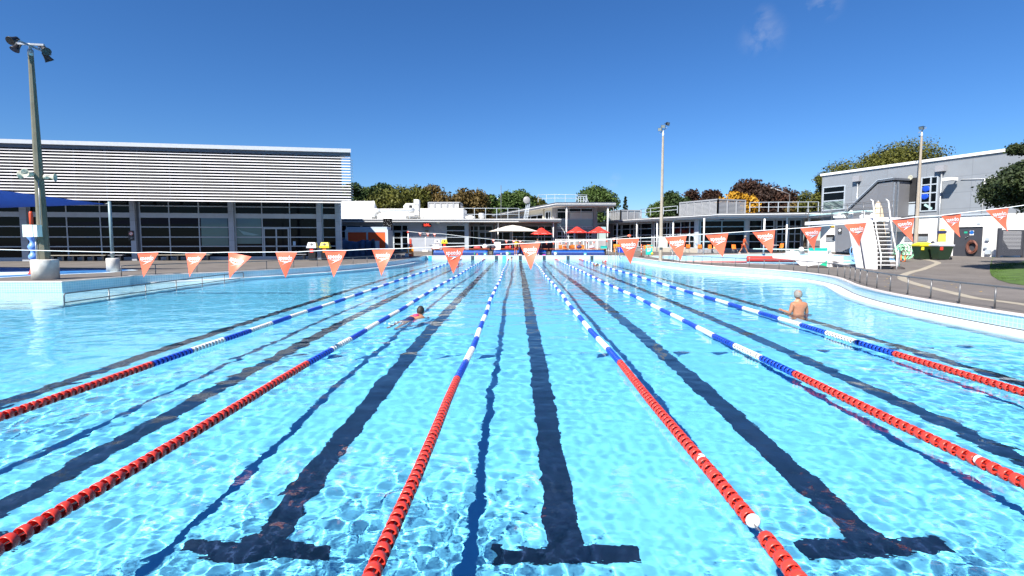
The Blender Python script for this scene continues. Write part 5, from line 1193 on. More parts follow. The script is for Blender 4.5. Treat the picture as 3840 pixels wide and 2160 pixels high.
def column(label, px, Y, ptop, r=.11, z1=None):
    x = (px - CX) / FPX * Y; z0 = gz(x, Y); zt_ = z1 if z1 is not None else at(px, ptop, Y).z
    o = thing('column', label, 'column', (x, Y, z0), 0, 'white veranda columns')
    part('shaft', MB().lathe([(r, -.02), (r, zt_ - z0)], n=16), white, o)
    part('base_plate', MB().lathe([(r * 1.9, 0), (r * 1.9, .03)], n=14), galv, o); return o
column('tall white column left of centre under the cafe tower roof', 2123.5, 62.8, 768, .09, zr2 + BZ - .40)
column('tall white column at the right end of the cafe tower roof', 2277, 62.8, 770, .09, zr2 + BZ - .40)
# roof rails, ladder mast and dish above the tower
zz = zr2 + BZ + .02
roof_rail('thin bowed railing on top of the cafe tower roof', [at(2018, 758, 70) * 1, at(2086, 757, 68), at(2160, 758, 68), at(2200, 758, 68)], .95, 5)
cgx = at(2182, 758, 65); cg = single('roof_cage', MB().bar((-.5, 0, .9), (.55, 0, .9), .08, .08).bar((-.5, 0, .35), (.55, 0, .35), .06, .06).bar((-.45, 0, 0), (-.45, 0, .9), .08, .08).bar((-.15, 0, 0), (-.15, 0, .9), .08, .08).bar((.2, 0, 0), (.2, 0, .9), .08, .08).bar((.5, 0, 0), (.5, 0, .9), .08, .08).bar((.55, 0, .9), (.85, 0, 0), .06, .06).bar((.2, 0, .8), (.5, 0, 0), .06, .06), lightfr, 'small white ladder cage on the cafe tower roof edge', 'ladder cage', (cgx.x, 65, zz))
dq = at(1968, 819, 68); dsh = thing('dish_mast', 'round grey satellite dish on a leaning lattice ladder mast', 'antenna', (dq.x, 68, dq.z))
cen = at(1975, 750, 68) - dq
part('dish', MB().lathe([(.02, .10), (.25, .06), (.44, .0), (.46, -.02), (.25, .03), (.02, .06)], n=26).xf(Matrix.Translation(cen) @ Matrix.Rotation(PI / 2, 4, 'X')), mk('grey_dish', (.24, .24, .245), .5, var=.06), dsh)
lm = MB(); B0_ = Vector((-.15, .1, 0)); B1_ = Vector((.35, .1, 0)); T0 = at(1978, 765, 68) - dq + Vector((0, .2, 0)); T1 = at(1988, 757, 68) - dq + Vector((0, .2, 0))
lm.bar(B0_, T0, .06, .06).bar(B1_, T1, .06, .06)
for k in range(9): t = k / 9; lm.bar(B0_.lerp(T0, t), B1_.lerp(T1, t), .04, .04).bar(B0_.lerp(T0, t), B1_.lerp(T1, t + 1 / 9), .035, .035)
lm.bar(Vector((-.1, .3, 0)), cen + Vector((0, .3, 0)), .05, .05)
part('lattice', lm, lightfr, dsh)
single('flagpole', MB().lathe([(.05, 0), (.035, 4.2)], n=8), mk('dark_pole', (.12, .12, .13), .5, var=0), 'thin dark pole rising above the low roof left of the dish', 'pole', (at(1879, 818, 66).x, 66, at(1879, 818, 66).z - .1))
sl_t = thing('street_light', 'distant twin headed street light beyond the low roof', 'street light', (at(1880, 790, 100).x, 100, .4))
hh = at(1880, 745, 100).z - .4; part('pole', MB().lathe([(.09, 0), (.06, hh)], n=8), galv, sl_t)
part('lamp_head', MB().cbox((-.55, 0, hh + .02), .6, .25, .12), white, sl_t); part('lamp_head', MB().cbox((.55, 0, hh + .02), .6, .25, .12), white, sl_t); part('arm', MB().bar((-.5, 0, hh), (.5, 0, hh), .06, .06), galv, sl_t)

# ------------------------------------------------------------------ right wing with its colonnade
E0 = Vector(((2298 - CX) / FPX * 66, 66)); E1 = Vector(((2686 - CX) / FPX * 50, 50)); E2 = Vector(((3030 - CX) / FPX * 48, 48)); E3 = E2 + Vector((4.2, -.4))
W0 = Vector(((2285 - CX) / FPX * 70, 70)); W1 = Vector(((2618 - CX) / FPX * 54, 54)); W2 = Vector(((3010 - CX) / FPX * 51.5, 51.5))
ZE = 4.50
rw = thing('pavilion_wing', 'glazed pavilion wing with a deep flat eave bending round the right deck', 'building', (W1.x, W1.y, BZ))
def l3(p): return (p[0] - W1.x, p[1] - W1.y)
ev = [l3(E0), l3(E1), l3(E2), l3(E3), l3((E3.x + 1, 62)), l3((E0.x + 2, 84)), l3((E0.x - .5, 80))]
zE = ZE - BZ
part('roof', MB().prism(ev, zE - .03, zE + .03), mk('grey_roof', (.22, .22, .22), .7, var=.1), rw)
part('fascia', MB().prism([(p[0], p[1] + .02) for p in ev], zE - .30, zE - .034), fascia, rw)
tm_ = MB()
for p, q in zip(ev[:3], ev[1:4]): tm_.bar((*p, zE - .085), (*q, zE - .085), .07, .055)
part('roof_edge', tm_, white, rw)
part('soffit', MB().prism([(p[0] * .985, p[1] + .25) for p in ev], zE - .37, zE - .304), mk('pale_soffit', (.50, .54, .58), .6, var=.04), rw)
LW = Frame(W0, W1, BZ); RW = Frame(W1, W2, BZ)
def panel_wall(F, name, bays, base=.42, label=None):
    o = thing(name + '_tmp', 'x', 'x')
    return o
def to_rw(F, mb):                                        # facade coordinates -> coordinates of the wing
    M = Matrix.Translation(F.p0 - Vector((W1.x, W1.y, BZ))) @ Matrix.Rotation(F.rz, 4, 'Z'); return mb.xf(M)
zw = [1.16 - BZ, 1.85 - BZ, 2.62 - BZ, 3.37 - BZ, 4.03 - BZ]
plm = mk('cream_plinth', (.42, .39, .33), .7, var=.06)
def wbay(F, px0, px1, us, fm=greyfr, z0=None, zs=None, w=.075, name='window'):
    a, b_ = F.U(px0), F.U(px1); z0 = zw[0] if z0 is None else z0
    g = part(name, to_rw(F, MB().box(a + .01, b_ - .01, .004, .03, z0, zw[4])), glass, rw)
    part('window_frame', to_rw(F, grid_frame(a, b_, z0, zw[4], [F.U(p) for p in us], zw[1:4] if zs is None else zs, w, -.06, .003)), fm, g); return g
part('wall', to_rw(LW, MB().box(-1, LW.len - .05, .035, .3, -.2, zE - .375)), greywall, rw)
part('wall', to_rw(RW, MB().box(.0, RW.len, .035, .3, -.2, zE - .375)), greywall, rw)
part('plinth', to_rw(LW, MB().box(LW.U(2440), LW.len, -.10, .03, -.2, zw[0])), plm, rw)
part('plinth', to_rw(RW, MB().box(.05, RW.U(2800), -.08, .03, -.2, zw[0] - .1)), greywall, rw)
part('header', to_rw(LW, MB().box(-1, LW.len - .02, -.05, .03, zw[4] + .01, zE - .38)), greywall, rw)
part('header', to_rw(RW, MB().box(.02, RW.len, -.05, .03, zw[4] + .01, zE - .38)), lightfr, rw)
wbay(LW, 2300, 2330, [2313]); wbay(LW, 2333, 2392, [2363, 2378]); wbay(LW, 2394, 2446, [2404]); wbay(LW, 2455, 2513, [2470, 2501]); wbay(LW, 2516, 2606, [2524, 2553, 2587])
part('corner_pier', to_rw(LW, MB().box(LW.U(2608), LW.len + .02, -.08, .034, -.1, zE - .38)), greyfr, rw)
blf = mk('aqua_frame', (.28, .42, .50), .4, var=.04)
wbay(RW, 2624, 2793, [2706], blf, zw[0] - .1, None, .10)
part('pier', to_rw(RW, MB().box(RW.U(2793), RW.U(2806), -.09, .034, -.1, zE - .38)), greyfr, rw)
wbay(RW, 2807, 2902, [2855], greyfr, zw[0] - .1); wbay(RW, 2910, 2954, [2933], greyfr, .05); d3 = wbay(RW, 2956, 3004, [2980], greyfr, .05, zw[1:4], .08, 'door')
part('exit_box', to_rw(RW, MB().box(RW.U(2697), RW.U(2712), -.3, -.09, zw[4] + .03, zw[4] + .22)), mk('navy_box', (.02, .04, .10), .5, var=0), rw)
for i, px in enumerate((2313, 2386, 2462, 2522)):
    t = .0; d = (E1 - E0); # column line just inside the eave
    best = min(np.linspace(0, 1, 400), key=lambda t: abs(CX + FPX * (E0.x + d.x * t + .25) / (E0.y + d.y * t + .3) - px)); p = E0 + d * best
    column(('furthest white veranda column of the pavilion, next to the tower', 'second white veranda column from the tower', 'white veranda column just left of the pale mast', 'white veranda column just right of the pale mast')[i], px, p.y + .3, 0, .075, ZE - .37)
column('white veranda column at the corner of the pavilion eave', 2637, 51.0, 0, .075, ZE - .37)
for px, lb2 in ((2862, 'white veranda column in front of the right pavilion windows, left one'), (2946, 'white veranda column in front of the pavilion double door'), (3029, 'white veranda column nearest the grey building')): column(lb2, px, 49.2, 0, .075, ZE - .37)
# plant screens on the wing roof
p1 = Vector(((2686 - CX) / FPX * 54, 54)); p0 = Vector(((2545 - CX) / FPX * 59, 59)); p2 = Vector(((2787 - CX) / FPX * 55.5, 55.5))
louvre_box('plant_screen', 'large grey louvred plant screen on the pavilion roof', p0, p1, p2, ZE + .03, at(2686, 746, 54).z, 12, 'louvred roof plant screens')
p0 = Vector(((2280 - CX) / FPX * 74, 74)); p1 = Vector(((2325 - CX) / FPX * 70, 70)); p2 = Vector(((2401 - CX) / FPX * 71, 71))
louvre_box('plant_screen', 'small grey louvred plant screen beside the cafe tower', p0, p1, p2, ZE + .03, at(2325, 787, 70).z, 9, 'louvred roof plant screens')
roof_rail('pale railing along the pavilion roof right of the yellow tree', [at(2811, 795, 55), at(3068, 795, 52)], 1.0, 7)
roof_rail('pale railing on the pavilion roof between the two plant screens', [at(2402, 810, 68), at(2440, 808, 64), at(2540, 800, 61)], .85, 4)
roof_rail('short pale railing behind the tall column at the right of the cafe tower', [at(2236, 812, 74), at(2300, 812, 74)], 1.25, 2)

# ------------------------------------------------------------------ trees
bark = mk('bark', (.09, .065, .045), .9, var=.25, scale=6)
def leaf_mat(name, c1, c2, c3):
    m = bpy.data.materials.new(name); m.use_nodes = True; nt = m.node_tree; b = nt.nodes['Principled BSDF']; L = nt.links.new
    ge = nt.nodes.new('ShaderNodeNewGeometry'); cr = nt.nodes.new('ShaderNodeValToRGB'); e = cr.color_ramp.elements
    e[0].position = 0; e[0].color = (*c1, 1); e[1].position = 1; e[1].color = (*c3, 1); k = e.new(.5); k.color = (*c2, 1)
    tc = nt.nodes.new('ShaderNodeTexCoord'); nz = nt.nodes.new('ShaderNodeTexNoise'); nz.inputs['Scale'].default_value = .55; nz.inputs['Detail'].default_value = 3; L(tc.outputs['Object'], nz.inputs['Vector'])
    ma = nt.nodes.new('ShaderNodeMath'); ma.operation = 'MULTIPLY_ADD'; ma.inputs[1].default_value = 1.5; ma.inputs[2].default_value = -.5; L(nz.outputs['Fac'], ma.inputs[0])
    m2 = nt.nodes.new('ShaderNodeMath'); m2.operation = 'MULTIPLY_ADD'; m2.inputs[1].default_value = .32; L(ge.outputs['Random Per Island'], m2.inputs[0]); L(ma.outputs[0], m2.inputs[2])
    L(m2.outputs[0], cr.inputs[0]); L(cr.outputs[0], b.inputs['Base Color']); b.inputs['Roughness'].default_value = .65; b.inputs['Specular IOR Level'].default_value = .25
    MATS[name] = m; return m
LM = {'dark': leaf_mat('dark_leaves', (.016, .032, .010), (.030, .055, .014), (.060, .085, .020)),
      'green': leaf_mat('green_leaves', (.028, .055, .012), (.055, .095, .020), (.11, .15, .032)),
      'olive': leaf_mat('olive_leaves', (.040, .048, .008), (.085, .090, .014), (.15, .135, .022)),
      'bronze': leaf_mat('bronze_leaves', (.045, .032, .010), (.095, .065, .016), (.15, .085, .022)),
      'maroon': leaf_mat('maroon_leaves', (.018, .012, .010), (.045, .022, .014), (.085, .035, .018)),
      'yellow': leaf_mat('yellow_leaves', (.26, .13, .008), (.42, .22, .014), (.55, .33, .03)),
      'pine': leaf_mat('pine_needles', (.012, .022, .009), (.026, .040, .013), (.055, .068, .020))}
def tree(name, label, cat, px0, px1, ytop, ybase, Y, kind, n=5200, leaf=.34, seed=1, conical=0.0, depth=None, lumps=16, group=None, base=None, wid=1.0):
    """a crown of many separate leaves gathered in clumps, on a forked trunk; px0..px1 / ytop..ybase is the crown's extent seen from the pool"""
    rg = np.random.default_rng(seed); xa = (px0 - CX) / FPX * Y; xb = (px1 - CX) / FPX * Y; xc = (xa + xb) / 2; rx = (xb - xa) / 2 * wid
    zt = at((px0 + px1) / 2, ytop, Y).z; zb = at((px0 + px1) / 2, ybase, Y).z; ry = depth or rx; z0 = gz(xc, Y) if base is None else base
    zt += (zt - zb) * .07 * (wid > 1.1); zc = (zt + zb) / 2; rzv = (zt - zb) / 2
    o = thing(name, label, cat, (xc, Y, z0), 0, group)
    cl = []
    for i in range(lumps):
        if conical:
            f = (i + .5) / lumps; a = i * 2.4; z = -rzv + 2 * rzv * f; r = (1 - f) ** .8 * .72; c = np.array([r * rx * math.cos(a), r * ry * math.sin(a), z]); s = max(.16, (1 - f) * .5) * rx
        else:
            u = rg.normal(size=3); u /= np.linalg.norm(u); u[2] = u[2] * .9 + .05; q = .50 + .36 * rg.random(); c = u * np.array([rx, ry, rzv]) * q; s = (.36 + .22 * rg.random()) * min(rx, rzv * 1.25)
        cl.append((c, s))
    if not conical: cl.append((np.array([0, 0, -.1 * rzv]), min(rx, rzv) * .65))
    wts = np.array([s ** 2 for c, s in cl]); wts /= wts.sum(); ids_ = rg.choice(len(cl), n, p=wts)
    C = np.array([c for c, s in cl])[ids_]; Sx = np.array([s for c, s in cl])[ids_]
    d = rg.normal(size=(n, 3)); d /= np.linalg.norm(d, axis=1)[:, None]; rad = Sx * (rg.random(n) ** .38) * (1 + .16 * rg.normal(size=n))
    sc_ = np.array([1, 1, .85]); P_ = C + d * rad[:, None] * sc_
    if not conical:
        k = np.sqrt(((P_ / np.array([rx, ry, rzv])) ** 2).sum(1)); lim = 1.0 + .09 * rg.normal(size=n); over = k > lim; P_[over] *= (lim[over] / k[over])[:, None]
    P_[:, 2] += zc - z0
    a = rg.normal(size=(n, 3)) + d * .7 + np.array([0, 0, .5]); a /= np.linalg.norm(a, axis=1)[:, None]           # leaf normals lean outward
    t1 = np.cross(a, rg.normal(size=(n, 3))); t1 /= np.linalg.norm(t1, axis=1)[:, None]; t2 = np.cross(a, t1)
    ls = leaf * (.6 + .8 * rg.random(n))[:, None]
    V_ = np.stack([P_ - t1 * ls * .5, P_ + t2 * ls * .32 - t1 * ls * .05, P_ + t1 * ls * .55, P_ - t2 * ls * .32 + t1 * ls * .05], 1).reshape(-1, 3); F_ = np.arange(n * 4).reshape(-1, 4)
    me = np_mesh('crown', V_, F_); me.materials.append(LM[kind]); part('crown', me, None, o)
    tr = MB(); h = zc - z0; rt = max(.10, rx * .07); top = Vector((.1 * rx, 0, h * 1.0))
    tr.tube([(0, 0, -.2), (.04 * rx, .02, h * .35), tuple(top * .7), tuple(top)], [rt * 1.25, rt, rt * .8, rt * .45], 8)
    for c, s in cl[:7]: e = Vector((c[0] * .8, c[1] * .8, c[2] * .8 + h)); st_ = Vector((.05 * rx, 0, h * .6)); tr.tube([st_, st_.lerp(e, .5) + Vector((0, 0, -.06 * h)), e], [rt * .5, rt * .33, rt * .12], 5)
    part('trunk', tr, bark, o); return o
bg_ = 'trees behind the pool buildings'
T = [('dark green rounded tree just right of the louvred hall roof', 1285, 1395, 697, 800, 88, 'dark', 0), ('dark green tree second from the hall behind the white roof light', 1385, 1492, 697, 800, 92, 'dark', 0),
     ('bronze tinged spreading tree behind the air handling unit', 1395, 1610, 702, 850, 82, 'olive', 0), ('rusty brown broad tree above the left plant screen', 1590, 1740, 700, 850, 84, 'bronze', 0),
     ('darker rusty tree behind the low roof railing', 1710, 1835, 706, 860, 86, 'bronze', 0), ('small green tree right of the rusty trees', 1815, 1890, 733, 850, 96, 'green', 0),
     ('feathery green tree left of the satellite dish', 1880, 1968, 722, 850, 90, 'green', 0), ('tall feathery green tree rising behind the satellite dish', 1918, 2000, 714, 850, 92, 'green', 0),
     ('low bronze bush right of the satellite dish', 1980, 2042, 738, 830, 94, 'olive', 0), ('full green tree above the right end of the cafe tower roof', 2162, 2298, 706, 850, 90, 'green', 0),
     ('pale green tree just left of the pale mast', 2432, 2505, 762, 850, 92, 'green', 0), ('dark green tree just right of the pale mast', 2488, 2580, 716, 850, 90, 'dark', 0),
     ('maroon leaved tree behind the large plant screen', 2560, 2660, 716, 850, 92, 'maroon', 0), ('dark tree in the gap left of the small conifer', 2630, 2700, 708, 850, 94, 'maroon', 0),
     ('tall maroon leaved tree with a pointed top', 2748, 2860, 676, 850, 88, 'maroon', 0), ('broad dark maroon tree above the right roof railing', 2810, 2958, 694, 860, 84, 'maroon', 0),
     ('golden yellow autumn tree behind the large plant screen', 2692, 2812, 726, 850, 80, 'yellow', 0), ('thin rusty tree left of the grey building', 2955, 3075, 745, 880, 72, 'bronze', 0)]
for i, (lb_, a, b_, yt, yb, Y, kd, cn) in enumerate(T):
    tree('broadleaf_tree', lb_, 'tree', a, b_, yt, yb, Y, kd, 12000 if b_ - a > 80 else 7000, .40, 20 + i, 0, None, 17, bg_, wid=1.26)
tree('conifer', 'small dark pointed conifer alone against the sky right of the cafe tower', 'tree', 2325, 2358, 738, 830, 100, 'pine', 2600, .40, 70, 1, None, 22, bg_)
tree('conifer', 'small green conifer tip between the maroon trees', 'tree', 2736, 2766, 690, 830, 96, 'green', 2200, .38, 71, 1, None, 20, bg_)
for i, (a, b_, yt, yb, Y, lb_) in enumerate(((3085, 3300, 560, 860, 66, 'olive tree behind the left half of the grey building, lower part'), (3180, 3500, 528, 860, 64, 'huge olive green tree crowning the grey building roof'), (3030, 3140, 640, 880, 67, 'olive tree peeping out left of the grey building'))):
    tree('broadleaf_tree', lb_, 'tree', a, b_, yt, yb, Y, 'olive', 60000 if i == 1 else 26000, .22, 90 + i, 0, 7, 30, 'olive trees behind the grey building', wid=1.06)
pn_ = tree('pine_tree', 'dark drooping pine at the right edge beside the lawn', 'tree', 3690, 4200, 590, 800, 24.0, 'pine', 60000, .13, 120, 0, 2.6, 40)
tree('pine_tree', 'upper pine bough against the sky at the right edge', 'tree', 3752, 4050, 482, 572, 25.5, 'pine', 22000, .13, 121, 0, 2.0, 22)
stl = thing('street_light', 'slender bent arm street light behind the pavilion roof railing', 'street light', (at(2959, 790, 70).x, 70, .8))
h1 = at(2959, 727, 70).z - .8; hx = at(2900, 706, 70); part('pole', MB().tube([(0, 0, 0), (0, 0, h1), (hx.x - stl.location.x, 0, hx.z - .8)], [.07, .05, .04], 8), galv, stl)
part('lamp_head', MB().sphere((hx.x - stl.location.x - .1, 0, hx.z - .78), .2, 10, 6, (1.6, .8, .5)), galv, stl)
# ------------------------------------------------------------------ parasols, fence and chairs at the cafe
def parasol(label, px, pyt, pye, half_px, Y, mat, n=8, txt=None, rot=0.0):
    x = (px - CX) / FPX * Y; z0 = gz(x, Y); zt = at(px, pyt, Y).z - z0; ze_ = at(px, pye, Y).z - z0; r = half_px / FPX * Y
    o = thing('parasol', label, 'parasol', (x, Y, z0), rot, 'open parasols')
    mb = MB(); rings = ((0.0, zt), (.30, zt - (zt - ze_) * .20), (.65, zt - (zt - ze_) * .58), (1.0, ze_), (1.0, ze_ - .03))
    for f, z in rings:
        for k in range(n): t = 2 * PI * (k + .5) / n; mb.v.append((r * f * math.cos(t) / (1 if n > 4 else 1), r * f * math.sin(t), z))
    mb.f = [(i * n + k, i * n + (k + 1) % n, (i + 1) * n + (k + 1) % n, (i + 1) * n + k) for i in range(4) for k in range(n)]; mb.sm = [False] * len(mb.f)
    c = part('canopy', mb, mat, o)
    if n > 4: part('vent_cap', MB().lathe([(.36 * r, zt - (zt - ze_) * .22), (.2 * r, zt + .02), (.02, zt + .10)], n=n, sm=False), mat, c)
    part('pole', MB().lathe([(.04, 0), (.04, zt - .05)], n=10), white if n == 4 else galv, o)
    rb = MB()
    for k in range(n): t = 2 * PI * (k + .5) / n; rb.bar((0, 0, zt - .12), (r * .97 * math.cos(t), r * .97 * math.sin(t), ze_ + .0), .03, .03)
    part('rib', rb, galv, o)
    part('base', MB().lathe([(.35, 0), (.35, .09), (.08, .12)], n=16), concrete, o)
    if txt:
        tb_ = MB()
        for k in range(n):
            a = 2 * PI * k / n; rr_ = r * math.cos(PI / n); m_ = Vector((math.cos(a), math.sin(a), 0)); rt_ = Vector((-m_.y, m_.x, 0)); inw = (Vector((0, 0, zt)) - m_ * rr_ - Vector((0, 0, ze_)))
            up_ = inw.normalized(); w_ = .55 * 2 * r * math.sin(PI / n); text(tb_, txt, m_ * (rr_ + .0) + Vector((0, 0, ze_ + .02)) + up_ * .10 - rt_ * w_ / 2 + m_ * .035 + Vector((0, 0, .02)), w_, rt_, up_, .01)
        part('lettering', tb_, white, c)
    return o
canv = mk('cream_parasol', (.72, .66, .56), .8, var=.05); redc = mk('red_parasol', (.66, .035, .022), .7, var=.06)
parasol('wide square cream parasol behind the lifeguard', 1922, 844, 867, 104, 59.0, canv, 4, None, .28)
parasol('red parasol overlapping the right corner of the cream one', 2030, 857, 879, 43, 60.5, redc, 8, 'Coca-Cola', .2)
parasol('red parasol just right of the tall left tower column', 2163, 853, 873, 42, 61.5, redc, 8, 'Coca-Cola', .1)
parasol('red parasol under the right tower column', 2244, 853, 873, 42, 61.5, redc, 8, 'Coca-Cola', .15)
fa = (2083 - CX) / FPX * 60.6; fb_ = (2292 - CX) / FPX * 60.6
fn = thing('picket_fence', 'white picket fence round the cafe terrace behind the blue pool covers', 'fence', (fa, 60.6, gz(fa, 60.6)))
ln = fb_ - fa; hf = at(2180, 897, 60.6).z - fn.location.z
pk = MB()
for i in range(int(ln / .135)): pk.box(i * .135, i * .135 + .035, -.012, .012, .08, hf - .05)
part('pickets', pk, white, fn); part('rail', MB().bar((0, 0, hf - .02), (ln, 0, hf - .02), .06, .05).bar((0, 0, .10), (ln, 0, .10), .04, .04), white, fn)
for i in range(5): part('post', MB().box(ln * i / 4 - .05, ln * i / 4 + .05, -.05, .05, 0, hf), white, fn)
part('panel', MB().box(.0, .75, .03, .05, .05, hf - .1), mk('grey_screen', (.35, .34, .33), .6, var=.05), fn)
def make_chair():
    o = thing('cafe_chair', 'x', 'chair')
    sh_ = MB(); n, m_ = 8, 5; prof = [(-.22, .46), (-.05, .43), (.12, .44), (.19, .50), (.22, .62), (.26, .88)]
    for i in range(n + 1):
        u = -1 + 2 * i / n
        for y, z in prof: sh_.v.append((u * .22 * (1 - .12 * (z - .45)), y + .03 * u * u, z + .015 * u * u))
    sh_.f = [(i * 6 + j, i * 6 + j + 1, (i + 1) * 6 + j + 1, (i + 1) * 6 + j) for i in range(n) for j in range(5)]; sh_.sm = [True] * len(sh_.f)
    part('seat_shell', sh_, mk('cafe_orange', (.80, .20, .03), .4, var=.05), o)
    for sx in (-1, 1):
        for sy in (-.18, .2): part('leg', MB().tube([(sx * .17, sy * .7, .43), (sx * .23, sy * 1.2, 0)], .014, 6), galv, o)
    return o
ch0 = make_chair()
CH = [(2105, 59.2, 2.6, 'orange cafe chair at the left end of the picket fence'), (2121, 59.6, .4, 'orange cafe chair second from the left fence end'), (2136, 59.0, 3.5, 'orange cafe chair beside the tall tower column, on its right'),
      (2149, 59.5, 2.9, 'orange cafe chair between the tall column and the dark navy bag'), (2167, 59.2, .1, 'orange cafe chair just left behind the navy bag'), (2187, 59.2, .2, 'orange cafe chair just right behind the navy bag'), (2226, 59.8, 1.7, 'orange cafe chair behind the pale bag on the bench plank'),
      (2424, 56.2, .3, 'orange cafe chair behind the teal banner, left one of the pair'), (2436, 56.4, .1, 'orange cafe chair behind the teal banner, right one of the pair'), (2577, 53.8, 3.0, 'orange cafe chair in front of the pavilion corner window'),
      (2626, 51.6, 2.5, 'orange cafe chair right at the corner pier of the pavilion'), (2664, 51.9, .1, 'orange cafe chair right of the corner veranda column'), (2683, 51.9, -.3, 'orange cafe chair half behind the pennant near the corner column'), (2755, 51.6, .1, 'orange cafe chair beside the walking man'), (2922, 49.9, -1.2, 'orange cafe chair at the small table by the double door')]
for i, (px, Y, rz, lb_) in enumerate(CH):
    x = (px - CX) / FPX * Y; loc = (x, Y, gz(x, Y)); c = ch0 if i == 0 else dup(ch0, loc, rz)
    c.location = loc; c.rotation_euler = (0, 0, rz); c['label'] = lb_; c['group'] = 'orange cafe chairs'
def table(label, px, Y, r=.38, group='small cafe tables'):
    x = (px - CX) / FPX * Y; o = thing('cafe_table', label, 'table', (x, Y, gz(x, Y)), 0, group)
    part('table_top', MB().lathe([(r, .71), (r, .745)], n=18), offwhite, o); part('stem', MB().lathe([(.03, .03), (.03, .71)], n=8), galv, o); part('foot', MB().lathe([(.26, 0), (.22, .03)], n=14), black, o)
table('small round table among the orange chairs by the fence', 2114, 60.0); table('small table in front of the double door of the pavilion', 2903, 50.2)
q = (2312 - CX) / FPX * 60; hs_ = thing('high_chair', 'orange slatted high chair right of the cafe terrace', 'chair', (q, 60, gz(q, 60)))
for sx in (-.26, .26):
    for sy in (-.22, .22): part('leg', MB().box(sx - .035, sx + .035, sy - .035, sy + .035, 0, .92), oy, hs_)
part('seat', MB().box(-.33, .33, -.28, .28, .50, .55), oy, hs_); part('back', MB().box(-.33, .33, .19, .25, .66, .92), oy, hs_)

# ------------------------------------------------------------------ pool cover rollers with plank tops
cov = mk('blue_pool_cover', (.014, .105, .50), .38, var=.22, scale=3, bump=.5, bscale=5); plank = mk('orange_plank', (.50, .13, .06), .6, var=.15, scale=3)
RY = 56.0
def roller(label, px0, px1):
    x0 = (px0 - CX) / FPX * RY; x1 = (px1 - CX) / FPX * RY; L_ = x1 - x0; z0 = gz(x0, RY); o = thing('pool_cover_roller', label, 'pool cover', (x0, RY, z0), 0, 'rolled pool covers')
    mb = MB(); n = 40; rr_ = random.Random(int(px0))
    for i in range(n + 1):
        u = i / n; rj = .235 * (1 + .03 * math.sin(u * 31 + px0) + .02 * rr_.random()) * (1 if .01 < u < .99 else .8)
        for k in range(18): t = 2 * PI * k / 18; mb.v.append((.12 + u * (L_ - .24), rj * math.cos(t), .34 + rj * math.sin(t) * (1.0 if math.sin(t) > 0 else 1.1)))
    mb.f = [(i * 18 + k, i * 18 + (k + 1) % 18, (i + 1) * 18 + (k + 1) % 18, (i + 1) * 18 + k) for i in range(n) for k in range(18)] + [tuple(range(18)), tuple(n * 18 + k for k in range(18))[::-1]]; mb.sm = [True] * (n * 18) + [False] * 2
    part('cover', mb, cov, o)
    part('skirt', MB().box(.13, L_ - .13, -.27, -.24, .02, .24), mk('shaded_cover_blue', (.008, .04, .22), .45, var=.15), o)  # darker blue strip paints the shade on the lower roll
    part('strap', MB().box(.12, L_ - .12, -.275, -.271, .235, .265), mk('grey_strap', (.30, .33, .36), .5, var=.1), o)
    for x in (0, L_ - .08): part('end_frame', MB().box(x, x + .08, -.30, .30, 0, .62), black, o)
    part('plank', MB().box(-.08, L_ + .08, -.33, .33, .63, .68), plank, o)
roller('left blue pool cover roll under an orange plank', 1622, 1834); roller('middle blue pool cover roll under an orange plank, behind the lifeguard', 1846, 2052); roller('right blue pool cover roll under an orange plank, the longest one', 2063, 2270)
pz = .40 + .68 + .01
def onplank(px): return Vector(((px - CX) / FPX * RY, RY, gz((px - CX) / FPX * RY, RY) + .682))
def bag(label, px, w, h, mat, cat='bag', seed=0, dy=0):
    mb = MB().sphere((0, 0, h * .48), 1, 14, 9, (w / 2, .2, h / 2)).tube([(-w * .2, -.1, h * .85), (0, -.12, h * 1.15), (w * .2, -.1, h * .85)], .015, 5); rr_ = random.Random(seed + int(px)); mb.v = [(x * (1 + .12 * rr_.random()), y, max(0, z * (1 + .1 * rr_.random()))) for x, y, z in mb.v]
    return single('bag' if cat == 'bag' else cat, mb, mat, label, cat, onplank(px) + Vector((0, dy, 0)), 0)
bag('red and orange cloth bundle on the left plank', 1790, .75, .26, mk('red_cloth', (.60, .10, .10), .8, var=.3, scale=9)); bag('white towel heap on the left plank', 1819, .6, .45, mk('white_towel', (.72, .68, .64), .9, var=.1, scale=9), 'towel')
bag('black bag at the right end of the left plank', 1836, .5, .32, black); bag('dark bag with pale trim on the middle plank', 1851, .5, .34, mk('dark_bag', (.05, .04, .06), .7, var=.5, scale=12))
bag('red bag on the middle plank beside the lifeguard', 1902, .45, .28, redm); bag('small red bundle on the middle plank', 1913, .3, .32, mk('red_cloth', (0, 0, 0)))
bag('navy bag with white spots on the right plank', 2171, .6, .36, mk('navy_bag', (.05, .04, .12), .7, var=.6, scale=14)); bag('pale lilac bag on the right plank', 2219, .6, .34, mk('lilac_bag', (.50, .46, .52), .8, var=.2, scale=9))
single('crate', MB().box(-.33, .33, -.2, .2, 0, .28).box(-.36, .36, -.23, .23, .24, .30), mk('teal_crate', (.02, .42, .36), .4, var=.05), 'teal plastic crate at the right end of the right plank', 'crate', onplank(2263))
single('tub', MB().box(-.36, .36, -.25, .25, 0, .42).box(-.39, .39, -.28, .28, .42, .47), white, 'white storage tub at the left end of the left plank', 'tub', onplank(1637))
wc = thing('white_chair', 'white plastic chair with a high back behind the middle plank', 'chair', ((1865 - CX) / FPX * 57.2, 57.2, gz(-2, 57.2)))
part('back', MB().box(-.36, .36, .2, .25, .45, 1.35), white, wc); part('seat', MB().box(-.36, .36, -.3, .25, .41, .46), white, wc)
for sx in (-.31, .31):
    for sy in (-.26, .21): part('leg', MB().box(sx - .03, sx + .03, sy - .03, sy + .03, 0, .41), white, wc)
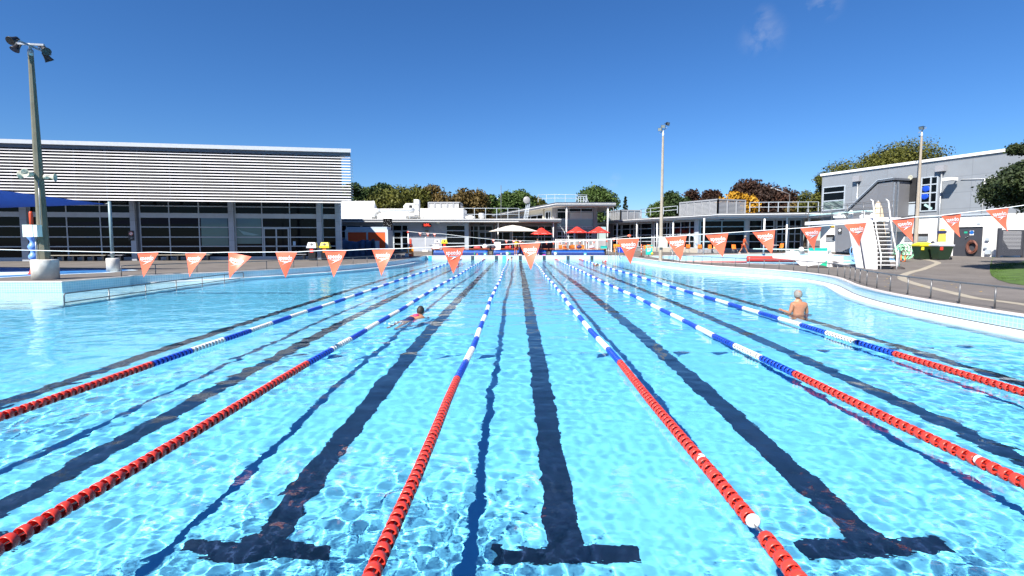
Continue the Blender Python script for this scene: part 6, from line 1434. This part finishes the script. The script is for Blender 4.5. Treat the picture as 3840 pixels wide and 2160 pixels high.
for px, lm_, lb_ in ((1640, wlid, 'white lidded bin behind the left plank, against the pale wall'), (1667, yel, 'yellow lidded bin behind the left plank, beside the wall window')): sorting_bin(px, lb_, lm_, redm, 60.3)
# small things along the far pool edge
EY = 54.75
def edge(name, cat, label, px, mb, mat): x = (px - CX) / FPX * EY; return single(name, mb, mat, label, cat, (x, EY, .426))
bot = lambda h, r=.05: MB().lathe([(r, 0), (r, h * .65), (r * .4, h * .8), (r * .4, h)], n=10)
grn = mk('green_plastic', (.04, .40, .10), .4, var=.05)
edge('bottle', 'bottle', 'slim green bottle on the far pool edge, left part', 1780, bot(.30), grn); edge('bottle', 'bottle', 'green bottle beside the white bucket at the lifeguard', 1912, bot(.36), grn)
edge('bottle', 'bottle', 'pale bottle left of the hanging blue towel', 1879, bot(.26, .04), offwhite); edge('toy', 'toy', 'small orange toy on the far pool edge', 1790, MB().sphere((0, 0, .07), .09, 10, 7), orange); edge('toy', 'toy', 'small blue toy on the far pool edge', 1797, MB().cbox((0, 0, .09), .14, .1, .18, .4), bluem)
edge('kickboard', 'kickboard', 'pink kickboard lying on the far pool edge', 1868, MB().box(-.18, .18, -.12, .12, 0, .06), mk('pink_foam', (.70, .06, .14), .6, var=.05)); edge('flippers', 'flippers', 'magenta flippers on the far pool edge right of the big pennant', 2040, MB().box(-.16, -.01, -.1, .1, 0, .08).box(.01, .16, -.1, .1, 0, .08), mk('magenta_rubber', (.55, .02, .40), .5, var=.05))
tcm = mk('teal_card', (.10, .55, .58), .5, var=0)
for px, lb_ in ((1819, 'teal card marker on the far edge, left part'), (2194, 'teal card marker on the far edge, right part')):
    c = edge('card_marker', 'marker', lb_, px, MB().box(-.13, .13, -.01, .01, 0, .24), tcm); part('print', MB().box(-.09, .09, -.014, -.0105, .04, .11), white, c)
for px, lb_ in ((1903, 'white bucket with green lid standing by the lifeguard'), (2083, 'white bucket with green handle before the right cover roll')):
    bk = thing('bucket', lb_, 'bucket', ((px - CX) / FPX * EY, EY, .426), 0, 'white buckets on the pool edge')
    part('body', MB().lathe([(.13, 0), (.17, .30), (.16, .30)], n=16), white, bk); part('lid', MB().lathe([(.18, .30), (.18, .35), (.02, .37)], n=16), grn, bk)
    part('handle', MB().tube([(.17, 0, .28), (.22, 0, .15), (.17, 0, .05)], .015, 5), grn, bk)
edge('bottle', 'bottle', 'red and white squeeze bottle half hidden by a pennant', 1733, bot(.34, .07), redm)
tw_ = MB(); n = 8
for i in range(n + 1):
    for j in range(7): u = i / n - .5; tw_.v.append((u * (.34 + .05 * j / 6), -.30 - .02 * math.sin(u * 20) - (.0 if j else -.2), (.01 if j == 0 else .03 - .075 * j)))
tw_.f = [(i * 7 + j, i * 7 + j + 1, (i + 1) * 7 + j + 1, (i + 1) * 7 + j) for i in range(n) for j in range(6)]; tw_.sm = [True] * len(tw_.f)
edge('towel', 'towel', 'sky blue towel hanging over the far pool wall', 1891, tw_, mk('sky_towel', (.10, .50, .72), .9, var=.15, scale=20))
# ladders and pool lift in the far right corner
def ladder(label, px, Y, dx=.28):
    x = (px - CX) / FPX * Y; o = thing('pool_ladder', label, 'ladder', (x, Y, DECK), 0, 'steel pool ladders')
    for s_ in (-dx, dx): part('rail', MB().tube([(s_, .6, 0), (s_, .5, .75), (s_, .1, .86), (s_, -.15, .6), (s_, -.18, -.9)], .022, 7), galv, o)
    for k in range(3): part('rung', MB().box(-dx, dx, -.22, -.12, -.25 - .28 * k, -.21 - .28 * k), galv, o)
ladder('steel ladder in the far right corner of the pool', 2294, 54.2, .35); ladder('steel ladder at the corner of the diving pool beyond the mast', 2533, 41.2, .28)
lf = thing('pool_lift', 'blue seated pool lift at the far right corner', 'pool lift', ((2329 - CX) / FPX * 54.9, 54.9, DECK))
part('seat', MB().box(-.3, .3, -.25, .3, .30, .40).box(-.3, .3, .22, .32, .4, .85), bluem, lf); part('frame', MB().tube([(-.35, .3, 0), (-.35, .3, .9), (-.3, -.5, .7), (-.3, -.6, -.3)], .03).tube([(.35, .3, 0), (.35, .3, .9), (.3, -.5, .7), (.3, -.6, -.3)], .03).bar((-.3, -.6, -.05), (.3, -.6, -.05), .04, .04), galv, lf)
# barrier post and teal banner near the pale mast
q = onz(2405, 964, DECK); bp_ = thing('barrier_post', 'orange barrier post with white bands on a black rubber foot', 'bollard', (q.x, q.y, DECK))
hb = at(2405, 918, q.y).z - DECK; part('foot', MB().lathe([(.26, 0), (.24, .06), (.08, .14)], n=16), rub, bp_); part('post', MB().lathe([(.055, .1), (.05, hb), (.02, hb + .05)], n=12), mk('salmon_plastic', (.75, .17, .08), .5, var=.05), bp_)
for z in (.45, .75): part('band', MB().lathe([(.056, z), (.055, z + .07)], n=12), white, bp_)
q = onz(2433, 957, DECK); q.y = 50.0; q.x = (2433 - CX) / FPX * 50; z0 = gz(q.x, q.y); bn = thing('banner_trolley', 'teal banner stand with white pictograms beside the pale mast', 'banner', (q.x, q.y, z0))
ht = at(2433, 918, 50).z - z0; zb_ = at(2433, 955, 50).z - z0
part('banner', MB().vprism([(-.30, zb_), (.30, zb_), (.32, ht - .26), (-.30, ht - .26)], -.04, .04), mk('teal_banner', (.01, .46, .38), .5, var=.05), bn); part('header', MB().vprism([(-.32, ht - .18), (.33, ht - .12), (.33, ht), (-.05, ht - .06), (-.3, ht - .04)], -.04, .04), mk('teal_banner', (0, 0, 0)), bn)
pg_ = MB()
for k in range(3): pg_.box(-.2 + k * .15, -.11 + k * .15, -.05, -.041, ht - .45, ht - .33)
pg_.box(-.2, .16, -.05, -.041, ht - .58, ht - .52).box(-.2, .05, -.05, -.041, ht - .66, ht - .62); part('pictogram', pg_, white, bn)
part('buoy', MB().sphere((.28, -.1, zb_ + .10), .12, 12, 8), yel, bn); part('clip', MB().cbox((-.28, -.03, ht - .23), .12, .06, .06).cbox((.3, -.03, ht - .23), .12, .06, .06), yel, bn)
part('stand', MB().bar((0, .06, 0), (0, .06, ht - .2), .05, .05).lathe([(.3, -.0), (.26, .05)], n=14), black, bn)

# ------------------------------------------------------------------ people
def skinned(name, bones, mat, parent, sub=2):
    """one continuous surface grown over a jointed skeleton: bones = [(id, parent, (x, y, z), radius)]"""
    ix = {b_[0]: i for i, b_ in enumerate(bones)}
    me = bpy.data.meshes.new(name); me.from_pydata([b_[2] for b_ in bones], [(ix[b_[1]], i) for i, b_ in enumerate(bones) if b_[1] is not None], [])
    me.materials.append(mat); o = bpy.data.objects.new(name, me); COL.objects.link(o); o.parent = parent
    md = o.modifiers.new('body', 'SKIN'); md.use_smooth_shade = True
    for i, b_ in enumerate(bones):
        r = b_[3]; me.skin_vertices[0].data[i].radius = r if isinstance(r, tuple) else (r, r)
    me.skin_vertices[0].data[0].use_root = True
    sb = o.modifiers.new('smooth', 'SUBSURF'); sb.levels = sub; sb.render_levels = sub
    return o
def hand(bones, wrist, idp, palm_dir, side_dir, up_dir, curl=.35, sc=1.0):
    """palm with five separate unequal fingers, added to a skeleton at a wrist"""
    w = Vector(wrist); d = Vector(palm_dir).normalized(); s_ = Vector(side_dir).normalized(); u = Vector(up_dir).normalized()
    bones.append((idp + 'palm', idp, tuple(w + d * .05 * sc), (.036 * sc, .020 * sc)))
    for k, (off, ln_) in enumerate(((-.026, .068), (-.009, .078), (.009, .074), (.026, .058))):
        b0 = w + d * .088 * sc + s_ * off * sc; b1 = b0 + (d - u * curl * .4) * ln_ * .5 * sc; b2 = b1 + (d - u * curl * 1.4).normalized() * ln_ * .55 * sc
        bones += [(idp + 'f%da' % k, idp + 'palm', tuple(b0), .0105 * sc), (idp + 'f%db' % k, idp + 'f%da' % k, tuple(b1), .009 * sc), (idp + 'f%dc' % k, idp + 'f%db' % k, tuple(b2), .0075 * sc)]
    t0 = w + d * .03 * sc - s_ * .036 * sc; t1 = t0 + (d * .7 - s_ * .8).normalized() * .036 * sc; t2 = t1 + (d - s_ * .2).normalized() * .03 * sc
    bones += [(idp + 't0', idp + 'palm', tuple(t0), .013 * sc), (idp + 't1', idp + 't0', tuple(t1), .011 * sc), (idp + 't2', idp + 't1', tuple(t2), .009 * sc)]
def head_parts(o, c, fwd, hair_mat, r=.098, cap=False, bald=False):
    f = Vector(fwd).normalized(); M = Matrix.Translation(Vector(c)) @ f.to_track_quat('-Y', 'Z').to_matrix().to_4x4()
    mb = MB().sphere((0, 0, 0), r, 18, 12, (.86, 1.0, 1.18)).sphere((0, -.035, -.055), r * .62, 14, 9, (.95, .95, .95)).sphere((0, -r * 1.0, -.012), .017, 8, 6, (.8, 1.1, 1.5))
    for s_ in (-1, 1): mb.sphere((s_ * r * .86, .008, -.006), .026, 9, 6, (.4, .9, 1.25))
    h = part('head', mb.xf(M), skin, o)
    fm = MB()
    for s_ in (-1, 1): fm.sphere((s_ * .034, -r * .93, .012), .012, 8, 6, (1.2, .5, .7))
    part('eyes', fm.xf(M), mk('eye_dark', (.03, .02, .02), .3, var=0), h)
    part('mouth', MB().sphere((0, -r * .95, -.058), .022, 8, 5, (1.1, .4, .28)).xf(M), mk('lip', (.40, .12, .09), .5, var=0), h)
    rr_ = random.Random(3); hb_ = MB()
    if not cap:
        n, m_ = 22, 12
        for i in range(m_ + 1):
            t = .02 + (PI * .66) * i / m_
            for k in range(n):
                a = 2 * PI * k / n; face = max(0, -math.sin(a)); tt = t * (1 - .42 * face); q = r * 1.09 * (1 + .035 * rr_.random())
                hb_.v.append((q * .88 * math.sin(tt) * math.cos(a), q * 1.02 * math.sin(tt) * math.sin(a) + .004, q * 1.17 * math.cos(tt) + .002))
        hb_.f = [(i * n + k, (i + 1) * n + k, (i + 1) * n + (k + 1) % n, i * n + (k + 1) % n) for i in range(m_) for k in range(n)]; hb_.sm = [True] * len(hb_.f)
        part('hair', hb_.xf(M), hair_mat, h)
        if bald: part('bald_crown', MB().sphere((.012, .045, .068), r * .60, 14, 9, (.85, .9, .72)).xf(M), mk('tanned_crown', (.34, .15, .09), .5, var=.1), h)
    else:
        part('swim_cap', MB().sphere((0, .006, .012), r * 1.06, 18, 12, (.88, 1.0, 1.12)).xf(M), hair_mat, h)
    return h
def tracked(o): 
    for c in COL.objects:
        p = c
        while p is not None and p != o: p = p.parent
        if p == o and c.type == 'MESH': RECV.append(c)
hair_grey = mk('grey_hair', (.26, .235, .21), .7, var=.35, scale=60, bump=.6, bscale=120); hair_dark = mk('dark_hair', (.025, .018, .014), .6, var=.3, scale=60)
# the man wading beside the right lane rope, seen from behind
wm = thing('person', 'bare backed grey haired man wading waist deep beside the right lane rope', 'person', (7.66, 14.0, -1.215), .08)
S_ = 1.10
bn_ = [('pel', None, (0, 0, 1.02), (.160, .120)), ('wai', 'pel', (0, .01, 1.16), (.152, .108)), ('rib', 'wai', (0, .03, 1.32), (.172, .122)), ('che', 'rib', (.005, .03, 1.45), (.192, .118)), ('nb', 'che', (-.005, .02, 1.545), (.075, .07)), ('nt', 'nb', (-.012, .035, 1.635), (.056, .058)),
       ('ls', 'che', (-.185, .01, 1.47), .068), ('le', 'ls', (-.235, .03, 1.22), .047), ('lw', 'le', (-.265, .245, 1.26), .031), ('rs', 'che', (.185, .015, 1.46), .068), ('re', 'rs', (.265, .05, 1.21), .047), ('rw', 're', (.285, .22, 1.07), .032),
       ('lh', 'pel', (-.095, 0, .93), .098), ('lk', 'lh', (-.10, .16, .58), .064), ('la', 'lk', (-.10, -.02, .21), .044), ('lt', 'la', (-.11, .16, .16), .036), ('rh', 'pel', (.095, 0, .93), .098), ('rk', 'rh', (.11, .10, .58), .064), ('ra', 'rk', (.11, -.10, .21), .044), ('rt', 'ra', (.12, .08, .16), .036)]
hand(bn_, (-.265, .245, 1.26), 'lw', (-.35, .85, .25), (-.3, -.2, 1), (.8, .3, .3), .5); hand(bn_, (.285, .22, 1.07), 'rw', (.2, .9, -.35), (1, -.2, 0), (0, .3, 1), .3)
skinned('body', bn_, skin, wm); head_parts(wm, (-.02, .045, 1.735), (-.22, 1, .02), hair_grey, .102, bald=True)
sh_b = [('w', None, (0, 0, 1.03), (.170, .130)), ('p', 'w', (0, 0, .95), (.178, .135)), ('l', 'p', (-.10, .01, .86), .112), ('l2', 'l', (-.10, .04, .66), .09), ('r', 'p', (.10, 0, .86), .112), ('r2', 'r', (.11, -.01, .66), .09)]
skinned('swim_shorts', sh_b, mk('dark_red_shorts', (.22, .05, .06), .8, var=.1), wm); tracked(wm)
# swimmer in the dark suit, left of centre
sw1 = thing('person', 'swimmer in a navy and pink suit doing breaststroke in the lane left of centre', 'person', (-2.55, 13.25, -.045), .0)
b2 = [('pel', None, (-.26, -.36, -.10), (.13, .10)), ('wai', 'pel', (-.17, -.18, -.03), (.125, .095)), ('che', 'wai', (-.05, .02, .035), (.155, .10)), ('nb', 'che', (.02, .13, .10), (.07, .065)), ('nt', 'nb', (.04, .18, .15), .055), ('ls', 'che', (-.19, .10, .03), .06), ('le', 'ls', (-.30, .26, -.16), .042), ('lw', 'le', (-.22, .46, -.26), .03),
      ('rs', 'che', (.14, .00, .04), .065), ('re', 'rs', (.26, .14, -.16), .045), ('rw', 're', (.22, .36, -.26), .03), ('lh', 'pel', (-.37, -.42, -.22), .085), ('lk', 'lh', (-.50, -.62, -.48), .06), ('la', 'lk', (-.58, -.86, -.66), .042), ('rh', 'pel', (-.20, -.48, -.22), .085), ('rk', 'rh', (-.28, -.68, -.50), .06), ('ra', 'rk', (-.36, -.92, -.68), .042)]
hand(b2, (-.22, .46, -.26), 'lw', (.4, .9, 0), (1, -.4, 0), (0, 0, 1), .2); hand(b2, (.22, .36, -.26), 'rw', (-.2, 1, 0), (-1, -.2, 0), (0, 0, 1), .2)
skinned('body', b2, skin, sw1); head_parts(sw1, (.05, .20, .20), (.2, 1, -.15), hair_dark, .100)
su = [('p', None, (-.27, -.38, -.09), (.142, .112)), ('w', 'p', (-.17, -.18, -.015), (.140, .108)), ('c', 'w', (-.09, -.04, .035), (.160, .108))]
skinned('swimsuit', su, mk('navy_swimsuit', (.016, .018, .085), .6, var=.3, scale=9), sw1)
part('pink_panel', MB().sphere((-.02, -.03, .10), .10, 12, 8, (.95, .8, .55), .5), mk('pink_suit', (.50, .03, .12), .6, var=.1), sw1); tracked(sw1)
# wake and splash round the swimmers: white broken water
foam_m = mk('white_foam', (.85, .88, .9), .6, var=.05)
def splash(label, c, rx, ry, n, seed):
    rg = random.Random(seed); mb = MB()
    for k in range(n):
        a = rg.random() * 2 * PI; q = rg.random() ** .5; mb.sphere((q * rx * math.cos(a), q * ry * math.sin(a), .003 + .03 * rg.random() ** 2), .006 + .010 * rg.random(), 7, 5, (1.6, 1.2, .6))
    o = part('splash', mb, foam_m, None); o.location = (c[0], c[1], .0); tag(o, label, 'splash', 'splashes of the swimmers', 'stuff')
splash('white droplets kicked up behind the swimmer in the navy suit', (-3.05, 12.35, 0), .35, .28, 26, 1)
def swimmer(label, px, Y, mode, suit, cap=False, seed=1):
    x = (px - CX) / FPX * Y; o = thing('person', label, 'person', (x, Y, -.02), 0, 'swimmers in the far lanes')
    if mode == 'upright':
        b3 = [('pel', None, (0, 0, -.55), (.14, .11)), ('che', 'pel', (0, 0, -.10), (.17, .11)), ('nb', 'che', (0, 0, .03), .07), ('nt', 'nb', (0, 0, .11), .055), ('ls', 'che', (-.19, 0, -.06), .06), ('le', 'ls', (-.34, -.1, -.08), .045), ('lw', 'le', (-.42, -.3, -.05), .03), ('rs', 'che', (.19, 0, -.06), .06), ('re', 'rs', (.33, -.1, -.06), .045), ('rw', 're', (.46, -.2, -.03), .03), ('lh', 'pel', (-.1, 0, -.62), .09), ('lk', 'lh', (-.12, .1, -1.0), .06), ('rh', 'pel', (.1, 0, -.62), .09), ('rk', 'rh', (.12, .05, -1.0), .06)]
        skinned('body', b3, skin, o, 1); head_parts(o, (0, 0, .20), (.1, -1, 0), hair_dark, .105)
    else:
        b3 = [('pel', None, (0, .45, -.14), (.13, .10)), ('che', 'pel', (0, 0, -.02), (.17, .11)), ('nb', 'che', (0, -.15, .03), .07), ('nt', 'nb', (.02, -.20, .06), .055), ('ls', 'che', (-.18, -.02, .0), .06), ('le', 'ls', (-.26, -.20, .22), .045), ('lw', 'le', (-.20, -.45, .03), .03), ('rs', 'che', (.18, -.02, -.04), .06), ('re', 'rs', (.3, -.25, -.15), .045), ('rw', 're', (.25, -.5, -.2), .03), ('lh', 'pel', (-.09, .55, -.16), .085), ('lk', 'lh', (-.1, .95, -.2), .06), ('rh', 'pel', (.09, .55, -.16), .085), ('rk', 'rh', (.1, .95, -.22), .06)]
        skinned('body', b3, skin, o, 1); head_parts(o, (.03, -.26, .08), (.4, -1, -.1), suit if cap else hair_dark, .105, cap=cap)
        if not cap: skinned('swim_top', [('p', None, (0, .42, -.13), (.14, .11)), ('c', 'p', (0, .02, .0), (.185, .13)), ('l', 'c', (-.19, -.03, .03), .075), ('l2', 'l', (-.26, -.18, .21), .058)], suit, o, 1)
    tracked(o); return o
navy = mk('navy_swimsuit', (0, 0, 0))
swimmer('dark haired bather standing at the far wall beside the blue towel', 1919, 53.7, 'upright', navy)
swimmer('swimmer in a navy top with raised arm, far right lanes', 2237, 40.5, 'crawl', navy)
swimmer('distant swimmer with a red cap near the right end lane', 2268, 47.0, 'crawl', redm, True); swimmer('distant swimmer splashing beside the left pennant', 1716, 42.5, 'crawl', mk('pink_suit', (0, 0, 0)), True)
# people on the deck
def stander(label, px, Y, top, shorts, fwd, bend=0.0, hair=hair_dark, stride=0.0, long=False, shoe=white, z=None, skirt=False, rz=0):
    x = (px - CX) / FPX * Y; o = thing('person', label, 'person', (x, Y, gz(x, Y) if z is None else z), rz)
    f = Vector(fwd).normalized(); s_ = Vector((-f.y, f.x, 0)) * -1
    V3 = lambda a, b_, c: tuple(f * a + s_ * b_ + Vector((0, 0, c)))
    bd = lambda h: math.sin(bend) * (h - .95); cz = lambda h: .95 + (h - .95) * math.cos(bend)
    bb = [('pel', None, V3(0, 0, .95), (.14, .11)), ('wai', 'pel', V3(bd(1.1), 0, cz(1.1)), (.13, .10)), ('che', 'wai', V3(bd(1.32), 0, cz(1.34)), (.16, .11)), ('nb', 'che', V3(bd(1.46), 0, cz(1.46)), .07), ('nt', 'nb', V3(bd(1.54), 0, cz(1.54)), .055)]
    for nm, sg in (('l', -1), ('r', 1)):
        bb += [(nm + 's', 'che', V3(bd(1.38), sg * .18, cz(1.39)), .06), (nm + 'e', nm + 's', V3(bd(1.38) + .06 + .1 * bend, sg * .24, cz(1.39) - .27), .045), (nm + 'w', nm + 'e', V3(bd(1.38) + .22 + .1 * bend, sg * .20, cz(1.39) - .46), .032)]
        hand(bb, V3(bd(1.38) + .22 + .1 * bend, sg * .20, cz(1.39) - .46), nm + 'w', f + Vector((0, 0, -.8)), s_ * sg, f, .4)
        st2 = stride * sg; bb += [(nm + 'h', 'pel', V3(0, sg * .09, .87), .095), (nm + 'k', nm + 'h', V3(st2 * .45 + .03, sg * .10, .48), .062), (nm + 'a', nm + 'k', V3(st2 * 1.0, sg * .10, .09 + (.05 if st2 < 0 else 0)), .043), (nm + 't', nm + 'a', V3(st2 * 1.0 + .15, sg * .11, .05), .036)]
        part('shoe', MB().sphere(V3(st2 * 1.0 + .06, sg * .10, .055), .1, 10, 7, (.62 if abs(f.y) > .7 else 1.5, 1.5 if abs(f.y) > .7 else .62, .55)), shoe, o)
    skinned('body', bb, skin, o, 1)
    head_parts(o, V3(bd(1.66) + .02, 0, cz(1.66)), f + Vector((0, 0, -.25 * bend)), hair, .10)
    sh2 = [('p', None, V3(0, 0, .93), (.16, .13)), ('w', 'p', V3(bd(1.08), 0, cz(1.08)), (.15, .12)), ('c', 'w', V3(bd(1.34), 0, cz(1.35)), (.178, .128)), ('n', 'c', V3(bd(1.43), 0, cz(1.44)), (.10, .09))]
    for nm, sg in (('l', -1), ('r', 1)): sh2 += [(nm, 'c', V3(bd(1.38), sg * .185, cz(1.39)), .076), (nm + '2', nm, V3(bd(1.38) + .05, sg * .23, cz(1.39) - .2), .066)]
    skinned('shirt', sh2, top, o, 1)
    s3 = [('p', None, V3(0, 0, .95), (.162, .132))]
    for nm, sg in (('l', -1), ('r', 1)):
        st2 = stride * sg; s3 += [(nm, 'p', V3(st2 * .1, sg * .09, .84), .112), (nm + '2', nm, V3(st2 * .40 + .02, sg * .10, .54), .092)]
        if long: s3 += [(nm + '3', nm + '2', V3(st2 * 1.0, sg * .10, .14), .062)]
    skinned('trousers' if long else 'shorts', s3, shorts, o, 1); return o
ylw = mk('lifeguard_yellow', (.85, .52, .04), .7, var=.1); rsh = mk('lifeguard_red', (.62, .03, .015), .7, var=.08)
stander('lifeguard in yellow shirt and red shorts standing at the far pool edge', 1934, 55.1, ylw, rsh, (.35, -.9, 0), .25)
stander('person bending over in a maroon top and navy trousers beside the lifeguard', 1949, 55.3, mk('maroon_top', (.16, .02, .02), .8, var=.1), mk('navy_trousers', (.012, .015, .09), .8, var=.1), (.8, -.5, 0), .75, long=True)
stander('person in a dark purple wrap half hidden behind the big centre pennant', 2016, 55.2, mk('bare_shoulder_top', (.48, .22, .16), .8, var=.1), mk('purple_wrap', (.06, .015, .14), .8, var=.1), (-.2, -1, 0), .05, long=True)
stander('man in orange red clothes and white shoes striding past the pavilion', 2787, 50.4, mk('orange_red_shirt', (.50, .075, .02), .8, var=.08), mk('rust_shorts', (.34, .05, .015), .8, var=.08), (1, -.12, 0), .16, hair_grey, .38)

# ------------------------------------------------------------------ far line of pennants
FY2 = 49.5
q = [at(px, py, FY2) for px, py in ((1531, 868), (1580, 873), (1660, 877), (1750, 888), (1850, 898), (1930, 902), (2030, 905), (2120, 904), (2200, 901), (2270, 897), (2362, 884))]
fl2 = thing('bunting_line', 'far line of tiny orange pennants sagging across the end of the pool', 'bunting', q[0]); B0 = q[0]
part('cord', MB().tube([p - B0 for p in q], .018, 5), rope_m, fl2)
part('end_post', MB().tube([at(2362, 884, FY2) - B0, at(2362, 884, FY2) - B0 - Vector((0, 0, at(2362, 884, FY2).z - DECK))], .03, 6), galv, fl2)
part('end_flag', MB().sphere(at(2360, 884, FY2) - B0, .12, 9, 6, (1.6, .5, 1)), flag_m, fl2)
for px in (1577, 1606, 1631, 1851, 1900, 1927, 1951, 2050, 2076, 2099, 2123, 2175, 2202, 2227, 2276, 2301):
    k = min(range(len(q) - 1), key=lambda i: 0 if CX + FPX * q[i].x / FY2 <= px <= CX + FPX * q[i + 1].x / FY2 else 1 + abs(i))
    a, b_ = q[k], q[k + 1]; xx = (px - CX) / FPX * FY2; zz = a.z + (b_.z - a.z) * (xx - a.x) / (b_.x - a.x); p = Vector((xx, FY2, zz)) - B0; rr_ = random.Random(px)
    part('pennant', MB().add([p + Vector((-.16, 0, -.01)), p + Vector((.16, .03, -.01)), p + Vector((.05 * (rr_.random() - .5), .06 * rr_.random(), -.36)), p + Vector((0, -.04, -.12))], [(0, 1, 3), (1, 2, 3), (2, 0, 3)]), flag_m, fl2)
    part('logo_print', MB().box(p.x - .08, p.x + .08, p.y - .052, p.y - .047, p.z - .12, p.z - .07), logo_m, [c for c in COL.objects if c.parent == fl2][-1])

# dry leaves blown over the right deck
rg = random.Random(12); mb = MB()
for k in range(70):
    p = onz(3100 + 640 * rg.random(), 1030 + 90 * rg.random() ** 1.5, DECK)
    if inside((p.x, p.y), POOL) or p.x > 20.5 or inside((p.x - .5, p.y), POOL): continue
    a = rg.random() * 6; w_ = .03 + .05 * rg.random(); z = gz(p.x, p.y) + .006
    mb.add([(p.x + w_ * math.cos(a + t) * (1 if i % 2 else .55), p.y + w_ * math.sin(a + t) * (1 if i % 2 else .55), z + .012 * (i == 1)) for i, t in enumerate((0, 1.57, 3.14, 4.71))], [(0, 1, 2, 3)])
lo_ = part('leaf_litter', mb, mk('dry_leaf', (.40, .27, .08), .8, var=.3, scale=20), None); tag(lo_, kind='stuff')
for o in RECV: o.cycles.is_caustics_receiver = True
